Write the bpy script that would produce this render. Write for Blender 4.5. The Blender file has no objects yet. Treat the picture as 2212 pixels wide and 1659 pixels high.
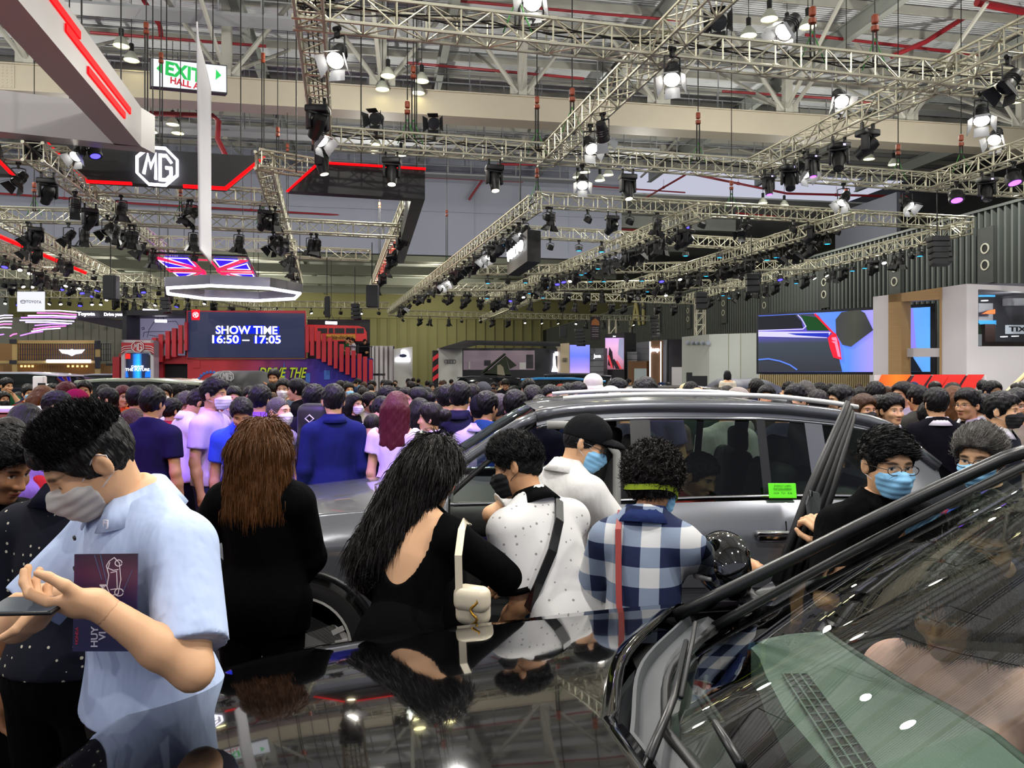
import bpy, math, random
import numpy as np
from mathutils import Vector, Matrix
S = bpy.context.scene
COL = S.collection
PI = math.pi
R = math.radians
F, CX, HY, CH = 1660.0, 1106.0, 812.0, 1.80      # focal length in px, principal column, horizon row, eye height


def at(px, py, Y):
	return Vector(((px - CX) / F * Y, Y, CH + (HY - py) / F * Y))


def atz(px, py, z):
	Y = (z - CH) * F / (HY - py)
	return at(px, py, Y)


def hall(s, t, z):                                # the hall's own axes: s across, t into the depth
	a = R(10)
	return Vector((s * math.cos(a) - t * math.sin(a), s * math.sin(a) + t * math.cos(a), z))


HYAW = R(10)


def lin(h):
	if isinstance(h, str):
		h = h.lstrip('#')
		c = [int(h[i:i + 2], 16) / 255 for i in (0, 2, 4)]
		return tuple(((x + 0.055) / 1.055) ** 2.4 if x > 0.04045 else x / 12.92 for x in c)
	return tuple(h)


_M = {}


def mat(name, col, rough=0.6, metal=0.0, spec=0.5, emit=None, es=0.0, coat=0.0, trans=0.0, alpha=1.0, bump=None, noise=None):
	"""A node material. bump=(scale, strength[, stretch]); noise=(scale, amount): a little uneven colour."""
	if name in _M:
		return _M[name]
	m = bpy.data.materials.new(name)
	m.use_nodes = True
	nt = m.node_tree
	b = nt.nodes['Principled BSDF']
	c = lin(col)
	b.inputs['Base Color'].default_value = (*c, 1)
	b.inputs['Roughness'].default_value = rough
	b.inputs['Metallic'].default_value = metal
	b.inputs['Specular IOR Level'].default_value = spec
	b.inputs['Coat Weight'].default_value = coat
	b.inputs['Coat Roughness'].default_value = 0.02
	if trans:
		b.inputs['Transmission Weight'].default_value = trans
	if alpha < 1:
		b.inputs['Alpha'].default_value = alpha
	if emit is not None:
		b.inputs['Emission Color'].default_value = (*lin(emit), 1)
		b.inputs['Emission Strength'].default_value = es
	if bump or noise:
		tc = nt.nodes.new('ShaderNodeTexCoord')
	if bump:
		n = nt.nodes.new('ShaderNodeTexNoise')
		n.inputs['Scale'].default_value = bump[0]
		n.inputs['Detail'].default_value = 3
		src = tc.outputs['Object']
		if len(bump) > 2:
			mp = nt.nodes.new('ShaderNodeMapping')
			mp.inputs['Scale'].default_value = bump[2]
			nt.links.new(src, mp.inputs['Vector'])
			src = mp.outputs['Vector']
		nt.links.new(src, n.inputs['Vector'])
		bp = nt.nodes.new('ShaderNodeBump')
		bp.inputs['Strength'].default_value = bump[1]
		bp.inputs['Distance'].default_value = 0.02
		nt.links.new(n.outputs['Fac'], bp.inputs['Height'])
		nt.links.new(bp.outputs['Normal'], b.inputs['Normal'])
	if noise:
		n = nt.nodes.new('ShaderNodeTexNoise')
		n.inputs['Scale'].default_value = noise[0]
		n.inputs['Detail'].default_value = 5
		nt.links.new(tc.outputs['Object'], n.inputs['Vector'])
		mx = nt.nodes.new('ShaderNodeMix')
		mx.data_type = 'RGBA'
		k = noise[1]
		mx.inputs['A'].default_value = (*[x * (1 - k) for x in c], 1)
		mx.inputs['B'].default_value = (*[min(1, x * (1 + k)) for x in c], 1)
		nt.links.new(n.outputs['Fac'], mx.inputs['Factor'])
		nt.links.new(mx.outputs['Result'], b.inputs['Base Color'])
	_M[name] = m
	return m


def glow(name, col, es):
	return mat(name, '#0a0a0a', 0.6, spec=0.05, emit=col, es=es)


def thin_glass(name, tint, fres=1.45, rough=0.0, k=1.0):
	m = bpy.data.materials.new(name)
	m.use_nodes = True
	nt = m.node_tree
	nt.nodes.remove(nt.nodes['Principled BSDF'])
	out = nt.nodes['Material Output']
	tr = nt.nodes.new('ShaderNodeBsdfTransparent'); tr.inputs[0].default_value = (*lin(tint), 1)
	gl = nt.nodes.new('ShaderNodeBsdfGlossy'); gl.inputs['Roughness'].default_value = rough
	fr = nt.nodes.new('ShaderNodeFresnel'); fr.inputs[0].default_value = fres
	mx = nt.nodes.new('ShaderNodeMixShader')
	for a, b_ in ((fr.outputs[0], mx.inputs[0]), (tr.outputs[0], mx.inputs[1]), (gl.outputs[0], mx.inputs[2]), (mx.outputs[0], out.inputs[0])):
		nt.links.new(a, b_)
	if k < 1:
		mu = nt.nodes.new('ShaderNodeMath'); mu.operation = 'MULTIPLY'; mu.inputs[1].default_value = k
		nt.links.new(fr.outputs[0], mu.inputs[0]); nt.links.new(mu.outputs[0], mx.inputs[0])
	return m


class MB:
	"""Collects shapes and links them as one mesh object."""

	def __init__(self):
		self.v, self.f, self.mi, self.cur = [], [], [], 0

	def add(self, vs, fs):
		b = len(self.v)
		self.v.extend([tuple(p) for p in vs])
		for q in fs:
			self.f.append(tuple(b + i for i in q))
			self.mi.append(self.cur)
		return self

	def box(self, c, s, rz=0.0, M=None):
		hx, hy, hz = s[0] / 2, s[1] / 2, s[2] / 2
		vs = [Vector((x * hx, y * hy, z * hz)) for x in (-1, 1) for y in (-1, 1) for z in (-1, 1)]
		if M is not None:
			vs = [M @ p for p in vs]
		elif rz:
			m = Matrix.Rotation(rz, 3, 'Z')
			vs = [m @ p for p in vs]
		c = Vector(c)
		return self.add([p + c for p in vs], [(0, 1, 3, 2), (4, 6, 7, 5), (0, 4, 5, 1), (2, 3, 7, 6), (0, 2, 6, 4), (1, 5, 7, 3)])

	def rbox(self, c, s, r=0.02, M=None, seg=3):
		"""A box with rounded vertical-section edges (all of them, by bevelling)."""
		import bmesh
		bm = bmesh.new()
		bmesh.ops.create_cube(bm, size=1.0)
		for v in bm.verts:
			v.co = Vector((v.co.x * s[0], v.co.y * s[1], v.co.z * s[2]))
		bmesh.ops.bevel(bm, geom=bm.edges[:], offset=min(r, min(s) * 0.49), segments=seg, affect='EDGES', profile=0.5)
		M3 = M if M is not None else Matrix.Identity(3)
		bm.verts.index_update()
		self.add([Vector(c) + M3 @ v.co for v in bm.verts], [[v.index for v in f.verts] for f in bm.faces])
		bm.free()
		return self

	def tube(self, a, b, r, n=6, r2=None, caps=True):
		a, b = Vector(a), Vector(b)
		d = b - a
		if d.length < 1e-6:
			return self
		d.normalize()
		u = d.orthogonal().normalized()
		w = d.cross(u)
		r2 = r if r2 is None else r2
		vs = []
		for p, q in ((a, r), (b, r2)):
			for i in range(n):
				t = 2 * PI * i / n
				vs.append(p + (u * math.cos(t) + w * math.sin(t)) * q)
		fs = [(i, (i + 1) % n, n + (i + 1) % n, n + i) for i in range(n)]
		if caps:
			fs += [tuple(range(n - 1, -1, -1)), tuple(range(n, 2 * n))]
		return self.add(vs, fs)

	def path(self, pts, r, n=6, closed=False, flat=None):
		"""A tube swept along a polyline; r may be a list. flat=(w, h, up): a strap of that section."""
		pts = [Vector(p) for p in pts]
		m = len(pts)
		vs = []
		up0 = None
		for i, p in enumerate(pts):
			if closed:
				d = pts[(i + 1) % m] - pts[i - 1]
			else:
				d = pts[min(i + 1, m - 1)] - pts[max(i - 1, 0)]
			if d.length < 1e-9:
				d = Vector((0, 0, 1))
			d.normalize()
			if flat:
				up = Vector(flat[2][i] if isinstance(flat[2], list) else flat[2])
				w = d.cross(up).normalized()
				u = w.cross(d)
				hw, hh = flat[0] / 2, flat[1] / 2
				vs += [p + w * hw + u * hh, p - w * hw + u * hh, p - w * hw - u * hh, p + w * hw - u * hh]
				nn = 4
			else:
				if up0 is None:
					up0 = d.orthogonal().normalized()
				u = (up0 - d * up0.dot(d))
				if u.length < 1e-6:
					u = d.orthogonal()
				u.normalize()
				up0 = u
				w = d.cross(u)
				rr = r[i] if isinstance(r, (list, tuple)) else r
				for k in range(n):
					t = 2 * PI * k / n
					vs.append(p + (u * math.cos(t) + w * math.sin(t)) * rr)
				nn = n
		fs = []
		for i in range(m if closed else m - 1):
			a, b = i * nn, ((i + 1) % m) * nn
			for k in range(nn):
				fs.append((a + k, a + (k + 1) % nn, b + (k + 1) % nn, b + k))
		if not closed:
			fs += [tuple(range(nn - 1, -1, -1)), tuple(range((m - 1) * nn, m * nn))]
		return self.add(vs, fs)

	def lathe(self, prof, n=16, M=None, c=(0, 0, 0)):
		"""prof: [(r, z)] revolved about Z, then M (3x3) and moved to c."""
		M3 = M if M is not None else Matrix.Identity(3)
		c = Vector(c)
		vs, fs = [], []
		for r, z in prof:
			for i in range(n):
				t = 2 * PI * i / n
				vs.append(c + M3 @ Vector((r * math.cos(t), r * math.sin(t), z)))
		for j in range(len(prof) - 1):
			for i in range(n):
				fs.append((j * n + i, j * n + (i + 1) % n, (j + 1) * n + (i + 1) % n, (j + 1) * n + i))
		if prof[0][0] > 1e-5:
			fs.append(tuple(range(n - 1, -1, -1)))
		if prof[-1][0] > 1e-5:
			fs.append(tuple(range((len(prof) - 1) * n, len(prof) * n)))
		return self.add(vs, fs)

	def prism(self, poly, a, b):
		"""poly: 3-D points of a flat outline, thickened from +a to +b along its normal (b may be a vector offset)."""
		poly = [Vector(p) for p in poly]
		n = len(poly)
		off = Vector(b) if not isinstance(b, (int, float)) else None
		if off is None:
			nr = Vector((0, 0, 0))
			for i in range(n):
				p, q = poly[i], poly[(i + 1) % n]
				nr += Vector(((p.y - q.y) * (p.z + q.z), (p.z - q.z) * (p.x + q.x), (p.x - q.x) * (p.y + q.y)))
			nr.normalize()
			lo, hi = nr * a, nr * b
		else:
			lo, hi = Vector((0, 0, 0)), off
		vs = [p + lo for p in poly] + [p + hi for p in poly]
		fs = [tuple(range(n - 1, -1, -1)), tuple(range(n, 2 * n))]
		fs += [(i, (i + 1) % n, n + (i + 1) % n, n + i) for i in range(n)]
		return self.add(vs, fs)

	def grid(self, rows, thick=None):
		"""rows: list of equally long lists of points."""
		m, n = len(rows), len(rows[0])
		vs = [p for r in rows for p in r]
		fs = [(i * n + j, i * n + j + 1, (i + 1) * n + j + 1, (i + 1) * n + j) for i in range(m - 1) for j in range(n - 1)]
		return self.add(vs, fs)

	def build(self, name, m, parent=None, smooth=False, loc=None, fix=False):
		me = bpy.data.meshes.new(name)
		me.from_pydata(self.v, [], self.f)
		ms = m if isinstance(m, (list, tuple)) else [m]
		for x in ms:
			me.materials.append(x)
		if len(ms) > 1:
			me.polygons.foreach_set('material_index', self.mi)
		if fix:
			import bmesh
			bm = bmesh.new()
			bm.from_mesh(me)
			bmesh.ops.recalc_face_normals(bm, faces=bm.faces[:])
			bm.to_mesh(me)
			bm.free()
		if smooth is True:
			me.polygons.foreach_set('use_smooth', [True] * len(me.polygons))
		elif smooth:
			me.polygons.foreach_set('use_smooth', [True] * len(me.polygons))
			me.set_sharp_from_angle(angle=R(smooth))
		me.update()
		return link(name, me, parent, loc)


def link(name, data, parent=None, loc=None):
	o = bpy.data.objects.new(name, data)
	COL.objects.link(o)
	if parent is not None:
		o.parent = parent
	if loc is not None:
		o.location = loc
	return o


def tag(o, label=None, cat=None, group=None, kind=None):
	if label:
		o['label'] = label
	if cat:
		o['category'] = cat
	if group:
		o['group'] = group
	if kind:
		o['kind'] = kind
	return o


def thing(name, label, cat, loc=(0, 0, 0), rz=0.0, group=None):
	o = bpy.data.objects.new(name, None)
	COL.objects.link(o)
	o.location = loc
	o.rotation_euler = (0, 0, rz)
	o.empty_display_size = 0.1
	return tag(o, label, cat, group)


def struct(o):
	o['kind'] = 'structure'
	return o


def dup(root, loc=None, rot=None, label=None, group=None):
	"""A copy of a thing with copies of its parts and sub-parts."""
	r = root.copy()
	COL.objects.link(r)
	if loc is not None:
		r.location = loc
	if rot is not None:
		r.rotation_euler = rot
	if label:
		r['label'] = label
	if group:
		r['group'] = group
	for ch in list(root.children):
		c = ch.copy()
		COL.objects.link(c)
		c.parent = r
		for g in ch.children:
			d = g.copy()
			COL.objects.link(d)
			d.parent = c
	return r


def text(name, s, size, m, parent=None, loc=(0, 0, 0), rot=(PI / 2, 0, 0), ext=0.01, bold=0.0, align='CENTER', sx=1.0, shear=0.0, space=1.0):
	c = bpy.data.curves.new(name, 'FONT')
	c.body = s
	c.size = size
	c.extrude = ext
	c.offset = bold * size
	c.align_x = align
	c.align_y = 'CENTER'
	c.shear = shear
	c.space_character = space
	c.resolution_u = 3
	c.materials.append(m)
	tmp = bpy.data.objects.new('tmp', c)
	COL.objects.link(tmp)
	dg = bpy.context.evaluated_depsgraph_get()
	me = bpy.data.meshes.new_from_object(tmp.evaluated_get(dg))
	bpy.data.objects.remove(tmp)
	me.name = name
	if not me.materials:
		me.materials.append(m)
	o = link(name, me, parent, loc)
	o.rotation_euler = rot
	o.scale = (sx, 1, 1)
	return o


def ordinal(i):
	w = ['first', 'second', 'third', 'fourth', 'fifth', 'sixth', 'seventh', 'eighth', 'ninth', 'tenth', 'eleventh', 'twelfth', 'thirteenth', 'fourteenth', 'fifteenth', 'sixteenth', 'seventeenth', 'eighteenth', 'nineteenth', 'twentieth']
	return w[i] if i < len(w) else 'later'


def lamp(kind, loc, power, col=(1, 1, 1), radius=0.1, aim=None, angle=60, blend=0.6, name='lamp_light'):
	d = bpy.data.lights.new(name, kind)
	d.energy = power
	d.color = col
	if kind == 'AREA':
		d.shape = 'DISK'
		d.size = radius * 2
	else:
		d.shadow_soft_size = radius
	if kind == 'SPOT':
		d.spot_size = R(angle)
		d.spot_blend = blend
	o = bpy.data.objects.new(name, d)
	COL.objects.link(o)
	o.location = loc
	if aim is not None:
		v = Vector(aim) - Vector(loc)
		o.rotation_euler = v.to_track_quat('-Z', 'Y').to_euler()
	return o


# ---- camera -------------------------------------------------------------
cam_d = bpy.data.cameras.new('camera')
cam_d.sensor_width = 36
cam_d.lens = F / 2212 * 36
cam_d.shift_y = -(829.5 - HY) / 2212
cam_d.clip_start = 0.05
cam_d.clip_end = 300
cam_o = bpy.data.objects.new('camera', cam_d)
COL.objects.link(cam_o)
cam_o.location = (0, 0, CH)
cam_o.rotation_euler = (PI / 2, 0, 0)
S.camera = cam_o
S.view_settings.view_transform = 'Standard'
S.view_settings.look = 'None'
S.view_settings.gamma = 1.0
S.view_settings.use_curve_mapping = False
S.view_settings.exposure = 0.3
S.cycles.max_bounces = 6
S.cycles.diffuse_bounces = 2
S.cycles.glossy_bounces = 4
S.cycles.transmission_bounces = 6
S.cycles.transparent_max_bounces = 8
S.cycles.sample_clamp_indirect = 6.0
S.cycles.caustics_reflective = False
S.cycles.caustics_refractive = False
# ---- the setting ----------------------------------------------------------
def wave_mat(name, col, scale, strength, axis='X', rough=0.5):
	m = bpy.data.materials.new(name)
	m.use_nodes = True
	nt = m.node_tree
	b = nt.nodes['Principled BSDF']
	b.inputs['Base Color'].default_value = (*lin(col), 1)
	b.inputs['Roughness'].default_value = rough
	tc = nt.nodes.new('ShaderNodeTexCoord')
	mp = nt.nodes.new('ShaderNodeMapping')
	mp.inputs['Rotation'].default_value = (0, 0, -HYAW)
	w = nt.nodes.new('ShaderNodeTexWave')
	w.bands_direction = axis
	w.inputs['Scale'].default_value = scale
	nt.links.new(tc.outputs['Object'], mp.inputs['Vector'])
	nt.links.new(mp.outputs['Vector'], w.inputs['Vector'])
	bp = nt.nodes.new('ShaderNodeBump')
	bp.inputs['Strength'].default_value = strength
	bp.inputs['Distance'].default_value = 0.06
	nt.links.new(w.outputs['Fac'], bp.inputs['Height'])
	nt.links.new(bp.outputs['Normal'], b.inputs['Normal'])
	return m


def hbox(mb, s0, s1, t0, t1, z0, z1):
	return mb.box(hall((s0 + s1) / 2, (t0 + t1) / 2, (z0 + z1) / 2), (abs(s1 - s0), abs(t1 - t0), abs(z1 - z0)), HYAW)


m_floor = mat('polished_concrete', '#4c4a4e', 0.22, noise=(0.6, 0.15))
m_roof = wave_mat('corrugated_roof', '#d2d6db', 2.2, 0.9, 'Y')
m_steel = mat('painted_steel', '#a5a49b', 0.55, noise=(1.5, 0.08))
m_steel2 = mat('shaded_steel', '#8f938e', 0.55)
m_white_beam = mat('girder_paint', '#a8a090', 0.6, noise=(2.0, 0.05))
m_upper = mat('divider_paint', '#a3a8ba', 0.8, noise=(0.2, 0.06))
m_farwall = mat('far_wall_yellow_lit', '#8d8a62', 0.8, noise=(0.15, 0.12))  # yellow light on the far wall is put into this olive colour
m_dark = mat('black_matt', '#0b0b0d', 0.7)
m_slatback = mat('slat_back', '#0a0b0c', 0.8)
m_slat = mat('slat_paint', '#555b59', 0.6)
m_redpipe = mat('red_pipe_paint', '#8e1f28', 0.45)
m_carpet = mat('orange_carpet', '#d9480f', 0.95, noise=(6.0, 0.12))
m_stage = mat('stage_gloss', '#2b2630', 0.12)
m_cable = mat('black_cable', '#0d0d0d', 0.6)

b = MB()
hbox(b, -60, 60, -14, 110, -0.1, 0.0)
struct(b.build('floor', m_floor))
b = MB()
b.box((-4.5, 8.6, 0.006), (3.8, 11.0, 0.012))
tag(struct(b.build('floor_carpet', m_carpet)))
b = MB()
b.box((2.6, 1.7, 0.02), (10.4, 6.2, 0.04))
b.box((2.6, 4.84, 0.025), (10.4, 0.06, 0.05))
struct(b.build('floor_stage', m_stage))

# roof skin, rafters and purlins
b = MB()
hbox(b, -40, 40, -14, 47.4, 15.2, 15.3)
struct(b.build('ceiling', m_roof))
b = MB()
for k in range(-6, 30):
	t = k * 1.75 + 0.3
	if -13 < t < 47:
		hbox(b, -38, 38, t - 0.05, t + 0.05, 14.86, 15.14)
struct(b.build('ceiling_purlin', m_steel))
b = MB()
for k in range(-5, 6):
	s = k * 7.3 + 2.6
	hbox(b, s - 0.14, s + 0.14, -13, 47, 14.2, 14.24)
	hbox(b, s - 0.03, s + 0.03, -13, 47, 14.24, 14.82)
	hbox(b, s - 0.14, s + 0.14, -13, 47, 14.82, 14.86)
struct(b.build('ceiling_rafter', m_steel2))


def girder(t, z, s0, s1):
	b = MB()
	hbox(b, s0, s1, t - 0.32, t + 0.32, z - 0.42, z + 0.40)
	hbox(b, s0, s1, t - 0.46, t + 0.46, z - 0.47, z - 0.42)
	hbox(b, s0, s1, t - 0.40, t + 0.40, z + 0.40, z + 0.44)
	s = s0 + 3.1
	while s < s1:                                  # bolted splice plates
		hbox(b, s - 0.28, s + 0.28, t - 0.345, t - 0.32, z - 0.36, z + 0.36)
		for i in range(4):
			for j in range(7):
				b.box(hall(s - 0.2 + i * 0.13, t - 0.35, z - 0.3 + j * 0.1), (0.04, 0.02, 0.04), HYAW)
		s += 9.6
	return struct(b.build('trim_girder', m_white_beam))


girder(27.35, 11.38, -34, 36)
girder(3.0, 11.38, -34, 36)


def roof_posts(t, z0, s_list, z1=14.9, spread=2.3, depth=4.6):
	b = MB()
	for i, s in enumerate(s_list):
		hbox(b, s - 0.15, s + 0.15, t - 0.15, t + 0.15, z0, z1)
		hbox(b, s - 0.45, s + 0.45, t - 0.02, t + 0.02, z0, z0 + 0.55)
		for d in (-1, 1):
			b.tube(hall(s + d * 0.15, t, z0 + 0.25), hall(s + d * spread, t, z1), 0.085, 6)
			b.tube(hall(s + d * 0.05, t, z0 + 0.25), hall(s + d * 0.5, t + depth * d, z1 - 0.5), 0.075, 6)
		b.tube(hall(s + 0.1, t, z0 + 0.3), hall(s + 1.6, t + depth, z1), 0.06, 6)
		b.tube(hall(s - 0.1, t, z0 + 0.3), hall(s - 1.2, t + depth * 0.8, z1), 0.06, 6)
	return struct(b.build('trim_strut', m_steel))


roof_posts(27.35, 11.8, [-21.6, -16.4, -11.1, -5.0, 0.2, 5.2, 10.4, 15.6, 20.8, 26])
roof_posts(41.5, 14.0, [-24, -16, -8, 0, 8, 16, 24], spread=3.4, depth=5)
roof_posts(3.0, 11.8, [-16, -8, 0, 8, 16], spread=3.4, depth=5)

# the plain wall hung between this hall and the next, and what lies beyond it
b = MB()
hbox(b, -45, 15.5, 47.4, 47.7, 9.2, 16)
hbox(b, -45, 15.5, 47.2, 47.4, 9.2, 9.5)
hbox(b, -45, 15.5, 47.3, 47.4, 11.9, 11.98)
for s in (-36, -30, -24, -18, -12, -6, 0, 6, 12):
	hbox(b, s - 0.02, s + 0.02, 47.36, 47.4, 9.5, 15.2)
struct(b.build('wall_divider', m_upper))
b = MB()
hbox(b, -50, 40, 47.7, 104, 13.6, 13.7)
struct(b.build('ceiling_beyond', m_roof))
b = MB()
for k in range(12):
	t = 49 + k * 4.4
	hbox(b, -48, 24, t - 0.3, t + 0.3, 11.6 + (k % 2) * 0.5, 12.4 + (k % 2) * 0.5)
for k in range(-7, 4):
	s = k * 6.6
	hbox(b, s - 0.12, s + 0.12, 48, 103, 12.4, 12.9)
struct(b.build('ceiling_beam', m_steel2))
b = MB()
hbox(b, -60, 40, 104, 104.4, 0, 14)
for k in range(60):
	s = -44 + k * 1.3
	hbox(b, s - 0.05, s + 0.05, 103.8, 104, 0.5, 9.5)
hbox(b, -60, 40, 103.7, 104, 9.5, 9.9)
struct(b.build('wall_back', m_farwall))
b = MB()
hbox(b, -45, -44.6, -14, 104, 0, 15.3)
struct(b.build('wall_left', m_upper))

# the slatted wall along the far side
b = MB()
hbox(b, 22.7, 23.0, -14, 104, 0, 8.1)
hbox(b, 36, 36.3, -14, 104, 8, 15.3)
hbox(b, 22.9, 36, -14, 104, 8.0, 8.1)
struct(b.build('wall_right', m_slatback))
b = MB()
k = 0
while True:
	t = 12 + k * 0.31
	if t > 101:
		break
	hbox(b, 22.5, 22.7, t - 0.045, t + 0.045, 0.3, 8.0)
	k += 1
hbox(b, 22.45, 22.7, 11, 101, 8.0, 8.1)
struct(b.build('wall_slats', m_slat))
b = MB()
for (t0, t1, z0, z1) in ((33, 38, 8.2, 10.6),):
	hbox(b, 24.5, 24.7, t0, t1, z0, z1)
struct(b.build('wall_upper', mat('upper_grey', '#4a4d58', .8)))

m_ring = mat('speaker_ring', '#b9b8a8', 0.5)
m_panel = mat('speaker_panel_grey', '#3c403f', 0.7)
pan0 = None
for i, t in enumerate((19.8, 25.2, 30.3, 35.7, 41.8, 47.2, 53, 59, 66)):
	lab = ordinal(i - 1) + ' grey loudspeaker panel with two round rings along the dark slatted wall' if i else 'grey loudspeaker panel with two rings on the slatted wall beyond the frame'
	if pan0 is None:
		pan0 = thing('wall_mounted_speaker', lab, 'speaker', hall(22.43, t, 6.3), HYAW, 'speaker panels on the slatted wall')
		q = MB(); q.box((0, 0, 0), (0.08, 0.75, 2.1)); q.build('panel', m_panel, pan0)
		for dz in (0.26, -0.36):
			q = MB()
			Mx = Matrix.Rotation(-PI / 2, 3, 'Y')
			q.lathe([(0.15, 0.04), (0.15, 0.07), (0.20, 0.07), (0.20, 0.04)], 20, Mx, (0, 0, dz))
			ring = q.build('ring', m_ring, pan0)
			q = MB(); q.lathe([(0.001, 0.045), (0.16, 0.05)], 20, Mx, (0, 0, dz)); q.build('cone', m_dark, ring)
	else:
		dup(pan0, hall(22.43, t, 6.3), (0, 0, HYAW), lab)

# letters high on the slatted wall, far down
m_gold = mat('pale_gold', '#9a8f52', 0.5)
o = text('wall_mounted_lettering', 'A1', 3.2, m_gold, None, hall(22.35, 63.5, 7.2), (PI / 2, 0, HYAW - PI / 2), 0.05, 0.02)
tag(o, 'big pale gold A1 lettering high on the slatted wall', 'sign')

# catwalk railings under the roof
m_rail = mat('railing_steel', '#8f9296', 0.5)
walks = [(29.6, 11.95, -12, 20), (31.4, 13.0, -14, 22), (34.2, 12.3, -16, 20), (36.6, 13.2, -20, 14), (25.4, 13.3, -14, 2), (43.5, 13.3, -22, 12)]
for i, (t, z, s0, s1) in enumerate(walks):
	b = MB()
	n = int((s1 - s0) / 1.3)
	for k in range(n + 1):
		s = s0 + k * 1.3
		b.tube(hall(s, t, z), hall(s, t, z + 1.15), 0.025, 4)
	for dz in (0.4, 0.8, 1.15):
		b.tube(hall(s0, t, z + dz), hall(s1, t, z + dz), 0.022, 4)
	hbox(b, s0, s1, t + 0.05, t + 0.9, z - 0.09, z)
	for k in range(0, n + 1, 4):
		s = s0 + k * 1.3
		b.tube(hall(s, t + 0.4, z), hall(s, t + 0.4, 15), 0.03, 4)
	tag(b.build('hanging_catwalk', m_rail), ['grey catwalk with railings just behind the near white girder', 'grey railed catwalk hung high behind the near white girder', 'grey railed catwalk midway between the two white girders', 'high grey railed catwalk before the second white girder', 'short grey railed catwalk hung in front of the near white girder', 'far grey catwalk close to the plain divider wall'][i], 'catwalk')

# red sprinkler pipes
pipes = [
	([(195, 70), (575, 100)], 13.2, 0.05, 'thin red pipe crossing above the EXIT sign'),
	([(560, 240), (470, 235)], 10.6, 0.10, ''),
	([(872, 135), (1120, 157), (1262, 170)], 13.0, 0.05, 'thin red pipe starting beside the hoist cable over the second truss'),
	([(970, 0), (1300, 30), (1480, 45)], 14.5, 0.05, 'red pipe along the roof at the top of the view'),
	([(1560, 197), (1800, 213), (1900, 225)], 13.0, 0.05, 'thin red pipe above the near white girder beside a round lamp'),
	([(1740, 75), (2110, 118)], 14.4, 0.06, 'red pipe across the roof behind two yellow lamps'),
	([(2140, 2), (2000, 90), (1925, 122)], 14.6, 0.09, 'thick red pipe running down the roof slope toward the truss corner'),
	([(2110, 5), (2212, 25)], 14.6, 0.13, 'thickest red pipe at the top corner of the roof'),
	([(1478, 265), (1690, 283)], 11.9, 0.13, 'thick red pipe lying on the near white girder'),
	([(1075, 355), (1180, 355)], 13.5, 0.07, 'short red pipe under the crossing of the trusses'),
	([(915, 383), (1130, 393)], 13.5, 0.045, 'thin red pipe in front of the plain divider wall, upper one'),
	([(915, 430), (1095, 440)], 13.0, 0.045, 'thin red pipe in front of the plain divider wall, lower one'),
	([(1052, 375), (1020, 420), (1013, 432)], 13.3, 0.07, 'slanting red pipe joining two thin pipes before the divider wall'),
	([(0, 418), (300, 440), (740, 465), (900, 475), (1150, 490), (1380, 497)], 11.5, 0.06, 'long thin red pipe running all along the divider wall'),
	([(1490, 375), (1700, 418), (1960, 425)], 13.2, 0.07, 'red pipe bending below the far truss beside the slatted wall'),
	([(1276, 402), (1480, 416)], 13.4, 0.045, 'thin red pipe below the four lamps in a square'),
	([(1480, 378), (1390, 430)], 13.4, 0.06, 'slanting red pipe below the crossing truss'),
	([(1590, 460), (1700, 470)], 11.5, 0.05, 'short thin red pipe behind the blue lit truss'),
	([(325, 245), (460, 250), (472, 262), (470, 300), (487, 335)], 11.2, 0.10, 'bent red pipe dropping behind the white hanging blade'),
	([(312, 280), (620, 300)], 12.5, 0.05, 'thin red pipe behind the white frame corner'),
	([(310, 0), (345, 55), (348, 78)], 13.8, 0.08, 'red riser pipe curving down above the EXIT sign'),
]
for pts, z, r, lab in pipes:
	if not lab:
		continue
	b = MB()
	pp = []
	y0 = sum(p[1] for p in pts) / len(pts)
	for (x, y) in pts:                              # a pipe is level; its bends keep the depth of its start
		pp.append(atz(x, y, z) if len(pts) == 2 or z == 11.5 else at(x, y, (z - CH) * F / (HY - y0)))
	b.path(pp, r, 8)
	for p, q in zip(pp, pp[1:]):
		L = (q - p).length
		for k in range(1, int(L / 3)):
			c = p.lerp(q, k * 3 / L)
			d = (q - p).normalized()
			b.tube(c - d * 0.08, c + d * 0.08, r * 1.35, 8)
			b.tube(c, c + Vector((0, 0, max(0.3, 15.0 - c.z) if c.y < 46 else 0.5)), 0.012, 4)
	tag(b.build('hanging_sprinkler_pipe', m_redpipe, smooth=40), lab, 'pipe')

# world: the glow of the rest of the hall behind the viewer
w = bpy.data.worlds.new('world')
S.world = w
w.use_nodes = True
w.node_tree.nodes['Background'].inputs['Color'].default_value = (0.80, 0.82, 1.0, 1)
w.node_tree.nodes['Background'].inputs['Strength'].default_value = 0.55
# ---- unseen point lights added in a grid, in place of the high-bay lamps --------------------------------------
for s in (-24, -12, 0, 12, 20):
	for t in (-6, 8, 22, 34):
		lamp('POINT', hall(s, t, 9.5), 760, (1.0, 0.96, 0.86), 0.12, name='hall_fill_light')
for s in (-30, -12, 6):
	for t in (58, 78, 95):
		lamp('POINT', hall(s, t, 10.0), 1000, (1.0, 0.95, 0.7), 0.4, name='hall_fill_light')

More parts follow.
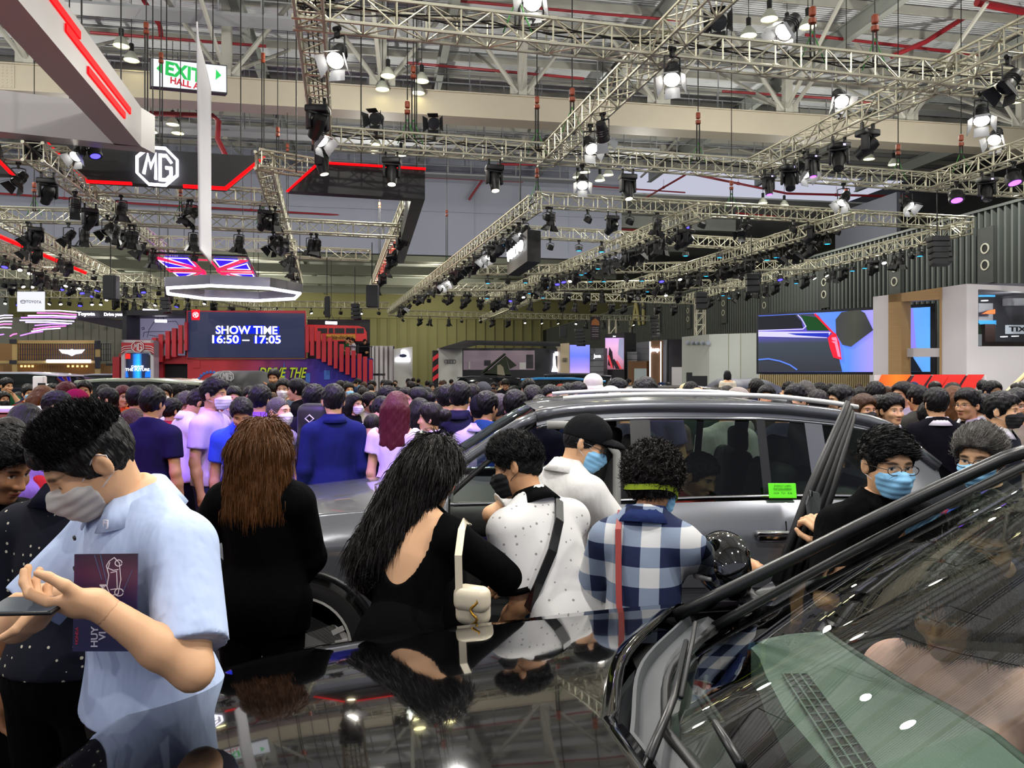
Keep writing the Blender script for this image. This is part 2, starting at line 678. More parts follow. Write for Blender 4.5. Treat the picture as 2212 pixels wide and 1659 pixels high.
for x, y in ((-9, 9), (-1.2, 10.5), (3, 9), (9, 9), (-12, 15), (-5, 15), (2, 15), (9, 15), (-10, 22), (-2, 22), (6, 22), (13, 20), (0, 31), (10, 29), (8, 13), (13, 15)):
	lamp('SPOT', (x, y, 6.3), 800, (1, 0.97, 0.93), 0.12, (x, y - 0.8, 0), 125, 0.8, 'stage_fill_light')  # unseen spots added above the crowd to brighten it
for x, y, p, ax, ay in ((-3.6, 2.6, 420, -0.8, 2.2), (0.8, 1.2, 500, 0.6, 3.0), (3.2, 2.2, 420, 2.0, 3.2), (-0.6, 6.6, 450, 0.0, 4.4), (4.8, 6.2, 420, 3.2, 4.4)):
	lamp('SPOT', (x, y, 6.3), p, (1, 0.97, 0.92), 0.06, (ax, ay, 1), 100, 0.8, 'stage_fill_light')  # more unseen spots, added over the two cars
for x, y, p, ax, ay, c in ((-4.2, 3.4, 1500, -2.6, 6.6, (0.30, 0.12, 1.0)), (-1.2, 3.6, 1500, -0.9, 6.8, (0.36, 0.12, 1.0)), (-5.8, 3.4, 1000, -4.4, 7.0, (0.36, 0.14, 1.0)), (1.4, 4.0, 350, 0.8, 7.2, (0.4, 0.2, 1.0)), (4.5, 3.8, 350, 3.0, 6.8, (0.5, 0.2, 1.0))):
	lamp('SPOT', (x, y, 6.2), p, c, 0.06, (ax, ay, 1.3), 44, 0.9, 'purple_lamp_light')
# ---- lattice trusses hung from the roof ----------------------------------------
m_alu = mat('truss_aluminium', '#c3c0aa', 0.38, 0.55, noise=(3.0, 0.06))
m_blk = mat('fixture_black', '#101113', 0.45)
m_blk2 = mat('fixture_charcoal', '#1b1c1f', 0.5)
m_hoist = mat('hoist_orange', '#8a3a1c', 0.5)
m_strap = mat('green_strap', '#3f8a3c', 0.7)
TR = {}


def truss(key, p0, p1, z, label, a=0.35, bay=0.42, seg=5, cables=False):
	A = atz(p0[0], p0[1], z)
	B = atz(p1[0], p1[1], z)
	d = (B - A)
	L = d.length
	d.normalize()
	w = d.cross(Vector((0, 0, 1))).normalized()
	u = Vector((0, 0, 1))
	n = max(2, int(L / bay))
	b = MB()
	h = a / 2
	cor = [(-h, -h), (h, -h), (h, h), (-h, h)]

	def pt(i, c):
		return A + d * (L * i / n) + w * c[0] + u * c[1]
	rc, rb = 0.024 * a / 0.35, 0.0125 * a / 0.35
	for c in cor:
		b.tube(pt(0, c), pt(n, c), rc, seg + 1)
	for i in range(n + 1):
		for k in range(4):
			b.tube(pt(i, cor[k]), pt(i, cor[(k + 1) % 4]), rb, seg, caps=False)
		if i < n:
			for k in range(4):
				e = (i + k) % 2
				b.tube(pt(i, cor[(k + e) % 4]), pt(i + 1, cor[(k + 1 - e) % 4]), rb, seg, caps=False)
	for i in range(0, n, 8):                        # coupling plates where sections join
		for c in cor:
			b.tube(pt(i, c) - d * 0.05, pt(i, c) + d * 0.05, rc * 1.5, seg + 1)
	o = b.build('hanging_truss', m_alu, smooth=35)
	tag(o, label, 'truss', 'lighting trusses under the roof')
	if cables:
		q = MB()
		rnd = random.Random(hash(key) % 1000)
		for j in range(3):
			pts = []
			for i in range(0, n + 1):
				pts.append(A + d * (L * i / n) + w * (j - 1) * 0.07 + u * (h * 0.75 - abs(math.sin(i * 0.9 + j)) * 0.10))
			q.path(pts, 0.012, 5)
		cb = q.build('cable', m_cable, o)
	TR[key] = (A, B, label)
	return A, B


def on_truss(key, px):
	"""The point of a truss seen at column px."""
	A, B, _ = TR[key]
	k = (px - CX) / F
	t = (k * A.y - A.x) / ((B.x - A.x) - k * (B.y - A.y))
	return A.lerp(B, t)


Z = 6.6
truss('T1', (640, 20), (2480, 214), Z, 'nearest big silver truss running across the top of the view', cables=True)
truss('T2', (690, 296), (2420, 424), Z, 'second silver truss crossing behind the nearest one, three warm spotlights below', cables=True)
truss('T0', (664, -40), (697, 300), Z, 'silver truss running away above the end of the black red-edged fascia', cables=True)
truss('T3', (1640, -110), (1178, 343), Z, 'silver truss crossing the nearest truss at a slant near the middle')
truss('T4', (2380, -5), (1632, 360), Z, 'slanting silver truss carrying moving heads and bright barn-door lamps')
truss('T5', (2400, 258), (2012, 394), Z, 'slanting silver truss with two purple lamps in front of the slatted wall')
truss('V1', (1158, 432), (2094, 483), Z, 'front truss of the rig over the white stand, ending at the slatted wall')
truss('V2', (1155, 440), (842, 672), 6.2, 'long truss with dark lamps running away from the corner beside the white sign wall', cables=True)
truss('V3', (1520, 455), (1040, 652), 6.2, 'middle slanting truss crowded with blue lamps')
truss('V4', (1832, 474), (1330, 626), 6.2, 'slanting truss joining the front truss near the ladder')
truss('V5', (2088, 492), (1490, 642), 6.2, 'slanting truss along the dark slatted wall with hanging speakers')
truss('V6', (1076, 498), (1660, 530), Z, 'cross truss behind the hanging black and white sign')
truss('V7', (1010, 585), (1770, 572), 6.2, 'cross truss lit blue below the hanging black sign')
truss('V8', (935, 622), (1640, 612), 6.0, 'far cross truss with a row of small blue lamps')
truss('V9', (898, 628), (1500, 650), 6.0, 'farther cross truss over the tent')
truss('V10', (840, 676), (1400, 688), 6.0, 'farthest cross truss before the yellow-lit wall')
truss('V11', (1160, 640), (1040, 690), 6.0, 'short slanting truss above the roof tent')
truss('L1', (72, 328), (372, 556), 6.2, 'silver truss sloping away under the black fascia with the lit emblem', cables=True)
truss('L2', (-60, 440), (330, 640), 6.2, 'sloping truss at the edge of the view beside the red light line')
truss('L3', (-40, 462), (250, 470), 6.2, 'cross truss hung with barn-door lamps under the white frame')
truss('L4', (205, 402), (590, 428), 6.4, 'cross truss just below the black fascia with the lit emblem')
truss('L5', (570, 348), (646, 612), 6.4, 'truss running straight away between the two black fascias', cables=True)
truss('L6', (886, 436), (806, 622), 6.4, 'truss along the far side of the black red-edged fascia')
truss('L7', (-60, 238), (292, 292), 7.0, 'truss inside the white frame with the red slots')
truss('L8', (-60, 326), (150, 340), 6.6, 'truss lit pinkish red under the white frame')
truss('L9', (268, 470), (860, 500), 6.0, 'cross truss behind the white hanging blade')
truss('L10', (560, 345), (705, 368), 6.4, 'short truss between the two black fascias')
truss('L11', (-40, 520), (420, 700), 6.0, 'long sloping truss over the purple light ribbons')
truss('L12', (-40, 590), (330, 604), 6.0, 'cross truss over the purple light ribbons')
truss('L13', (-40, 634), (430, 640), 6.0, 'cross truss behind the small white square sign')
truss('L14', (400, 655), (840, 660), 6.0, 'truss seen through the glowing octagon ring')
truss('L15', (180, 520), (640, 532), 6.0, 'far cross truss above the blue and red light panel')
truss('L16', (640, 545), (800, 552), 6.0, 'cross truss between the fascia and the bare divider wall')
truss('L17', (300, 600), (660, 690), 6.0, 'truss behind the hanging loudspeaker and the ring')

# ---- stage lamps -----------------------------------------------------------------
lens_white = glow('lens_white', '#fff6e8', 14)
lens_warm = glow('lens_warm', '#ffe9bf', 14)
lens_blue = glow('lens_blue', '#27a4f5', 3.2)
lens_deep = glow('lens_deep_blue', '#3a33ff', 5)
lens_purple = glow('lens_purple', '#8d3bff', 7)
lens_off = mat('lens_off', '#23262b', 0.1)
m_flap = mat('barn_door_black', '#1a1b1e', 0.55)
m_flapl = mat('barn_door_lit', '#8c9096', 0.5)  # lamplight on the flaps is put into this paler colour
m_disp = glow('display_violet', '#b9a8ff', 2.5)


def rot_to(tilt, pan):
	return (Matrix.Rotation(pan, 3, 'Z') @ Matrix.Rotation(tilt, 3, 'X'))


def clamp(b, dz=0.0):
	b.box((0, 0, 0.06 + dz), (0.05, 0.06, 0.12))
	b.tube((-0.05, 0, 0.12 + dz), (0.05, 0, 0.12 + dz), 0.035, 8)


def make_barn(tilt, pan, lens, flap, s=1.0, up=False):
	"""A barn-door lamp: hook clamp, bracket, can, four flaps, lens."""
	r = thing('spotlight', 'x', 'spotlight')
	g = -1 if up else 1
	b = MB()
	clamp(b) if not up else b.box((0, 0, -0.04), (0.05, 0.06, 0.1))
	c = Vector((0, 0, -0.26 * s * g))
	for q in (-1, 1):
		b.tube((0.0, 0, 0.02), (q * 0.13 * s, 0, 0.0), 0.012, 5)
		b.tube((q * 0.13 * s, 0, 0.0), (q * 0.13 * s, 0, c.z), 0.012, 5)
	b.build('bracket', m_blk, r)
	M = rot_to(tilt, pan)
	b = MB()
	b.lathe([(0.05 * s, 0.24 * s), (0.09 * s, 0.22 * s), (0.105 * s, 0.12 * s), (0.11 * s, 0.0), (0.125 * s, -0.03 * s), (0.125 * s, -0.09 * s)], 14, M, c)
	for k in range(3):
		b.lathe([(0.108 * s, 0.02 * s + k * .04 * s), (0.118 * s, 0.03 * s + k * .04 * s), (0.108 * s, 0.04 * s + k * .04 * s)], 14, M, c)
	b.build('can', m_blk, r, smooth=40)
	b = MB()
	b.lathe([(0.001, -0.098 * s), (0.115 * s, -0.093 * s)], 14, M, c)
	b.build('lens', lens, r)
	b = MB()
	for k in range(4):
		Rk = M @ Matrix.Rotation(k * PI / 2, 3, 'Z')
		w0, w1 = (0.10, 0.16) if k % 2 else (0.10, 0.11)
		q = [(-w0 * s, 0.125 * s, -0.09 * s), (w0 * s, 0.125 * s, -0.09 * s), (w1 * s, 0.205 * s, -0.24 * s), (-w1 * s, 0.205 * s, -0.24 * s)]
		b.prism([c + Rk @ Vector(p) for p in q], -0.003, 0.003)
	b.build('barn_door', flap, r)
	return r


def make_moving(tilt, pan, lens, disp=False, s=1.0):
	"""A moving head: base, yoke, tapered head, lens."""
	r = thing('spotlight', 'x', 'spotlight')
	b = MB()
	for x in (-0.12, 0.12):
		b.box((x * s, 0, 0.05), (0.04, 0.06, 0.14))
	b.rbox((0, 0, -0.07 * s), (0.38 * s, 0.26 * s, 0.12 * s), 0.03)
	b.build('base', m_blk, r, smooth=40)
	if disp:
		b = MB(); b.box((0.04 * s, -0.132 * s, -0.07 * s), (0.05 * s, 0.006, 0.035 * s)); b.build('display', m_disp, r)
	b = MB()
	Rp = Matrix.Rotation(pan, 3, 'Z')
	for q in (-1, 1):
		b.rbox(Rp @ Vector((q * 0.155 * s, 0, -0.26 * s)), (0.055 * s, 0.15 * s, 0.30 * s), 0.02, Rp)
	b.rbox((0, 0, -0.145 * s), (0.36 * s, 0.17 * s, 0.05 * s), 0.02, Rp)
	b.build('yoke', m_blk2, r, smooth=40)
	M = rot_to(tilt, pan)
	c = Vector((0, 0, -0.33 * s))
	b = MB()
	b.lathe([(0.03 * s, 0.20 * s), (0.10 * s, 0.18 * s), (0.125 * s, 0.08 * s), (0.125 * s, -0.05 * s), (0.105 * s, -0.14 * s), (0.10 * s, -0.23 * s), (0.085 * s, -0.235 * s)], 18, M, c)
	hd = b.build('head', m_blk, r, smooth=40)
	b = MB()
	b.lathe([(0.001, -0.245 * s), (0.08 * s, -0.238 * s)], 16, M, c)
	b.build('lens', lens, hd)
	return r


def make_par(lens, s=1.0, tilt=0.0, pan=0.0):
	r = thing('spotlight', 'x', 'spotlight')
	b = MB()
	clamp(b)
	for q in (-1, 1):
		b.tube((0, 0, 0.01), (q * 0.12 * s, 0, -0.03), 0.01, 5)
		b.tube((q * 0.12 * s, 0, -0.03), (q * 0.12 * s, 0, -0.15 * s), 0.01, 5)
	b.build('bracket', m_blk, r)
	M = rot_to(tilt, pan)
	c = Vector((0, 0, -0.16 * s))
	b = MB()
	b.lathe([(0.05 * s, 0.10 * s), (0.10 * s, 0.08 * s), (0.115 * s, 0.0), (0.115 * s, -0.06 * s)], 14, M, c)
	b.build('can', m_blk, r, smooth=40)
	b = MB()
	b.lathe([(0.001, -0.075 * s), (0.11 * s, -0.055 * s)], 14, M, c)
	b.build('lens', lens, r)
	return r


PROTO = {
	'barnlit': make_barn(R(-42), R(20), lens_white, m_flapl),
	'barnlit2': make_barn(R(-35), R(-40), lens_white, m_flapl),
	'barnoff': make_barn(R(12), R(30), lens_off, m_flap),
	'barnoff2': make_barn(R(-38), R(-50), lens_off, m_flap),
	'barnoff3': make_barn(R(40), R(80), lens_off, m_flap),
	'barnup': make_barn(R(-70), R(-30), lens_off, m_flap, 1.0, True),
	'barnuplit': make_barn(R(-45), R(-30), lens_white, m_flapl, 1.15, True),
	'movwarm': make_moving(R(-14), R(10), lens_warm),
	'movoff': make_moving(R(55), R(35), lens_off),
	'movoff2': make_moving(R(-30), R(-30), lens_off, True),
	'movpur': make_moving(R(-8), R(15), lens_purple, True, 0.8),
	'parblue': make_par(lens_blue),
	'pardeep': make_par(lens_deep, 1.2, R(-20)),
	'parpur': make_par(lens_purple, 1.5, R(-20)),
	'paroff': make_par(lens_off, 1.0, R(30), R(40)),
	'parwhite': make_par(lens_white, 0.9, R(-30), R(20)),
}
DESC = {
	'barnlit': 'bright lamp with open barn doors', 'barnlit2': 'bright lamp with spread barn doors', 'barnoff': 'unlit barn-door lamp', 'barnoff2': 'tilted unlit barn-door lamp',
	'barnoff3': 'unlit barn-door lamp turned sideways', 'barnup': 'black barn-door lamp standing on top', 'barnuplit': 'bright barn-door lamp standing on top', 'movwarm': 'moving head shining warm white',
	'movoff': 'unlit black moving-head spotlight', 'movoff2': 'black moving-head spotlight with a violet display', 'movpur': 'small moving head glowing violet', 'parblue': 'small can lamp glowing light blue',
	'pardeep': 'can lamp glowing deep blue', 'parpur': 'round can lamp glowing purple', 'paroff': 'small unlit can lamp', 'parwhite': 'small can lamp shining white',
}
WHERE = {
	'T0': 'the truss running away above the fascia end', 'T1': 'the nearest big truss', 'T2': 'the second crossing truss', 'T3': 'the slanting truss near the middle', 'T4': 'the slanting truss with moving heads',
	'T5': 'the purple-lamp truss by the slatted wall', 'V1': 'the front truss over the white stand', 'V2': 'the long truss beside the hanging black sign', 'V3': 'the middle blue-lit slanting truss', 'V4': 'the slanting truss by the ladder',
	'V5': 'the truss along the slatted wall', 'V6': 'the cross truss behind the hanging black sign', 'V7': 'the blue-lit cross truss', 'V8': 'the far cross truss with blue lamps', 'V9': 'the cross truss over the tent',
	'V10': 'the farthest cross truss', 'V11': 'the short truss above the tent', 'L1': 'the truss under the emblem fascia', 'L2': 'the sloping truss beside the red light line', 'L3': 'the truss under the white frame',
	'L4': 'the truss just below the emblem fascia', 'L5': 'the truss between the two fascias', 'L6': 'the truss along the red-edged fascia', 'L7': 'the truss inside the white frame', 'L8': 'the pinkish truss',
	'L9': 'the truss behind the white blade', 'L11': 'the long truss over the purple ribbons', 'L12': 'the cross truss over the purple ribbons', 'L13': 'the truss behind the small white sign', 'L14': 'the truss behind the ring',
	'L15': 'the far truss above the light panel', 'L16': 'the truss before the divider wall', 'L17': 'the truss behind the hanging loudspeaker',
}
_cnt, _first = {}, {}
LAMPS = []


def fix(kind, key, px, rz=0.0, z0=None):
	p = on_truss(key, px)
	up = kind.startswith('barnup')
	off = 0.20 if up else -0.32
	loc = p + Vector((0, 0, off))
	n = _cnt.get((kind, key), 0)
	_cnt[(kind, key)] = n + 1
	lab = DESC[kind] + ' on ' + WHERE[key]
	if n or True:
		lab = ordinal(n) + ' ' + lab
	grp = 'stage lamps on ' + WHERE[key]
	pr = PROTO[kind]
	if kind not in _first:
		_first[kind] = 1
		pr.location = loc
		pr.rotation_euler = (0, 0, rz)
		pr['label'] = lab
		pr['group'] = grp
	else:
		dup(pr, loc, (0, 0, rz), lab, grp)
	return loc


FX = [
	('T0', 'movoff', 686, 0), ('T0', 'barnlit', 690, 0.8), ('T0', 'movwarm', 695, 1.2), ('T0', 'barnup', 676, 2.0),
	('T1', 'barnlit', 728, -0.5), ('T1', 'barnuplit', 1152, 0.3), ('T1', 'barnup', 1553, 0.2), ('T1', 'barnuplit', 1700, -0.6), ('T1', 'barnlit2', 2120, 0.2),
	('T3', 'barnlit', 1275, 0), ('T3', 'barnlit2', 1452, 0.4), ('T3', 'barnlit', 1302, 2.4),
	('T2', 'barnup', 813, 0.3), ('T2', 'barnup', 938, 0.5), ('T2', 'movwarm', 846, 0), ('T2', 'movwarm', 1068, 0.25), ('T2', 'movwarm', 1356, 0.2), ('T2', 'barnlit', 1258, -0.4), ('T2', 'barnlit2', 1822, -0.4), ('T2', 'barnlit', 1960, 0.1),
	('T4', 'barnuplit', 1815, 0.4), ('T4', 'barnlit', 1738, 0.2), ('T4', 'movoff', 1874, 0.3), ('T4', 'movoff2', 1812, 0.1), ('T4', 'movpur', 1755, 0.0), ('T4', 'movoff2', 1706, 0.3), ('T4', 'movpur', 1660, 0.2), ('T4', 'barnoff3', 2178, 0.4),
	('T5', 'barnuplit', 2150, -0.3), ('T5', 'parpur', 2190, 0.2), ('T5', 'movoff2', 2132, 0.0), ('T5', 'parpur', 2066, -0.2),
	('V1', 'paroff', 1182, 0), ('V1', 'barnoff', 1190, 0.3), ('V1', 'paroff', 1270, 0.8), ('V1', 'movoff', 1322, 0.2), ('V1', 'paroff', 1360, 0), ('V1', 'barnoff', 1420, 0.2), ('V1', 'pardeep', 1484, 0), ('V1', 'paroff', 1516, 0), ('V1', 'barnoff3', 1602, 1.2), ('V1', 'paroff', 1616, 0.4), ('V1', 'paroff', 1714, 0), ('V1', 'movoff', 1752, 0.4), ('V1', 'paroff', 1808, 0.3),
	('L1', 'movoff', 103, 0.2), ('L1', 'barnoff', 162, 0), ('L1', 'movoff', 195, 0.4), ('L1', 'barnoff2', 232, 0.5), ('L1', 'barnoff', 250, 1.2), ('L1', 'movoff', 262, 0), ('L1', 'barnoff3', 300, 0.4), ('L1', 'paroff', 314, 0.4), ('L1', 'barnoff', 335, 0.4),
	('L3', 'barnoff2', 148, 0.2), ('L3', 'barnoff', 182, 0.1), ('L3', 'barnoff2', 60, 0.1), ('L3', 'movoff', 78, 0.3),
	('L4', 'barnoff', 262, 0.3), ('L4', 'barnoff2', 414, 0.2), ('L4', 'barnoff', 405, 1.0), ('L4', 'movoff', 572, 0.4),
	('L5', 'barnoff', 594, 0.3), ('L5', 'barnoff2', 604, 0.8), ('L5', 'movoff', 612, 0.2), ('L5', 'barnoff3', 622, 0.4), ('L5', 'barnoff', 630, 1.1), ('L5', 'movoff', 637, 0.1),
	('L6', 'movoff', 868, 0.1), ('L6', 'barnoff2', 852, 0.6), ('L6', 'movoff', 846, 0.3), ('L6', 'barnoff', 836, 0.4), ('L6', 'movoff', 826, 0.2), ('L6', 'barnoff', 816, 0.8),
	('L7', 'barnlit', 168, -0.6), ('L7', 'movoff', 72, 0.1), ('L7', 'pardeep', 205, 0.9),
	('L9', 'barnoff', 280, 0.2), ('L9', 'barnoff', 418, 0.1), ('L9', 'barnoff', 516, 0.3), ('L9', 'barnoff2', 590, 0.3), ('L9', 'barnoff', 672, 0.2), ('L9', 'barnoff', 684, 1.2), ('L9', 'barnoff', 290, 0.9),
	('L15', 'barnoff', 330, 0.2), ('L15', 'paroff', 420, 0.1), ('L15', 'barnoff', 630, 0.3),
	('L2', 'barnoff2', 56, 0.2), ('L2', 'movoff', 78, 0.1), ('L2', 'barnoff', 130, 0.6), ('L2', 'movoff', 146, 0.2), ('L2', 'paroff', 203, 0.2),
	('L8', 'barnoff2', 40, 0.4),
]
for key, kind, px, rz in FX:
	loc = fix(kind, key, px, rz)
	if kind in ('barnlit', 'barnlit2', 'barnuplit', 'movwarm'):
		LAMPS.append((kind, loc))
rnd = random.Random(7)
RUNS = [
	('V2', 858, 1136, 26, ['barnoff', 'movoff', 'barnlit2', 'paroff', 'movoff', 'barnoff3', 'parblue', 'barnoff2']),
	('V3', 1060, 1490, 34, ['parblue', 'movoff', 'barnoff', 'pardeep', 'paroff', 'barnoff3', 'movoff', 'parblue', 'barnoff2']),
	('V4', 1350, 1800, 24, ['movoff', 'barnoff', 'paroff', 'parblue', 'barnoff3', 'movoff', 'barnoff2']),
	('V5', 1500, 2000, 24, ['barnoff', 'movoff', 'paroff', 'parblue', 'barnoff3', 'movoff', 'parwhite']),
	('V6', 1100, 1640, 9, ['parblue', 'paroff', 'movoff', 'parblue']),
	('V7', 1040, 1700, 16, ['parblue', 'paroff', 'parblue', 'movoff', 'pardeep', 'parwhite']),
	('V8', 950, 1620, 16, ['parblue', 'movoff', 'parblue', 'barnoff', 'paroff', 'parwhite']),
	('V9', 910, 1480, 16, ['movoff', 'paroff', 'barnoff', 'movoff']),
	('V10', 850, 1390, 16, ['paroff', 'parwhite', 'movoff', 'barnoff', 'parwhite']),
	('L11', 0, 410, 22, ['pardeep', 'barnoff', 'paroff', 'parwhite', 'movoff']),
	('L12', 0, 320, 16, ['paroff', 'pardeep', 'movoff', 'parwhite', 'barnoff']),
	('L13', 0, 420, 18, ['parwhite', 'paroff', 'pardeep', 'barnoff', 'parwhite']),
	('L14', 410, 830, 12, ['paroff', 'parwhite', 'paroff']),
	('L17', 320, 650, 10, ['paroff', 'parwhite', 'movoff']),
]
for key, x0, x1, n, kinds in RUNS:
	for i in range(n):
		px = x0 + (x1 - x0) * (i + 0.3 + 0.4 * rnd.random()) / n
		fix(kinds[(i + rnd.randrange(2)) % len(kinds)], key, px, rnd.uniform(-0.8, 0.8))
for k, pr in PROTO.items():
	if k not in _first:
		fix(k, 'V10', 1200 + len(k) * 3)

# bell-shaped high-bay pendant lamps
m_bell = mat('bell_aluminium', '#b9bcae', 0.35, 0.4)
m_bulb = glow('bell_glow', '#fff3b0', 7)
pend0 = None
PEND = [(1662, 40, 12), (1617, 76, 12), (1745, 56, 12), (838, 163, 11.6), (911, 174, 11.6), (903, 200, 11.6), (826, 192, 11.6), (1248, 382, 11), (1264, 371, 11), (1296, 389, 11), (1314, 377, 11),
		(262, 98, 12), (284, 129, 12), (373, 268, 11.5), (384, 287, 11.5), (326, 284, 11.5), (811, 311, 11.5), (808, 327, 11.5), (866, 334, 11.5), (1877, 343, 11.4), (1930, 355, 11.4), (1648, 438, 11), (1694, 443, 11), (2198, 218, 11.6), (1302, 218, 12.4), (1700, 60, 14)]
PL = ['yellow pendant lamp hanging between two others at the roof top', 'yellow pendant lamp, lower of the three at the roof top', 'yellow pendant lamp beside the orange hoist at the roof top', 'pendant lamp at the side of the post before the girder', 'upper pendant lamp beside the hoist cable on the girder post',
	  'lower pendant lamp right under another above the white girder', 'small pendant lamp half behind the slanting strut above the girder', 'lower near lamp of the square of four pendants', 'upper near lamp of the square of four pendants', 'lower far lamp of the square of four pendants', 'upper far lamp of the square of four pendants',
	  'pendant lamp higher above the white frame, beside the EXIT sign', 'pendant lamp lower above the white frame, beside the EXIT sign', 'upper pendant lamp beside the white blade below the girder', 'lower pendant lamp beside the white blade below the girder', 'pendant lamp partly behind the white frame corner',
	  'pendant lamp behind the second truss above the warm spotlight', 'pendant lamp just below the second truss over the fascia', 'pendant lamp below the second truss close to the warm spotlight', 'pendant lamp above the far truss, nearer the middle', 'pendant lamp above the far truss beside the hoist', 'pendant lamp below the far truss near the violet lamp', 'pendant lamp below the far truss, second from the violet lamp', 'pendant lamp under the nearest truss at the edge of the view', 'pendant lamp seen through the slanting truss', 'pendant lamp behind the bright barn-door lamp at the roof top']
for i, (px, py, z) in enumerate(PEND):
	p = atz(px, py, z)
	if pend0 is None:
		pend0 = thing('pendant_lamp', PL[i], 'lamp', p, 0, 'high-bay pendant lamps')
		b = MB(); b.lathe([(0.06, 0.52), (0.075, 0.5), (0.07, 0.24), (0.09, 0.2)], 12); b.tube((0, 0, 0.5), (0, 0, 3.2), 0.012, 5); b.build('stem', m_blk, pend0, smooth=40)
		b = MB(); b.lathe([(0.08, 0.26), (0.11, 0.22), (0.19, 0.12), (0.235, 0.0), (0.24, -0.03), (0.23, -0.02), (0.18, 0.11), (0.10, 0.20)], 20); b.build('bell', m_bell, pend0, smooth=40)
		b = MB(); b.lathe([(0.001, -0.03), (0.12, -0.025), (0.225, -0.005)], 20); b.build('bulb', m_bulb, pend0, smooth=True)
	else:
		dup(pend0, p, None, PL[i])

# chain hoists: hook, orange motor, cables down to the truss
HO = [(1118, 26, 'T1', 'orange chain hoist above the nearest truss beside a bright lamp'), (893, 150, 'T2', 'orange chain hoist beside two pendant lamps'), (880, 240, 'T2', 'orange chain hoist just above the girder bottom'), (1160, 216, 'T2', 'orange chain hoist left of the slanting truss crossing'),
	  (1755, 66, 'T1', 'orange chain hoist touching a yellow pendant lamp'), (1508, 250, 'T2', 'small chain hoist hanging over the middle of the second truss'), (600, 280, 'L5', 'orange chain hoist beside the white blade above the fascia gap'), (621, 315, 'L5', 'orange chain hoist lowest over the fascia gap'),
	  (568, 120, 'L9', 'orange chain hoist at the end of a thin red pipe'), (348, 120, 'L4', 'orange chain hoist right on top of the EXIT sign'), (316, 55, 'L7', 'red hoist hanging by white ropes above the EXIT sign'), (2076, 350, 'T5', 'small hoist at the corner of the purple-lamp truss'), (1890, 110, 'T1', 'chain hoist over the nearest truss toward its far corner'),
	  (965, 457, 'V2', 'small chain hoist hanging before the divider wall'), (1236, 200, 'T3', 'chain hoist holding the slanting truss'), (1940, 345, 'T2', 'chain hoist over the second truss beside two pendant lamps'), (820, 440, 'L6', 'orange chain hoist just below the red-edged fascia'), (74, 400, 'L3', 'small hoist hanging over the truss under the white frame'),
	  (1160, 432, 'V1', 'chain hoist on the corner of the rig over the white stand'), (1580, 420, 'V1', 'chain hoist on the front truss over the white stand'), (1828, 430, 'V1', 'chain hoist where two trusses of the white stand meet'), (390, 425, 'L9', 'thin hoist cable falling below the emblem fascia')]
hoist0 = None
for px, py, key, lab in HO:
	p = on_truss(key, px)
	zt = max(p.z + 0.8, CH + (HY - py) / F * p.y)
	q = thing('hanging_chain_hoist', lab, 'hoist', (p.x, p.y, p.z), 0, 'chain hoists on the trusses')
	b = MB()
	b.rbox((0, 0, zt - p.z), (0.10, 0.09, 0.15), 0.03)
	b.lathe([(0.02, -0.2), (0.06, -0.18), (0.06, -0.11)], 10, None, (0, 0, zt - p.z))
	b.build('motor', m_hoist, q, smooth=40)
	b = MB()
	b.tube((0.03, 0, 0.1), (0.03, 0, zt - p.z - 0.1), 0.016, 5)
	b.tube((-0.03, 0, 0.1), (-0.03, 0, zt - p.z - 0.1), 0.016, 5)
	b.tube((0, 0, zt - p.z + 0.1), (0, 0, 15.0 - p.z), 0.012, 5)
	b.build('cable', m_cable, q)
	b = MB()
	b.tube((-0.2, 0, 0.0), (0, 0, 0.5), 0.01, 5)
	b.tube((0.2, 0, 0.0), (0, 0, 0.5), 0.01, 5)
	b.build('sling', m_strap, q)
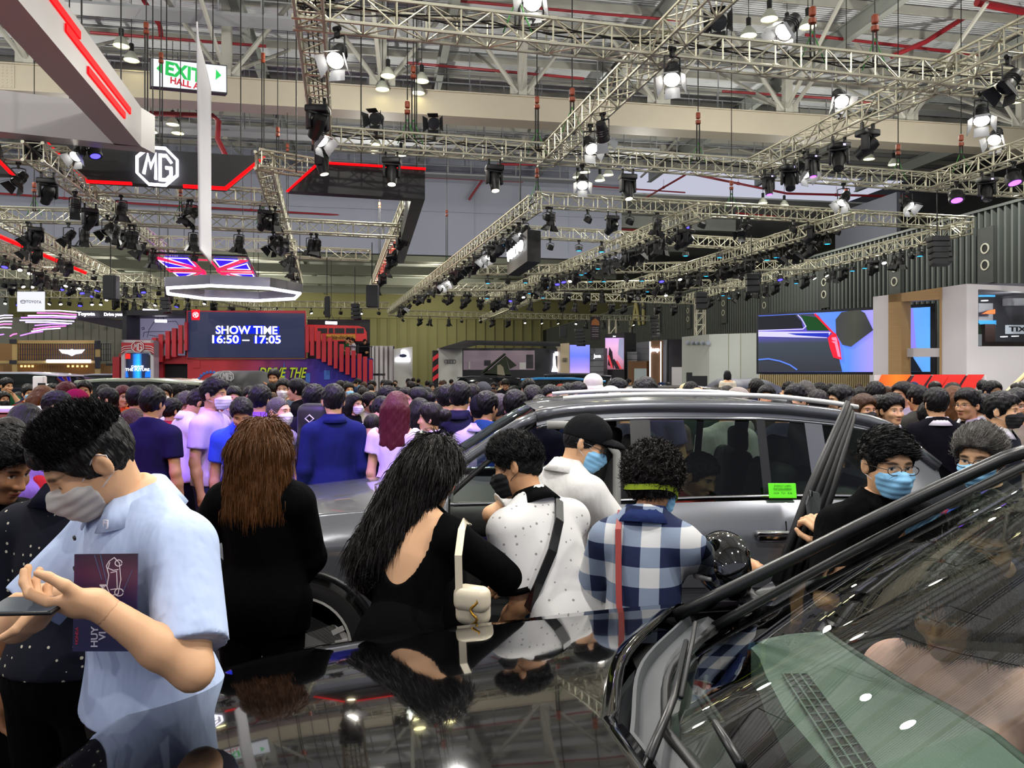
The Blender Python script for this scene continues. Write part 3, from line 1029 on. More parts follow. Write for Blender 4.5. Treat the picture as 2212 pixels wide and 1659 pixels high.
# ---- booths, screens and hanging signs ----------------------------------------------
class VP:
	"""A vertical plane that passes column x0 at depth Y0 and column x1 at depth Y1."""

	def __init__(s, x0, Y0, x1, Y1):
		s.A = at(x0, HY, Y0)
		s.B = at(x1, HY, Y1)
		d = (s.B - s.A).normalized()
		s.d = d
		s.n = Vector((d.y, -d.x, 0))              # towards the viewer
		s.rz = math.atan2(d.y, d.x)

	def pt(s, px, py, off=0.0):
		k = (px - CX) / F
		A, B = s.A + s.n * off, s.B + s.n * off
		t = (k * A.y - A.x) / ((B.x - A.x) - k * (B.y - A.y))
		p = A.lerp(B, t)
		p.z = CH + (HY - py) / F * p.y
		return p

	def poly(s, mb, pts, off=0.0, th=0.02):
		return mb.prism([s.pt(x, y, off) for x, y in pts], 0, s.n * -th)

	def rect(s, mb, x0, y0, x1, y1, off=0.0, th=0.02):
		return s.poly(mb, [(x0, y1), (x1, y1), (x1, y0), (x0, y0)], off, th)

	def floor_rect(s, mb, x0, y0, x1, off=0.0, th=0.3, y0b=None):
		"""From the top line y0 (y0b at x1) down to the floor."""
		a, b = s.pt(x0, y0, off), s.pt(x1, y0 if y0b is None else y0b, off)
		a0, b0 = Vector((a.x, a.y, 0)), Vector((b.x, b.y, 0))
		return mb.prism([a0, b0, b, a], 0, s.n * -th)

	def txt(s, name, t, px, py, wpx, m, parent=None, off=0.03, bold=0.02, hpx=None, **k):
		"""Lettering centred on a pixel, wpx wide."""
		c = s.pt(px, py, off)
		o = text(name, t, 1.0, m, parent, c, (PI / 2, 0, s.rz), 0.008, bold, **k)
		xs = [v.co.x for v in o.data.vertices]
		ys = [v.co.y for v in o.data.vertices]
		w = (s.pt(px + wpx / 2, py, off) - s.pt(px - wpx / 2, py, off)).length
		kx = w / max(1e-6, max(xs) - min(xs))
		ky = kx if hpx is None else (hpx / F * c.y) / (max(ys) - min(ys))
		mx, my = (max(xs) + min(xs)) / 2, (max(ys) + min(ys)) / 2
		for v in o.data.vertices:
			v.co.x = (v.co.x - mx) * kx
			v.co.y = (v.co.y - my) * ky
		o.data.update()
		return o


def stroke(mb, pts, w, tf, th=0.02, closed=False):
	"""A mitred line of width w in a plane; tf maps (x, y, depth) to a point."""
	n = len(pts)
	P = [Vector((p[0], p[1])) for p in pts]
	L, Rr = [], []
	for i in range(n):
		a = P[i - 1] if (i > 0 or closed) else None
		c = P[(i + 1) % n] if (i < n - 1 or closed) else None
		d1 = (P[i] - a).normalized() if a is not None else (c - P[i]).normalized()
		d2 = (c - P[i]).normalized() if c is not None else d1
		n1, n2 = Vector((-d1.y, d1.x)), Vector((-d2.y, d2.x))
		m = (n1 + n2)
		m = m.normalized() if m.length > 1e-4 else n1
		k = min(2.2, 1.0 / max(0.3, m.dot(n1)))
		L.append(P[i] + m * (w / 2 * k))
		Rr.append(P[i] - m * (w / 2 * k))
	m = n if closed else n - 1
	for i in range(m):
		j = (i + 1) % n
		q = [Rr[i], Rr[j], L[j], L[i]]
		mb.add([tf(p.x, p.y, 0) for p in q] + [tf(p.x, p.y, -th) for p in q], [(0, 1, 2, 3), (7, 6, 5, 4), (0, 4, 5, 1), (2, 6, 7, 3), (1, 5, 6, 2), (3, 7, 4, 0)])


OCT = [(math.cos(PI / 8 + k * PI / 4) / math.cos(PI / 8), math.sin(PI / 8 + k * PI / 4) / math.cos(PI / 8)) for k in range(8)]


def mg(parent, m, tf, th=0.02, ring2=None, name='emblem'):
	"""The octagon emblem in unit size."""
	b = MB()
	stroke(b, [(x * 0.93, y * 0.93) for x, y in OCT], 0.11, tf, th, True)
	stroke(b, [(-0.62, -0.42), (-0.43, 0.52), (-0.30, -0.05), (-0.07, 0.55), (-0.07, -0.66)], 0.12, tf, th)
	stroke(b, [(0.66, 0.22), (0.42, 0.56), (0.13, 0.56), (0.13, -0.66), (0.42, -0.66), (0.64, -0.42), (0.64, -0.05), (0.38, -0.05)], 0.13, tf, th)
	return b.build(name, m, parent)


m_fblk = mat('fascia_black', '#15161a', 0.5)
m_white = mat('booth_white', '#d5d3d4', 0.55)
m_silver = mat('frame_silver', '#b9b7b8', 0.45)
g_red = glow('led_red', '#ff0a12', 1.25)
g_white = glow('led_white', '#f4efff', 4.0)
g_sign = glow('sign_white', '#f5f8ff', 0.9)
m_hang = mat('wire_grey', '#3a3a3a', 0.5)

# black fascia with the lit octagon emblem
pl = VP(100, 17.6, 570, 19.0)
f1 = thing('hanging_fascia', 'black hanging fascia edged with red light and bearing a lit white octagon emblem', 'sign', pl.pt(330, 355), 0)


def rel(root, mbuild):
	"""Keep a child where it was built though its parent stands elsewhere."""
	mbuild.location = mbuild.location - root.location if root.rotation_euler.z == 0 else mbuild.location
	return mbuild


b = MB(); pl.poly(b, [(101, 307), (186, 390), (487, 407), (569, 339)], 0, 0.35); rel(f1, b.build('panel', m_fblk, f1))
for q in ([(99, 306), (104, 306), (191, 393), (184, 393)], [(184, 388), (184, 393), (284, 398), (284, 393)], [(395, 398), (395, 404), (489, 409), (486, 403)], [(484, 404), (489, 409), (573, 338), (565, 338)]):
	b = MB(); pl.poly(b, q, 0.06, 0.12); rel(f1, b.build('light_strip', g_red, f1))
c = pl.pt(339, 358, 0.18)
sz = 43 / F * c.y
e1 = rel(f1, mg(f1, g_white, lambda x, y, z: c + pl.d * x * sz + Vector((0, 0, 1)) * y * sz + pl.n * z, 0.10))
b = MB(); b.prism([c + pl.d * x * sz * 0.95 + Vector((0, 0, y * sz * 0.95)) - pl.n * 0.1 for x, y in OCT], 0, pl.n * -0.08); rel(f1, b.build('backing', m_fblk, e1))
b = MB()
for x in (150, 330, 520):
	p = pl.pt(x, 330, -0.17); b.tube(p, (p.x, p.y, 14.5), 0.015, 5)
rel(f1, b.build('cable', m_cable, f1))

# second black fascia, its side running away, red bar at its far end
pl2 = VP(620, 16.3, 920, 17.2)
f2 = thing('hanging_fascia', 'plain black hanging fascia with red light along its top and slanted end', 'sign', pl2.pt(780, 400), 0)
b = MB(); pl2.poly(b, [(622, 412), (918, 430), (918, 364), (690, 350)], 0, 0.3)
rel(f2, b.build('panel', m_fblk, f2))
pa, pb = pl2.pt(918, 430), pl2.pt(918, 364)
dd = (at(872, 500, 27.0) - pa); dd.z = 0
b = MB(); b.prism([pa, pa + dd, pb + dd, pb], 0, Vector((-0.3, 0, 0))); rel(f2, b.build('side_panel', m_fblk, f2))
for q in ([(618, 412), (624, 412), (694, 350), (688, 348)], [(688, 348), (688, 352), (920, 366), (920, 362)]):
	b = MB(); pl2.poly(b, q, 0.06, 0.12); rel(f2, b.build('light_strip', g_red, f2))
b = MB()
for x in (640, 780, 900):
	p = pl2.pt(x, 372, -0.17); b.tube(p, (p.x, p.y, 14.5), 0.015, 5)
rel(f2, b.build('cable', m_cable, f2))
b = MB(); b.prism([atz(878, 510, 6.2), atz(823, 613, 6.2), atz(820, 612, 6.25) + Vector((-0.15, 0, 0)), atz(869, 510, 6.25)], 0.0, Vector((0, 0, 0.3)))
tag(b.build('hanging_light_bar', g_red), 'thick red light bar slanting down behind the plain black fascia', 'light')
f3 = thing('hanging_fascia', 'corner of a black hanging fascia with a red edge cut by the view', 'sign', at(-40, 350, 16), 0)
b = MB(); b.prism([at(-120, 300, 16), at(-80, 374, 16), at(24, 376, 16), at(-10, 342, 16), at(-20, 300, 16)], 0, Vector((0, 0.3, 0))); rel(f3, b.build('panel', m_fblk, f3))
b = MB(); b.prism([at(-14, 340, 15.9), at(-8, 340, 15.9), at(27, 376, 15.9), at(20, 376, 15.9)], 0, Vector((0, 0.1, 0))); rel(f3, b.build('light_strip', g_red, f3))
b = MB(); b.tube(atz(-30, 498, 6.0), atz(184, 589, 6.0), 0.07, 8)
tag(b.build('hanging_light_bar', g_red), 'long thin red light line sloping down at the edge of the view', 'light')

# white frame with the red slots
wf = thing('hanging_box_sign', 'big white hanging frame corner with three glowing red slots', 'sign', at(320, 280, 15.5), 0)
A1, A2 = at(20, -20, 9.35), at(305, 312, 15.75)
A1.z = A2.z = 6.5
T = Vector((0, 0, 0.80))
nrm = (A2 - A1).normalized().cross(Vector((0, 0, 1)))
if nrm.x < 0:
	nrm = -nrm
b = MB()
b.prism([A1, A2, A2 + T, A1 + T], 0, nrm * -0.5)
B2 = at(-60, 262, 14.6); B2.z = 6.5
b.prism([A2 - nrm * .0, B2, B2 + T, A2 + T], 0, Vector((0.05, 0.5, 0)))
rel(wf, b.build('panel', m_silver, wf))
b = MB()


def slot(u0, u1, v):
	p, q = A1.lerp(A2, u0), A1.lerp(A2, u1)
	w = 0.075
	b.prism([p + T * (v - w) + nrm * 0.03, q + T * (v - w) + nrm * 0.03, q + T * (v + w) + nrm * 0.03, p + T * (v + w) + nrm * 0.03], 0, nrm * -0.05)


slot(0.10, 0.40, 0.72); slot(0.30, 0.86, 0.52); slot(0.46, 0.80, 0.25)
rel(wf, b.build('slot', g_red, wf))
b = MB()
for u in (0.15, 0.55, 0.92):
	p = A1.lerp(A2, u) - nrm * 0.25; b.tube(p + T, (p.x, p.y, 14.5), 0.015, 5)
rel(wf, b.build('cable', m_cable, wf))

# white fabric blade seen almost edge-on
m_fabric = mat('white_fabric', '#c9c8cb', 0.8)
b = MB()
rows = []
Yb = 8.4
for i in range(29):
	t = i / 28
	py = 46 + (557 - 46) * t
	bulge = math.sin(PI * min(1, t * 1.02)) ** 0.6
	xl = 424 + 5 * t + (0 if t < 0.96 else (t - .96) * 400)
	xr = 424 + (30 if t > 0.22 else 30 * (t / 0.22) ** 0.75) + 0.5 * t
	xr = min(xr, 454) - (0 if t < 0.9 else 0)
	row = []
	for j in range(7):
		u = j / 6
		p = at(xl + (xr - xl) * u, py, Yb)
		p.y += 0.10 * math.sin(u * PI) * bulge + u * 0.5
		p.x *= p.y / Yb
		p.z = CH + (p.z - CH) * 1.0
		row.append(p)
	rows.append(row)
b.grid(rows)
o = b.build('hanging_banner', m_fabric, smooth=True)
sm = o.modifiers.new('thick', 'SOLIDIFY'); sm.thickness = 0.015
tag(o, 'tall narrow white fabric blade hanging in front of the EXIT sign', 'banner')
b = MB(); p = at(424, 46, Yb); b.tube(p, (p.x, p.y, 14.5), 0.008, 5)
b.build('cord', m_cable, o)

# EXIT sign
m_green = mat('exit_green', '#17a54a', 0.5, emit='#18b04e', es=0.5)
m_dkred = mat('exit_red', '#b3202e', 0.5, emit='#c02838', es=0.4)
pe = VP(326, 20.5, 490, 21.6)
ex = thing('hanging_exit_sign', 'lit white EXIT HALL sign hanging under the roof', 'sign', pe.pt(408, 165), 0)
b = MB(); pe.poly(b, [(326, 187), (491, 203), (490, 141), (326, 124)], 0, 0.22); rel(ex, b.build('case', m_blk2, ex))
b = MB(); pe.poly(b, [(328, 185), (489, 199), (488.5, 143), (328, 126)], 0.02, 0.02); rel(ex, b.build('face', g_sign, ex))
t_ = pe.txt('lettering', 'EXIT', 398, 156, 78, m_green, ex, 0.04, 0.035, 30); rel(ex, t_); t_.rotation_euler = (PI / 2, R(2.0), pe.rz)
t_ = pe.txt('lettering', 'HALL A', 400, 180, 62, m_dkred, ex, 0.04, 0.03, 14); rel(ex, t_); t_.rotation_euler = (PI / 2, R(2.0), pe.rz)
b = MB(); pe.poly(b, [(338, 147), (350, 159), (349, 137)], 0.04, 0.02); pe.poly(b, [(466, 172), (478, 163), (467, 150)], 0.04, 0.02); rel(ex, b.build('arrow', m_green, ex))
b = MB()
for x in (360, 460):
	p = pe.pt(x, 130, -0.1); b.tube(p, (p.x, p.y, 15), 0.015, 5)
rel(ex, b.build('cable', m_cable, ex))
pe2 = VP(592, 40, 642, 40.6)
b = MB(); pe2.rect(b, 594, 612, 641, 626, 0, 0.2)
ex2 = tag(b.build('hanging_exit_sign', g_sign), 'small far EXIT sign just above the glowing octagon ring', 'sign')
pe2.txt('lettering', 'EXIT', 617, 619, 26, m_green, ex2, 0.05, 0.04, 9)

# black hanging sign with white lettering seen at an angle
pv = VP(1095, 22.6, 1118, 20.4)
vs_ = thing('hanging_sign', 'black hanging sign with glowing white capital letters, seen at an angle', 'sign', pv.pt(1118, 545), 0)
b = MB()
q0, q1, q2, q3 = at(1096, 590, 22.4), at(1139, 570, 19.6), at(1139, 504, 19.6), at(1096, 527, 22.4)
q0.z = q1.z = (q0.z + q1.z) / 2; q2.z = q3.z = (q2.z + q3.z) / 2
b.prism([q0, q1, q2, q3], 0, Vector((0.35, 0.2, 0))); rel(vs_, b.build('panel', m_fblk, vs_))
dv = (q1 - q0).normalized()
o = text('lettering', 'VOLVO', 0.40, glow('sign_white_bright', '#ffffff', 3), vs_, (q0 + q1 + q2 + q3) / 4 + Vector((-0.06, -0.05, 0.05)), (PI / 2, 0, math.atan2(dv.y, dv.x)), 0.02, 0.02, sx=1.45, space=1.25)
rel(vs_, o)
b = MB(); p = q2.lerp(q3, 0.5); b.tube(p + Vector((0.1, 0.1, 0)), (p.x + 0.1, p.y + 0.1, 8.0), 0.02, 5); rel(vs_, b.build('cable', m_cable, vs_))


def simple(name, label, cat, parts, group=None):
	"""parts: [(part name, material, function that fills a mesh builder)]; the first is the body itself when alone."""
	if len(parts) == 1:
		b = MB(); parts[0][2](b)
		return tag(b.build(name, parts[0][1], smooth=30), label, cat, group)
	r = thing(name, label, cat, (0, 0, 0), 0, group)
	for nm, m, fn in parts:
		b = MB(); fn(b)
		b.build(nm, m, r, smooth=30)
	# stand the root at the base of its parts
	vs = [Vector(v.co) for c in r.children for v in c.data.vertices]
	base = Vector(((min(v.x for v in vs) + max(v.x for v in vs)) / 2, (min(v.y for v in vs) + max(v.y for v in vs)) / 2, min(v.z for v in vs)))
	r.location = base
	for c_ in r.children:
		c_.location = -base
	return r


def addto(r, o):
	o.parent = r
	o.location = Vector(o.location) - Vector(r.location)
	return o


# ---------------------------------------------------------------- stage with the show-time screen
mgp = VP(240, 26.4, 805, 27.8)
m_mgred = mat('booth_red', '#b3232d', 0.5)
m_slatred = mat('slat_red', '#c02631', 0.45)
m_scr = mat('screen_navy', '#0a0d1c', 0.35, emit='#141d3c', es=0.9)
g_blue = glow('pixel_blue', '#1226d8', 1.0)
g_text = glow('pixel_white', '#f6f4ff', 1.6)


def graded(name, stops, axis='X', rough=0.6, es=0.0):
	m = bpy.data.materials.new(name)
	m.use_nodes = True
	nt = m.node_tree
	bs = nt.nodes['Principled BSDF']
	bs.inputs['Roughness'].default_value = rough
	tc = nt.nodes.new('ShaderNodeTexCoord')
	sp = nt.nodes.new('ShaderNodeSeparateXYZ')
	cr = nt.nodes.new('ShaderNodeValToRGB')
	nt.links.new(tc.outputs['Generated'], sp.inputs[0])
	nt.links.new(sp.outputs[axis], cr.inputs[0])
	el = cr.color_ramp.elements
	while len(el) < len(stops):
		el.new(0.5)
	for e, (p, c) in zip(el, stops):
		e.position = p
		e.color = (*lin(c), 1)
	nt.links.new(cr.outputs[0], bs.inputs['Base Color'])
	if es:
		nt.links.new(cr.outputs[0], bs.inputs['Emission Color'])
		bs.inputs['Emission Strength'].default_value = es
	return m


m_mural = graded('mural_print', [(0.0, '#b4242c'), (0.36, '#b93038'), (0.55, '#7a2a6a'), (0.75, '#33249a'), (1.0, '#2a2090')])
simple('stage_wall', 'red and purple mural wall under the show-time screen', 'wall', [
	('mural', m_mural, lambda b: (mgp.floor_rect(b, 405, 775.5, 806, 0, 0.4), mgp.floor_rect(b, 338, 773, 352, 0, 0.4), mgp.rect(b, 338, 773, 405, 786, 0, 0.4))),
	('doorway', m_dark, lambda b: mgp.floor_rect(b, 352, 786, 405, -0.25, 0.1)),
])
for o in [x for x in S.objects if x.get('label', '').startswith('red and purple mural')]:
	MURAL = o
for t_, x_, w_ in (('DRIVE', 587, 64), ('THE', 643, 40)):
	addto(MURAL, mgp.txt('lettering', t_, x_, 806, w_, mat('graffiti_navy', '#141a4a', 0.6), None, 0.03, 0.05, 26, shear=0.35))
	addto(MURAL, mgp.txt('lettering', t_, x_ + 2, 805, w_ - 3, mat('graffiti_lime', '#b9cc22', 0.6, emit='#b9cc22', es=0.12), None, 0.06, 0.015, 22, shear=0.35))
b = MB()
for k in range(13):                                   # the painted ferris wheel
	a = PI * k / 12
	p = mgp.pt(455 + 29 * math.cos(a), 832 - 29 * math.sin(a), 0.02)
	b.lathe([(0.001, 0.01), (0.05, 0.0)], 10, Matrix.Rotation(PI / 2, 3, 'X'), p)
pts = [(455 + 27 * math.cos(PI * k / 24), 832 - 27 * math.sin(PI * k / 24)) for k in range(25)]
stroke(b, pts, 1.6, lambda x, y, z: mgp.pt(x, y, 0.02 + z), 0.01)
mgp.poly(b, [(608, 826), (618, 826), (614, 780)], 0.02, 0.01)
mgp.rect(b, 700, 800, 713, 820, 0.02, 0.01)
mgp.rect(b, 660, 806, 670, 826, 0.02, 0.01)
addto(MURAL, b.build('mural_drawing', mat('mural_blue', '#3f6ec4', 0.6)))
b = MB(); mgp.rect(b, 416, 779, 432, 795, 0.02, 0.01); o = addto(MURAL, b.build('tile', m_mgred))
scr = simple('led_screen', 'big dark blue screen showing the white show-time hours', 'screen', [
	('case', m_mgred, lambda b: mgp.rect(b, 403, 671, 660, 774, 0.08, 0.35)),
	('panel', m_scr, lambda b: mgp.poly(b, [(406, 772), (658, 773), (658, 677), (406, 673)], 0.10, 0.02)),
	('pixel_block', g_blue, lambda b: [mgp.rect(b, x0, y0, x1, y1, 0.115, 0.015) for x0, y0, x1, y1 in ((466, 706, 486, 722), (500, 704, 520, 722), (527, 703, 572, 721), (580, 705, 603, 722), (462, 726, 484, 742), (490, 724, 520, 743), (548, 727, 575, 742), (585, 724, 606, 742), (520, 708, 530, 718))]),
	('tile', glow('tile_red', '#ff1322', 1.6), lambda b: mgp.rect(b, 414, 669, 431, 691, 0.12, 0.03)),
])
addto(scr, mgp.txt('lettering', 'SHOW TIME', 533, 713, 133, g_text, None, 0.13, 0.02, 18))
addto(scr, mgp.txt('lettering', '16:50 \u2013 17:05', 533, 733, 148, g_text, None, 0.13, 0.02, 18))
cE = mgp.pt(422.5, 680, 0.14); sE = 6 / F * cE.y
o = mg(None, g_text, lambda x, y, z: cE + mgp.d * x * sE + Vector((0, 0, y * sE)) + mgp.n * z, 0.01); addto(scr, o)
RED = [(328, 337, 729, 785), (342, 351, 722, 782), (357, 366, 715, 775), (371, 380, 709, 771), (385, 393, 702, 764), (398, 404, 696, 757),
	   (660, 667, 702, 761), (670, 678, 706, 768), (683, 692, 715, 775), (695, 704, 722, 782), (708, 717, 729, 789), (721, 729, 736, 796), (733, 742, 743, 803), (746, 755, 750, 809), (759, 768, 757, 816), (772, 781, 764, 823), (784, 793, 770, 830), (797, 805, 777, 840)]
for i, (x0, x1, y0, y1) in enumerate(RED):
	b = MB(); mgp.rect(b, x0, y0, x1, y1, 0.30, 0.25)
	side = 'on the emblem-arch side of the show-time screen' if i < 6 else 'on the bus side of the show-time screen'
	k = 5 - i if i < 6 else i - 6
	tag(b.build('hanging_fin', m_slatred), ordinal(k) + ' red upright slat out from the screen, ' + side, 'slat', 'red stepped slats beside the screen')
# emblem arch
arch = simple('archway', 'grey arch with red stripes and a white octagon emblem over a blue screen', 'arch', [
	('frame', m_silver, lambda b: (mgp.floor_rect(b, 262, 734, 269, 0.9, 0.6), mgp.floor_rect(b, 325, 735, 332, 0.9, 0.6), mgp.poly(b, [(262, 770), (272, 762), (322, 762), (332, 771), (332, 735), (262, 734)], 0.9, 0.6))),
	('stripe_panel', m_mgred, lambda b: mgp.poly(b, [(262, 765), (276, 755), (318, 755), (332, 766), (332, 741), (262, 740)], 0.93, 0.03)),
	('screen', graded('arch_screen_print', [(0.0, '#05060c'), (0.30, '#0a1a40'), (0.45, '#1a8cff'), (0.55, '#20a8ff'), (0.68, '#0a1a40'), (1.0, '#05060c')], 'X', 0.4, 0.9), lambda b: mgp.poly(b, [(269, 822), (325, 822), (325, 770), (319, 764), (275, 764), (269, 770)], 0.75, 0.05)),
	('tile', glow('tile_red2', '#ff2a22', 1.3), lambda b: mgp.rect(b, 272, 764, 281, 775, 0.78, 0.02)),
	('screen_shape', glow('screen_azure', '#1a6cff', 1.3), lambda b: (mgp.poly(b, [(269, 815), (277, 815), (275, 803), (269, 801)], 0.77, 0.02), mgp.poly(b, [(313, 815), (325, 815), (325, 798), (314, 804)], 0.77, 0.02))),
])
b = MB()
for dy in (0, 5, 10):
	stroke(b, [(262, 752 + dy), (268, 748 + dy), (284, 747 + dy)], 1.3, lambda x, y, z: mgp.pt(x, y, 0.95 + z), 0.01)
	stroke(b, [(310, 747 + dy), (326, 748 + dy), (332, 752 + dy)], 1.3, lambda x, y, z: mgp.pt(x, y, 0.95 + z), 0.01)
addto(arch, b.build('stripe', m_white))
cE2 = mgp.pt(297, 749, 1.0); sE2 = 12.5 / F * cE2.y
b = MB(); b.prism([cE2 + mgp.d * x * sE2 * 1.05 + Vector((0, 0, y * sE2 * 1.05)) - mgp.n * 0.03 for x, y in OCT], 0, mgp.n * -0.03); addto(arch, b.build('emblem_plate', m_mgred))
addto(arch, mg(None, m_white, lambda x, y, z: cE2 + mgp.d * x * sE2 + Vector((0, 0, y * sE2)) + mgp.n * z, 0.02))
addto(arch, mgp.txt('lettering', 'DRIVE', 297, 792, 26, g_text, None, 0.78, 0.02, 5))
addto(arch, mgp.txt('lettering', 'THE FUTURE', 297, 798.5, 52, g_text, None, 0.78, 0.02, 6))
simple('booth_pylon', 'stepped red pylon standing beside the emblem arch', 'pylon', [('body', m_mgred, lambda b: (mgp.floor_rect(b, 243, 771, 258, 0.5, 0.5), mgp.floor_rect(b, 257, 764, 263, 0.4, 0.4)))])
# upper lounge on the arch side
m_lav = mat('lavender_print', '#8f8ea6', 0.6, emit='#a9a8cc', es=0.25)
m_line = mat('print_line', '#3a3a4c', 0.6)
lounge = simple('upper_lounge', 'black-framed upper lounge with a grey car drawing on its back wall', 'booth', [
	('frame', m_fblk, lambda b: (mgp.rect(b, 264, 670, 404, 681, -0.3, 1.6), mgp.rect(b, 264, 670, 273, 735, -0.3, 1.6), mgp.rect(b, 400, 670, 404, 772, -0.3, 1.6))),
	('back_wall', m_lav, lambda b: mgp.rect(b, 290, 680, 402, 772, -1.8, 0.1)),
	('deck_floor', m_fblk, lambda b: b.box((at(330, HY, 28.1).x, 28.1, 2.2), (2.6, 1.6, 0.08))),
	('side_wall', mat('lounge_grey', '#55565c', 0.7), lambda b: mgp.rect(b, 272, 680, 292, 772, -1.7, 0.1)),
	('deck', m_mgred, lambda b: (mgp.rect(b, 262, 734, 404, 739, -0.35, 1.4), mgp.rect(b, 338, 768, 404, 774, -0.1, 1.5))),
])
b = MB()
for pts in ([(318, 729), (322, 712), (333, 695), (380, 694), (392, 712)], [(309, 728), (311, 718), (330, 716), (395, 716)], [(322, 724), (345, 727), (395, 729)], [(305, 709), (311, 707), (312, 711), (306, 712)]):
	stroke(b, pts, 1.2, lambda x, y, z: mgp.pt(x, y, -1.68 + z), 0.01)
addto(lounge, b.build('drawing', m_line))
g_tube = glow('tube_glow', '#f6f0ff', 5)
TUBES = [((309, 670), (341, 672), -0.9, 'bright tube lamp on top of the upper lounge'), ((335, 693), (360, 694), -1.1, 'bright tube lamp hanging inside the upper lounge'), ((703, 697), (728, 698), 0.3, 'bright tube lamp hanging before the painted red bus')]
for (a, c_, off, lab) in TUBES:
	b = MB(); b.tube(mgp.pt(a[0], a[1], off), mgp.pt(c_[0], c_[1], off), 0.05, 8); o = tag(b.build('hanging_tube_lamp', g_tube), lab, 'lamp')
	m_ = (mgp.pt(a[0], a[1], off) + mgp.pt(c_[0], c_[1], off)) / 2
	b = MB(); b.tube(mgp.pt(a[0] + 4, a[1], off), m_ + Vector((0, 0, 0.3)), 0.01, 4); b.tube(mgp.pt(c_[0] - 4, c_[1], off), m_ + Vector((0, 0, 0.3)), 0.01, 4); b.tube(m_ + Vector((0, 0, .3)), m_ + Vector((0, 0, 2.2)), 0.01, 4); b.build('cord', m_cable, o)
# bus lounge
m_bus = mat('bus_red', '#c92b2b', 0.4, emit='#c92b2b', es=0.15)
bus = simple('upper_lounge', 'black panel with a painted red bus above the far slats', 'booth', [
	('panel', m_fblk, lambda b: (mgp.rect(b, 664, 690, 799, 742, -1.5, 0.2), mgp.rect(b, 664, 742, 799, 776, -1.6, 0.1))),
	('bus', m_bus, lambda b: mgp.poly(b, [(662, 737), (793, 737), (792, 718), (787, 708), (776, 704), (662, 701)], -1.4, 0.08)),
	('bus_window', m_blk2, lambda b: [mgp.rect(b, x0, 709, x1, 720, -1.38, 0.02) for x0, x1 in ((686, 707), (710, 720), (723, 744), (747, 767), (770, 786))]),
	('bus_sign', mat('bus_yellow', '#cf9a2e', 0.5), lambda b: mgp.rect(b, 690, 722, 768, 734, -1.38, 0.02)),
	('deck', mat('deck_navy', '#2a2468', 0.6), lambda b: mgp.rect(b, 660, 774, 805, 780, -0.1, 1.5)),
	('deck_floor', m_fblk, lambda b: b.box((at(740, HY, 29).x, 29.0, 1.85), (3.0, 1.4, 0.08))),
	('railing', m_blk, lambda b: (mgp.rect(b, 744, 748, 805, 749.5, -0.15, 0.04), mgp.rect(b, 772, 744, 774, 775, -0.15, 0.04), mgp.rect(b, 801, 748, 803, 775, -0.15, 0.04))),
])
addto(bus, mgp.txt('lettering', "Double-decker", 730, 728, 66, mat('bus_letter', '#4a2a10', 0.6), None, -1.35, 0.0, 8))
# glowing octagon ring
m_mirror = mat('ring_mirror', '#b8b4bc', 0.12, 0.9)
cR = at(507, 631, 24.2)
rgo = thing('hanging_ring', 'glowing white octagon ring with a mirrored rim, hung above the show-time screen', 'light', cR, 0)
ro = [(2.12 * x * (1.0 if abs(x) > 0.5 else 1.0), 2.3 * y) for x, y in [(math.cos(PI / 8 + k * PI / 4), math.sin(PI / 8 + k * PI / 4)) for k in range(8)]]
ro = [(-2.10, 0.0), (-1.55, 1.55), (0, 2.25), (1.45, 1.55), (2.08, -0.1), (1.55, -1.5), (0.1, -2.2), (-1.4, -1.6)]
b = MB()
b.path([(x, y, -0.05) for x, y in ro], 0.05, 8, True)
b.build('light_strip', glow('ring_glow', '#f3efff', 5), rgo)
b = MB()
for i in range(8):
	p, q = ro[i], ro[(i + 1) % 8]
	k = 1.03
	b.prism([(p[0] * k, p[1] * k, -0.02), (q[0] * k, q[1] * k, -0.02), (q[0] * k, q[1] * k, 0.26), (p[0] * k, p[1] * k, 0.26)], -0.02, 0.02)
b.build('rim', m_mirror, rgo)
b = MB()
for i in range(0, 8, 2):
	b.tube((ro[i][0], ro[i][1], 0.26), (ro[i][0], ro[i][1], 2.2), 0.012, 4)
b.build('cable', m_cable, rgo)
# flag-patterned light panel
g_fblue = glow('panel_blue', '#2a12ff', 1.6)
g_fline = glow('panel_line', '#c8a8ff', 3)
g_fred = glow('panel_red', '#ff1540', 2.4)
C4 = [atz(330, 553, 5.6), atz(533, 560, 5.6), atz(557, 606, 5.6), atz(392, 604, 5.6)]


def bil(u, v, d=0):
	return C4[0].lerp(C4[1], u).lerp(C4[3].lerp(C4[2], u), v) - Vector((0, 0, d))


jack = thing('hanging_light_display', 'blue and red crossed light panel hanging flat above the octagon ring', 'light', bil(0.5, 0.5), 0)
b = MB()
stroke(b, [(0, 0), (1, 0), (1, 1), (0, 1)], 0.03, lambda x, y, z: bil(x, y, -0.06 + z), 0.06, True)
rel(jack, b.build('frame', m_blk, jack))
b = MB()
for q in ([(0.12, 0.02), (0.36, 0.02), (0.36, 0.36)], [(0.02, 0.12), (0.30, 0.40), (0.02, 0.40)], [(0.64, 0.02), (0.9, 0.02), (0.64, 0.33)], [(0.98, 0.14), (0.98, 0.40), (0.72, 0.40)], [(0.02, 0.62), (0.28, 0.62), (0.02, 0.88)], [(0.14, 0.98), (0.36, 0.68), (0.36, 0.98)], [(0.66, 0.66), (0.66, 0.98), (0.88, 0.98)], [(0.72, 0.62), (0.98, 0.62), (0.98, 0.90)]):
	b.prism([bil(u, v, 0.02) for u, v in q], 0, Vector((0, 0, 0.04)))
rel(jack, b.build('blue_field', g_fblue, jack))
b = MB()
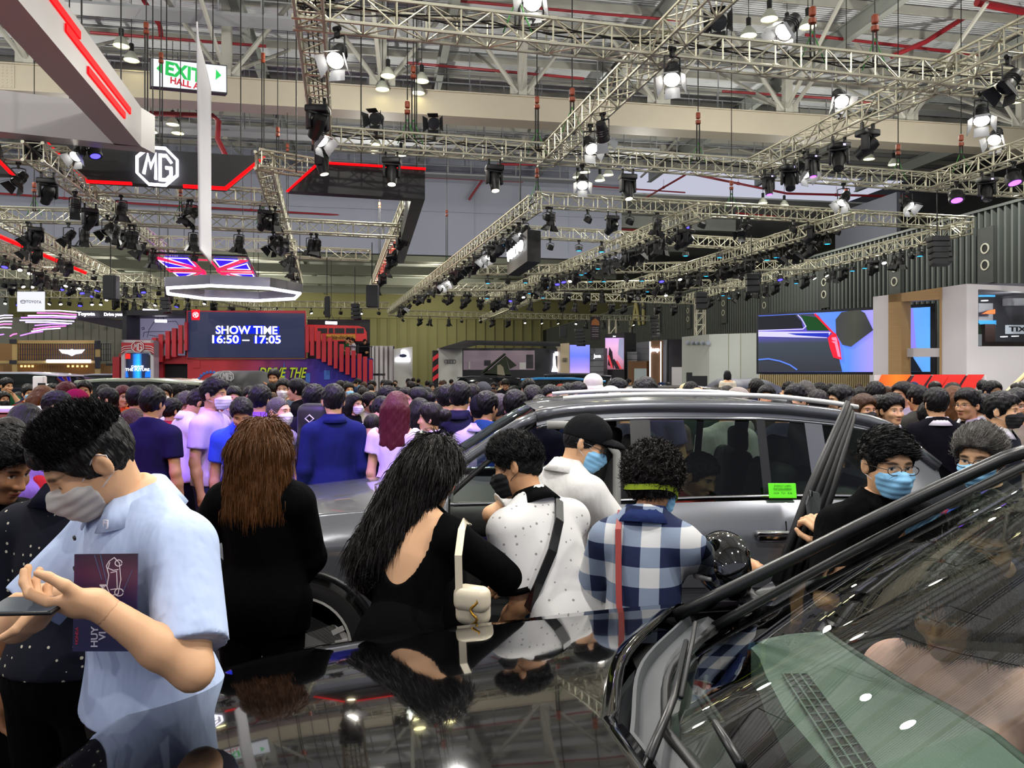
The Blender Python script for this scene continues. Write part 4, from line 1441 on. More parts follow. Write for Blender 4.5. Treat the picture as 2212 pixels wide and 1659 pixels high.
for q in ([(0.12, 0.02), (0.36, 0.02), (0.36, 0.36)], [(0.02, 0.12), (0.30, 0.40), (0.02, 0.40)], [(0.64, 0.02), (0.9, 0.02), (0.64, 0.33)], [(0.98, 0.14), (0.98, 0.40), (0.72, 0.40)], [(0.02, 0.62), (0.28, 0.62), (0.02, 0.88)], [(0.14, 0.98), (0.36, 0.68), (0.36, 0.98)], [(0.66, 0.66), (0.66, 0.98), (0.88, 0.98)], [(0.72, 0.62), (0.98, 0.62), (0.98, 0.90)]):
	stroke(b, q, 0.012, lambda x, y, z: bil(x, y, 0.04 + z), 0.02, True)
rel(jack, b.build('blue_line', g_fline, jack))
b = MB()
for q in ([(0.0, 0.45), (0.42, 0.45), (0.42, 0.55), (0.0, 0.55)], [(1.0, 0.45), (0.58, 0.45), (0.58, 0.55), (1.0, 0.55)], [(0.0, 0.0), (0.06, 0.0), (0.40, 0.38), (0.36, 0.42)], [(1.0, 0.0), (0.94, 0.0), (0.60, 0.38), (0.64, 0.42)], [(0.0, 1.0), (0.06, 1.0), (0.40, 0.62), (0.36, 0.58)], [(1.0, 1.0), (0.94, 1.0), (0.60, 0.62), (0.64, 0.58)]):
	stroke(b, q, 0.016, lambda x, y, z: bil(x, y, 0.06 + z), 0.03, True)
stroke(b, [(0.40, 0.03), (0.60, 0.03), (0.60, 0.97), (0.40, 0.97)], 0.016, lambda x, y, z: bil(x, y, 0.06 + z), 0.03, True)
rel(jack, b.build('red_line', g_fred, jack))
b = MB()
for u, v in ((0.05, 0.05), (0.95, 0.05), (0.95, 0.95), (0.05, 0.95)):
	p = bil(u, v); b.tube(p, p + Vector((0, 0, 3)), 0.012, 4)
rel(jack, b.build('cable', m_cable, jack))
# hanging loudspeakers
SPK = [(220, 592, 248, 648, 20, 'tall black loudspeaker hanging beside the light panel', 0), (789, 613, 815, 665, 22, 'black loudspeaker box hanging at the end of the red slats', 0), (700, 638, 711, 687, 24, 'narrow black loudspeaker hanging over the red bus', 0),
	   (757, 655, 774, 690, 25, 'stacked loudspeaker array hanging above the red bus', 4), (344, 641, 362, 676, 25, 'stacked loudspeaker array hanging above the upper lounge', 4), (2012, 508, 2052, 570, 19, 'black loudspeaker hanging under the truss along the slatted wall', 5),
	   (1612, 590, 1640, 630, 24, 'black loudspeaker under the truss near the blue lamps', 3), (1502, 630, 1527, 667, 26, 'black loudspeaker hanging above the white curved wall', 3), (1241, 710, 1261, 746, 32, 'black loudspeaker array hanging before the lilac screen', 5),
	   (1208, 702, 1224, 730, 36, 'tilted black loudspeaker over the dark booth wall', 0), (1403, 680, 1420, 726, 30, 'curved dark blue loudspeaker array beside the pale gold lettering', 6)]
for x0, y0, x1, y1, Y, lab, n in SPK:
	p, q = at(x0, y1, Y), at(x1, y0, Y)
	w, h = q.x - p.x, q.z - p.z
	r = thing('hanging_loudspeaker', lab, 'loudspeaker', ((p.x + q.x) / 2, Y + w * 0.35, p.z), 0)
	n_ = max(1, n)
	for k in range(n_):
		b = MB(); hh = h / n_
		M_ = Matrix.Rotation(R(-4 * (n_ - 1 - k)), 3, 'X')
		b.rbox((0.02 * (n_ - k), 0.02 * k * 0, hh * (k + 0.5)), (w * 0.98, w * 0.7, hh * 0.94), 0.02, M_)
		c_ = b.build('cabinet', m_blk, r)
		b = MB(); b.box((0, -w * 0.36, hh * (k + 0.5)), (w * 0.86, 0.01, hh * 0.78)); b.build('grille', m_blk2, c_)
	b = MB(); b.tube((0, 0, h), (0, 0, h + 1.2), 0.015, 4); b.build('cable', m_cable, r)

# ------------------------------------------------ left background: white square sign, ribbons, wing booth
pt_ = VP(30, 27, 100, 27.5)
sg = simple('hanging_sign', 'square white lit sign with small grey car-maker lettering', 'sign', [('face', glow('sign_cool', '#f2f4ff', 0.85), lambda b: pt_.rect(b, 37, 630, 97, 672, 0, 0.25)), ('cable', m_cable, lambda b: b.tube(pt_.pt(66, 630, -.1), pt_.pt(66, 560, -.1), 0.02, 4))])
addto(sg, pt_.txt('lettering', 'TOYOTA', 73, 652, 33, mat('logo_grey', '#4a5068', 0.5), None, 0.02, 0.02, 6))
b = MB()
for rx, rz_, dz in ((6, 3.6, 0), (3, 3.6, 0), (6, 1.5, 1.5)):
	stroke(b, [(50 + rx * math.cos(k * PI / 10), 652 - dz - rz_ * math.sin(k * PI / 10)) for k in range(20)], 0.8, lambda x, y, z: pt_.pt(x, y, 0.02 + z), 0.01, True)
addto(sg, b.build('emblem', m_line))
g_rib = [glow('ribbon_violet', '#a36bff', 2.6), glow('ribbon_lilac', '#dcc6ff', 3.2), glow('ribbon_pink', '#ff63c8', 2.6)]
RIB = [(92, 671, 165, 674), (80, 676, 165, 680), (60, 682, 165, 684), (45, 686, 163, 687), (42, 692, 160, 694), (55, 696, 155, 699), (75, 703, 148, 700), (72, 711, 142, 704), (68, 716, 130, 709), (44, 725, 92, 716), (22, 726, 36, 721), (-10, 690, 26, 686), (-10, 697, 26, 694), (-10, 703, 25, 700), (-10, 709, 24, 708), (-10, 728, 8, 722), (-10, 684, 27, 681)]
for i, (x0, y0, x1, y1) in enumerate(RIB):
	b = MB()
	Y0, Y1 = 26 + i * 0.1, 27.5 + i * 0.1
	b.path([at(x0, y0, Y0), at((x0 + x1) / 2, (y0 + y1) / 2 - 1.5, (Y0 + Y1) / 2 - 0.3), at(x1, y1, Y1)], 0.02, 6)
	tag(b.build('hanging_light_ribbon', g_rib[(i * 2) % 3 if i % 4 else 1]), 'violet light ribbon in the sloping fan below the white square sign' if i < 11 else 'violet light ribbon at the very edge of the view', 'light', 'violet light ribbons' if i < 11 else 'violet light ribbons at the edge')
sf = simple('hanging_light_box', 'dark overhead band with glowing white script beside the violet ribbons', 'sign', [('panel', m_fblk, lambda b: b.prism([at(165, 686, 28), at(266, 688, 28), at(266, 672, 28), at(165, 670, 28)], 0, Vector((0, 0.3, 0)))), ('canopy', mat('canopy_grey', '#7d7c80', 0.6), lambda b: b.prism([at(165, 690, 28), at(265, 712, 30), at(265, 690, 28), at(170, 686, 28)], 0, Vector((0, 0.3, 0))))])
pq = VP(160, 27.9, 270, 27.9)
addto(sf, pq.txt('lettering', 'Drive your', 246, 680, 42, g_white, None, 0.05, 0.02, 9))
addto(sf, pq.txt('lettering', 'Toyota', 186, 679, 38, g_white, None, 0.05, 0.03, 10))
m_cream = mat('booth_cream', '#b49a63', 0.6)
m_navy = mat('booth_navy', '#1d2030', 0.6)
wb = VP(-20, 37, 250, 39)
simple('booth_wall', 'grey panelled backdrop wall behind the wing-emblem booth', 'wall', [('panel', mat('backdrop_grey', '#75766a', 0.7), lambda b: wb.floor_rect(b, -60, 684, 268, -4.0, 0.2, 690)), ('seam', mat('seam_dark', '#4d4e46', 0.7), lambda b: [wb.rect(b, x, 690, x + 0.8, 800, -3.97, 0.02) for x in range(60, 268, 17)])])
wing = simple('booth', 'cream and navy framed lattice booth with a glowing white wing emblem', 'booth', [
	('frame', m_cream, lambda b: (wb.rect(b, 36, 735, 205, 742, 0, 0.3), wb.rect(b, 26, 733, 37, 822, 0.1, 0.3), wb.rect(b, 0, 779, 205, 785, 0.05, 0.3), wb.rect(b, 206, 754, 216, 771, 0.1, 0.3), wb.rect(b, 205, 796, 216, 815, .1, .3))),
	('corner', m_navy, lambda b: (wb.rect(b, 20, 733, 36, 742, 0.15, 0.3), wb.rect(b, 204, 736, 217, 754, 0.15, 0.3), wb.rect(b, 205, 771, 216, 796, 0.15, 0.3), wb.rect(b, 20, 778, 36, 786, 0.15, 0.3))),
	('lattice', m_navy, lambda b: ([wb.rect(b, x, 742, x + 1.6, 780, -0.1, 0.05) for x in range(28, 240, 5)], [wb.rect(b, 28, y, 240, y + 1, -0.12, 0.05) for y in (742, 754, 766, 778)])),
	('back_panel', mat('booth_wood', '#8f6b3e', 0.6), lambda b: (wb.rect(b, -10, 742, 204, 780, -1.5, 0.1), wb.rect(b, -10, 786, 240, 830, -1.2, 0.1))),
	('light_bar', g_white, lambda b: wb.rect(b, 100, 777, 196, 783, 0.2, 0.1)),
	('wing_emblem', g_white, lambda b: (wb.poly(b, [(127, 755), (150, 756), (155, 754), (160, 756), (183, 755), (176, 763), (163, 765), (155, 769), (147, 765), (134, 763)], 0.2, 0.05))),
	('pendant', glow('booth_warm', '#ffc56a', 3), lambda b: [wb.rect(b, x, 789, x + 4, 793, -0.8, 0.1) for x in (44, 52, 60, 68, 145, 155, 165, 175, 185)]),
])

# ------------------------------------------------ middle background booths
m_offw = mat('panel_offwhite', '#c9cbc6', 0.6)
ps = VP(800, 35, 895, 36)
sub = simple('booth', 'white slanted panel with an oval star emblem beside white upright fins', 'booth', [
	('panel', m_offw, lambda b: (ps.floor_rect(b, 851, 754, 891, 0.2, 0.3, 749))),
	('fin', m_white, lambda b: [ps.floor_rect(b, x, 747, x + w, 0.1, 0.6) for x, w in ((804, 4), (811, 6), (821, 6), (831, 6), (841, 8))]),
	('back_panel', mat('grid_navy', '#1a1c48', 0.5), lambda b: ps.floor_rect(b, 804, 748, 852, -0.5, 0.1)),
	('emblem_halo', g_white, lambda b: (b.lathe([(0.001, 0), (0.27, 0)], 24, Matrix.Rotation(PI / 2, 3, 'X') , ps.pt(871, 768, 0.25)), ps.poly(b, [(855, 781), (886, 781), (886, 774), (880, 772), (861, 772), (855, 774)], 0.26, 0.05))),
	('emblem', mat('emblem_blue', '#26355f', 0.4), lambda b: ps.poly(b, [(871 + 8 * math.cos(k * PI / 8), 768.5 - 4 * math.sin(k * PI / 8)) for k in range(16)], 0.34, 0.03)),
])
b = MB()
for y in (766, 778, 790, 802):
	ps.rect(b, 804, y, 852, y + 0.8, -0.45, 0.02)
addto(sub, b.build('grid_line', m_white))
pa_ = VP(935, 41, 1235, 43)
aud = simple('booth', 'white panel with four dark linked rings in front of a dark glazed booth', 'booth', [
	('ring_panel', m_offw, lambda b: pa_.floor_rect(b, 947, 752, 999, 0.3, 0.4)),
	('dark_wall', mat('booth_slate', '#22232c', 0.6), lambda b: pa_.floor_rect(b, 999, 752, 1212, -0.2, 0.3)),
	('canopy', mat('canopy_white', '#b5b8b6', 0.6), lambda b: (b.prism([pa_.pt(948, 752, 0.5), pa_.pt(1003, 752, 0.5), pa_.pt(1030, 745, 3), pa_.pt(1210, 748, 3), pa_.pt(1210, 738, 3), pa_.pt(1005, 735, 3)], 0, Vector((0, 0.3, 0))))),
	('window', mat('lounge_window', '#7d7078', 0.2, emit='#8c7a86', es=0.25), lambda b: pa_.rect(b, 1001, 757, 1155, 799, -0.17, 0.04)),
	('window_figure', mat('lounge_dark', '#35323a', 0.5), lambda b: pa_.rect(b, 1046, 778, 1060, 790, -0.15, 0.02)),
	('window_figure', mat('lounge_dark', '#35323a', 0.5), lambda b: pa_.rect(b, 1137, 766, 1152, 796, -0.15, 0.02)),
	('counter', m_white, lambda b: (pa_.rect(b, 1122, 783, 1136, 798, -0.13, 0.02), pa_.rect(b, 1012, 781, 1016, 797, -0.13, 0.02))),
	('striped_pillar', m_fblk, lambda b: pa_.floor_rect(b, 935, 757, 947, 0.3, 0.3)),
	('red_stripe', mat('stripe_red', '#d22a35', 0.5, emit='#d22a35', es=0.2), lambda b: [pa_.poly(b, [(935, y + 9), (947, y), (947, y + 9), (935, y + 18)], 0.33, 0.03) for y in (763, 786, 806)]),
	('cream_pillar', mat('pillar_cream', '#bdae93', 0.6), lambda b: pa_.floor_rect(b, 1211, 742, 1230, 0.4, 0.8, 741)),
	('light_tower', g_white, lambda b: (pa_.poly(b, [(1192, 803), (1205, 803), (1201, 790), (1199, 765), (1196, 763), (1195, 790)], -0.1, 0.05), pa_.rect(b, 1199, 760, 1207, 768, -0.1, 0.05))),
])
b = MB()
for k in range(4):
	stroke(b, [(964 + k * 5.6 + 4 * math.cos(t * PI / 10), 781 - 4 * math.sin(t * PI / 10)) for t in range(20)], 0.9, lambda x, y, z: pa_.pt(x, y, 0.33 + z), 0.02, True)
for k in range(4):
	stroke(b, [(1217 + k * 2.4 + 1.5 * math.cos(t * PI / 6), 777 - 4 * math.sin(t * PI / 6)) for t in range(12)], 0.5, lambda x, y, z: pa_.pt(x, y, 0.45 + z), 0.02, True)
addto(aud, b.build('ring_emblem', m_line))
bl = simple('led_screen', 'lilac blue sky screen beside the cream pillar', 'screen', [('case', m_fblk, lambda b: pa_.floor_rect(b, 1231, 744, 1276, 0.0, 0.3)), ('panel', graded('sky_screen', [(0.0, '#b49ad8'), (0.25, '#8f7fe0'), (0.6, '#5f6fe8'), (1.0, '#7c86f0')], 'Z', 0.4, 0.8), lambda b: pa_.rect(b, 1231, 745, 1274, 806, 0.03, 0.03))])
pj = VP(1270, 33, 1480, 30)
jx = simple('booth_sign', 'grey tiled panel with small white lettering beside the tall picture screen', 'panel', [('panel', mat('tile_grey', '#5d5f63', 0.6), lambda b: pj.floor_rect(b, 1275, 752, 1304, 0.5, 0.4)), ('seam', m_blk2, lambda b: [pj.rect(b, 1275, y, 1304, y + 0.7, 0.51, 0.02) for y in (765, 778, 791, 803)])])
addto(jx, pj.txt('lettering', 'Jaxa', 1290, 770, 16, g_text, None, 0.55, 0.02))
jt = simple('led_screen', 'tall black tower screen showing a pink and grey street picture', 'screen', [
	('tower', m_fblk, lambda b: pj.floor_rect(b, 1307, 722, 1349, 0.2, 0.9, 718)),
	('panel', graded('street_screen', [(0.0, '#8a5a66'), (0.4, '#c88fae'), (0.75, '#d8a8cf'), (1.0, '#c9a0e0')], 'Z', 0.4, 0.7), lambda b: pj.rect(b, 1307.5, 730, 1347, 798, 0.23, 0.03)),
	('picture_detail', mat('picture_dark', '#2a1d2a', 0.5), lambda b: (pj.poly(b, [(1313, 788), (1326, 796), (1322, 760), (1316, 750)], 0.25, 0.02), pj.poly(b, [(1326, 775), (1341, 797), (1330, 797), (1322, 780)], 0.25, 0.02))),
	('picture_tower', mat('picture_grey', '#9a9cc0', 0.5, emit='#9a9cc0', es=0.4), lambda b: pj.poly(b, [(1335, 765), (1347, 780), (1347, 730), (1337, 732)], 0.25, 0.02)),
	('picture_stripe', glow('picture_red', '#e04850', 0.8), lambda b: (pj.poly(b, [(1312, 768), (1316, 768), (1324, 794), (1320, 795)], 0.26, 0.02), pj.poly(b, [(1330, 780), (1333, 779), (1343, 797), (1339, 797)], 0.26, 0.02))),
])
addto(jt, pj.txt('lettering', 'Jeep', 1327, 726.5, 6, g_text, None, 0.25, 0.02))
jb = simple('booth', 'grey tiled booth with a brown pillar and glowing white lettering', 'booth', [
	('low_block', mat('booth_grey', '#84878a', 0.6), lambda b: pj.floor_rect(b, 1349, 760, 1376, 0.0, 1.5)),
	('tall_block', mat('booth_tile', '#6d7074', 0.5), lambda b: (pj.floor_rect(b, 1375, 740, 1404, -0.2, 1.5, 737), pj.floor_rect(b, 1426, 734, 1439, 0.1, 1.0))),
	('brown_pillar', mat('pillar_brown', '#7a5a3c', 0.6, noise=(4, 0.1)), lambda b: pj.floor_rect(b, 1404, 736, 1427, 0.3, 1.0, 735)),
	('seam', m_line, lambda b: [pj.rect(b, 1350, y, 1404, y + 0.6, 0.02, 0.02) for y in (752, 764, 776, 790, 802)]),
	('doorway', mat('door_bronze', '#6b4a2a', 0.5), lambda b: pj.floor_rect(b, 1357, 780, 1396, 0.25, 0.3)),
	('door_glass', mat('door_pale', '#8f9a98', 0.2, emit='#8f9a98', es=0.2), lambda b: pj.floor_rect(b, 1370, 796, 1395, 0.3, 0.06)),
	('black_block', m_fblk, lambda b: pj.floor_rect(b, 1439, 733, 1475, 0.0, 1.2)),
	('white_block', m_white, lambda b: pj.floor_rect(b, 1451, 793, 1474, 0.8, 0.6)),
	('edge_light', g_white, lambda b: (pj.rect(b, 1403, 738, 1404.4, 830, 0.33, 0.03), pj.rect(b, 1426.4, 738, 1427.6, 830, 0.33, 0.03))),
])
addto(jb, pj.txt('lettering', 'Jeep', 1414, 756, 21, g_white, None, 0.36, 0.04, 12))
hb = VP(1275, 34, 1296, 34)
bn = simple('hanging_banner', 'dark printed banner with an orange picture hanging over the grey panel', 'banner', [('cloth', mat('banner_plum', '#2a2028', 0.7), lambda b: hb.rect(b, 1275, 684, 1296, 735, 0, 0.03)), ('picture', mat('banner_orange', '#a0602c', 0.6), lambda b: hb.poly(b, [(1277, 702), (1295, 703), (1294, 694), (1286, 687), (1279, 692)], 0.02, 0.02)), ('caption', mat('banner_caption', '#8c8288', 0.6), lambda b: [hb.rect(b, 1279, y, 1293, y + 1.4, 0.02, 0.02) for y in (707, 711, 715, 722, 726)])])

# white curved wall, big car screen, slatted base
m_vwall = mat('curved_white', '#b9beb6', 0.6)
pw1, pw2 = VP(1473, 27, 1532, 25.2), VP(1532, 25.2, 1642, 24.2)
cw = simple('stage_wall', 'pale curved wall with thin grooves beside the big car screen', 'wall', [
	('wall_panel', m_vwall, lambda b: (pw1.floor_rect(b, 1473, 728, 1532, 0, 0.3, 722), pw2.floor_rect(b, 1532, 722, 1642, 0, 0.3, 719))),
	('groove', mat('groove_tan', '#8e8a70', 0.7), lambda b: [pw2.floor_rect(b, x, 721, x + 1.2, 0.01, 0.02) for x in (1573, 1599)]),
	('letter', mat('letter_steel', '#9aa0a4', 0.25, 0.8), lambda b: [b.lathe([(0.05, 0), (0.075, 0.0), (0.075, 0.05), (0.05, 0.05)], 12, Matrix.Rotation(PI / 2, 3, 'X'), pw1.pt(x, 741, 0.06)) for x in (1485, 1497, 1506, 1517, 1529)]),
])
sp_ = VP(1636, 23.6, 2020, 20.6)
g_ = lambda n, c, e=0.9: glow('show_' + n, c, e)
big = simple('led_screen', 'wide screen showing the rear corner of a dark car with red tail lamps', 'screen', [
	('case', m_fblk, lambda b: sp_.poly(b, [(1634, 808), (2020, 811), (2020, 655), (1634, 678)], 0, 0.3)),
	('sky', graded('show_sky', [(0.0, '#3a5fe0'), (0.55, '#4a78e8'), (0.68, '#8f86ff'), (0.80, '#6f9ae0'), (1.0, '#57a0f0')], 'X', 0.4, 0.85), lambda b: sp_.poly(b, [(1638, 804), (2009, 803), (2009, 663), (1638, 682)], 0.03, 0.03)),
	('car_body', graded('show_body', [(0.0, '#23242c'), (0.5, '#26303a'), (0.75, '#4a3aa0'), (0.9, '#33346a'), (1.0, '#26262e')], 'Z', 0.4, 0.9), lambda b: sp_.poly(b, [(1638, 804), (1819, 803), (1813, 778), (1806, 730), (1796, 718), (1768, 682), (1757, 677), (1638, 683)], 0.05, 0.02)),
	('car_glass', g_('glass', '#2c2e36', 0.7), lambda b: sp_.poly(b, [(1638, 713), (1735, 709), (1731, 694), (1717, 680), (1638, 684)], 0.065, 0.02)),
	('rear_glass', g_('rear_glass', '#24562c', 0.7), lambda b: sp_.poly(b, [(1743, 714), (1793, 714), (1770, 686), (1730, 681), (1739, 698)], 0.065, 0.02)),
	('chrome_line', g_('chrome', '#c9c4ff', 1.1), lambda b: (stroke(b, [(1638, 714), (1734, 711), (1741, 705), (1731, 688), (1723, 680)], 2.0, lambda x, y, z: sp_.pt(x, y, 0.085 + z), 0.01), sp_.poly(b, [(1638, 727), (1786, 730), (1795, 717), (1638, 716)], 0.075, 0.01))),
	('shoulder_line', g_('indigo', '#2a38c0', 0.9), lambda b: sp_.poly(b, [(1720, 724), (1790, 729), (1790, 719), (1700, 720)], 0.085, 0.01)),
	('tail_lamp', g_('tail', '#ff2438', 1.1), lambda b: (sp_.poly(b, [(1818, 777), (1800, 772), (1793, 752), (1788, 730), (1796, 722), (1806, 722), (1813, 740)], 0.09, 0.01), stroke(b, [(1760, 678), (1785, 704), (1798, 718), (1806, 724)], 4, lambda x, y, z: sp_.pt(x, y, 0.09 + z), 0.01))),
	('lamp_core', g_('tail_pink', '#ff86a8', 1.1), lambda b: (sp_.poly(b, [(1816, 772), (1810, 770), (1803, 742), (1796, 738), (1808, 736)], 0.105, 0.01), sp_.poly(b, [(1798, 735), (1809, 736), (1806, 728), (1796, 729)], 0.105, 0.01))),
	('wheel_arch', g_('arch', '#5f86f0', 0.9), lambda b: stroke(b, [(1638, 777), (1660, 775), (1685, 780), (1706, 788), (1722, 799)], 3, lambda x, y, z: sp_.pt(x, y, 0.07 + z), 0.01)),
	('prism', graded('show_prism', [(0.0, '#2a2a30'), (0.5, '#34362c'), (1.0, '#20222a')], 'X', 0.4, 0.9), lambda b: sp_.poly(b, [(1820, 745), (1838, 749), (1886, 713), (1868, 676), (1856, 669), (1818, 674), (1805, 690), (1806, 722)], 0.08, 0.02)),
	('dark_car', g_('near_car', '#22252f', 0.7), lambda b: (sp_.poly(b, [(1945, 803), (1992, 803), (1974, 775), (1964, 755), (1950, 722), (1945, 722)], 0.08, 0.02))),
	('lilac_band', g_('lilac', '#948bff', 0.85), lambda b: sp_.poly(b, [(1966, 755), (1979, 755), (1972, 666), (1952, 667)], 0.06, 0.02)),
])
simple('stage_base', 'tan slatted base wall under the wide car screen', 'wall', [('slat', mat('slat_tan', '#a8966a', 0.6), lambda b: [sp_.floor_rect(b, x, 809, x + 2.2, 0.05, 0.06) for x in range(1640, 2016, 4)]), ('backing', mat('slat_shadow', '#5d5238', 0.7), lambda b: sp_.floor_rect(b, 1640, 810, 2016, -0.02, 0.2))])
# white portal house
ph = VP(1886, 20.6, 2088, 17.8)
pf = VP(2088, 17.8, 2320, 18.6)
m_wood = mat('portal_oak', '#a8875a', 0.55, bump=(3, 0.2, (1, 1, 14)))
m_house = mat('house_white', '#cfcbcd', 0.6)
m_lt = glow('room_lamp', '#ffffff', 3)
hs = simple('booth', 'white two-storey stand with an oak portal and a wide upper window', 'booth', [
	('wall_panel', m_house, lambda b: (ph.floor_rect(b, 1886, 641, 1919, 0, 0.25, 637), ph.floor_rect(b, 2033, 621, 2088, 0, 0.25, 613), ph.rect(b, 1946, 752, 2029, 771, -0.15, 0.1), pf.floor_rect(b, 2088, 748, 2330, 0, 0.25), pf.poly(b, [(2088, 748), (2113, 748), (2113, 625), (2330, 636), (2330, 624), (2088, 613)], 0, 0.25))),
	('portal_frame', m_wood, lambda b: (ph.floor_rect(b, 1919, 637, 1947, 0.03, 0.3, 633), ph.poly(b, [(1919, 653), (2033, 647), (2033, 621), (1919, 637)], 0.03, 0.3), ph.floor_rect(b, 2029, 640, 2033, 0.02, 0.3))),
	('room', mat('room_grey', '#4b4a52', 0.7), lambda b: (pf.rect(b, 2100, 622, 2330, 760, -2.5, 0.1), pf.rect(b, 2098, 612, 2330, 622, -0.3, 2.2))),
	('room_board', mat('room_board', '#b7b5bc', 0.6), lambda b: (pf.rect(b, 2114, 655, 2145, 700, -2.3, 0.05), pf.rect(b, 2176, 644, 2230, 660, -2.2, 0.15))),
	('blue_board', mat('room_blue', '#3f9bd8', 0.5, emit='#3f9bd8', es=0.5), lambda b: (pf.rect(b, 2114, 632, 2150, 641, -2.0, 0.05), pf.rect(b, 2114, 692, 2152, 701, -2.0, 0.05))),
	('orange_board', mat('room_orange', '#e0703a', 0.5, emit='#e0703a', es=0.5), lambda b: pf.poly(b, [(2122, 678), (2150, 678), (2150, 668), (2135, 671)], -2.0, 0.05)),
	('planter', m_white, lambda b: pf.rect(b, 2113, 722, 2121, 747, -0.5, 0.3)),
	('plant', mat('plant_green', '#3f4f35', 0.7), lambda b: pf.poly(b, [(2112, 722), (2121, 722), (2119, 708), (2115, 698), (2112, 706)], -0.5, 0.15)),
	('room_sign', g_sign, lambda b: pf.rect(b, 2176, 702, 2240, 721, -0.6, 0.06)),
	('furniture', mat('room_brown', '#3a2622', 0.6), lambda b: (pf.rect(b, 2128, 700, 2150, 747, -1.8, 0.3), pf.rect(b, 2122, 738, 2330, 748, -1.0, 0.5))),
	('room_light', m_lt, lambda b: [pf.rect(b, x, y, x + 9, y + 2, -1.2, 0.1) for x, y in ((2126, 648), (2168, 726), (2192, 725))]),
])
t_ = pf.txt('lettering', 'EXIT', 2203, 711, 46, mat('tixe_letter', '#2c2c30', 0.6), None, -0.55, 0.02, 11)
t_.scale = (-1, 1, 1); addto(hs, t_)
m_glass_room = thin_glass('room_glass', '#e8ecee', 1.35, k=0.5)
lamp('POINT', pf.pt(2190, 660, -1.2), 60, (1, .95, .9), 0.1, name='room_fill_light')  # unseen light added to brighten the room behind the window
b = MB(); pf.rect(b, 2113, 625, 2330, 748, -0.12, 0.012); addto(hs, b.build('window_glass', m_glass_room))
for o in (hs,):
	pass
b = MB(); b.tube(at(2170, 852, 15), at(2225, 798, 15.4), 0.04, 8); b.tube(at(2225, 798, 15.4), at(2290, 735, 15.8), 0.04, 8)
st = tag(b.build('stair_handrail', mat('rail_brass', '#c0a878', 0.4)), 'pale slanting handrail beside the white two-storey stand', 'rail')
b = MB()
for k in range(5):
	p = at(2176 + k * 25, 846 - k * 24.5, 15 + k * 0.2); b.tube((p.x, p.y, 0.1), p, 0.025, 6)
b.build('post', m_silver, st)
pc = VP(1890, 16.2, 2130, 15.6)
rs = simple('info_counter', 'long white counter with slanted orange and red stripes before the oak portal', 'counter', [
	('body', m_house, lambda b: pc.floor_rect(b, 1888, 810, 2131, 0, 0.6)),
	('dark_stripe', mat('counter_dark', '#3a2530', 0.5), lambda b: pc.rect(b, 1905, 811, 2090, 880, 0.02, 0.03)),
	('orange_stripe', graded('counter_orange', [(0.0, '#e04410'), (0.6, '#ff7a1a'), (1.0, '#ff5a10')], 'X', 0.5, 0.3), lambda b: pc.poly(b, [(1888, 845), (1940, 845), (1969, 809), (1905, 809)], 0.05, 0.03)),
	('red_stripe', mat('counter_red', '#d0261c', 0.5, emit='#d0261c', es=0.25), lambda b: [pc.poly(b, [(x, 845), (x + 32, 845), (x + 57, 809), (x + 22, 809)], 0.05, 0.03) for x in (1955, 1995, 2030, 2070)]),
])

# ---------------------------------------------- vehicles and small stands half hidden in the crowd
def dome_car(name, label, x0, x1, ytop, Y, paint, roofk=0.55, z0=0.25, glass=True, group=None):
	"""A far car: body shell, cabin glass and roof, wheels."""
	p, q = at(x0, HY, Y), at(x1, HY, Y)
	L = max(4.2, (q.x - p.x) / 0.6)
	H = CH + (HY - ytop) / F * Y
	r = thing(name, label, 'car', ((p.x + q.x) / 2 - 0.1 * L, Y + 0.9, 0), 0, group)
	W = 0.9

	def sect(prof, w0, w1, nm, m):
		b = MB(); rows = []
		for x, zl, zh in prof:
			rows.append([Vector((x * L - L / 2, -W * w0, zl)), Vector((x * L - L / 2, -W * w0, zl + (zh - zl) * .6)), Vector((x * L - L / 2, -W * w1, zh)), Vector((x * L - L / 2, W * w1, zh)), Vector((x * L - L / 2, W * w0, zl + (zh - zl) * .6)), Vector((x * L - L / 2, W * w0, zl))])
		b.grid(rows)
		n = len(rows)
		b.f += [tuple(range(6)), tuple(range((n - 1) * 6 + 5, (n - 1) * 6 - 1, -1))]; b.mi += [0, 0]
		return b.build(nm, m, r, smooth=35)
	hb_ = H * 0.60
	sect([(0, z0, hb_ * .8), (0.02, z0, hb_ * .9), (0.25, z0, hb_), (0.95, z0, hb_), (1, z0, hb_ * .85)], 1.0, 0.94, 'body', paint)
	sect([(0.20, hb_ - .03, hb_), (0.36, hb_ - .03, H - 0.05), (0.6, hb_ - .03, H - 0.03), (0.85, hb_ - .03, H - 0.10), (0.97, hb_ - .03, hb_ + .05)], 0.92, 0.74, 'glass', m_carglass)
	sect([(0.33, H - 0.09, H - 0.04), (0.45, H - 0.06, H), (0.65, H - 0.06, H), (0.86, H - 0.13, H - 0.08)], 0.76, 0.70, 'roof', paint)
	for x in (0.18, 0.80):
		for y in (-1, 1):
			b = MB(); b.lathe([(0.20, -0.11), (0.34, -0.10), (0.34, 0.10), (0.20, 0.11)], 18, Matrix.Rotation(PI / 2, 3, 'X'), (x * L - L / 2, y * W * 0.93, 0.34)); b.build('wheel', m_blk2, r, smooth=40)
	return r


m_carglass = mat('car_glass_dark', '#0d1114', 0.06, spec=0.6)
def paintm(n, c, metal=0.3):
	return mat(n, c, 0.3, metal, coat=0.8)


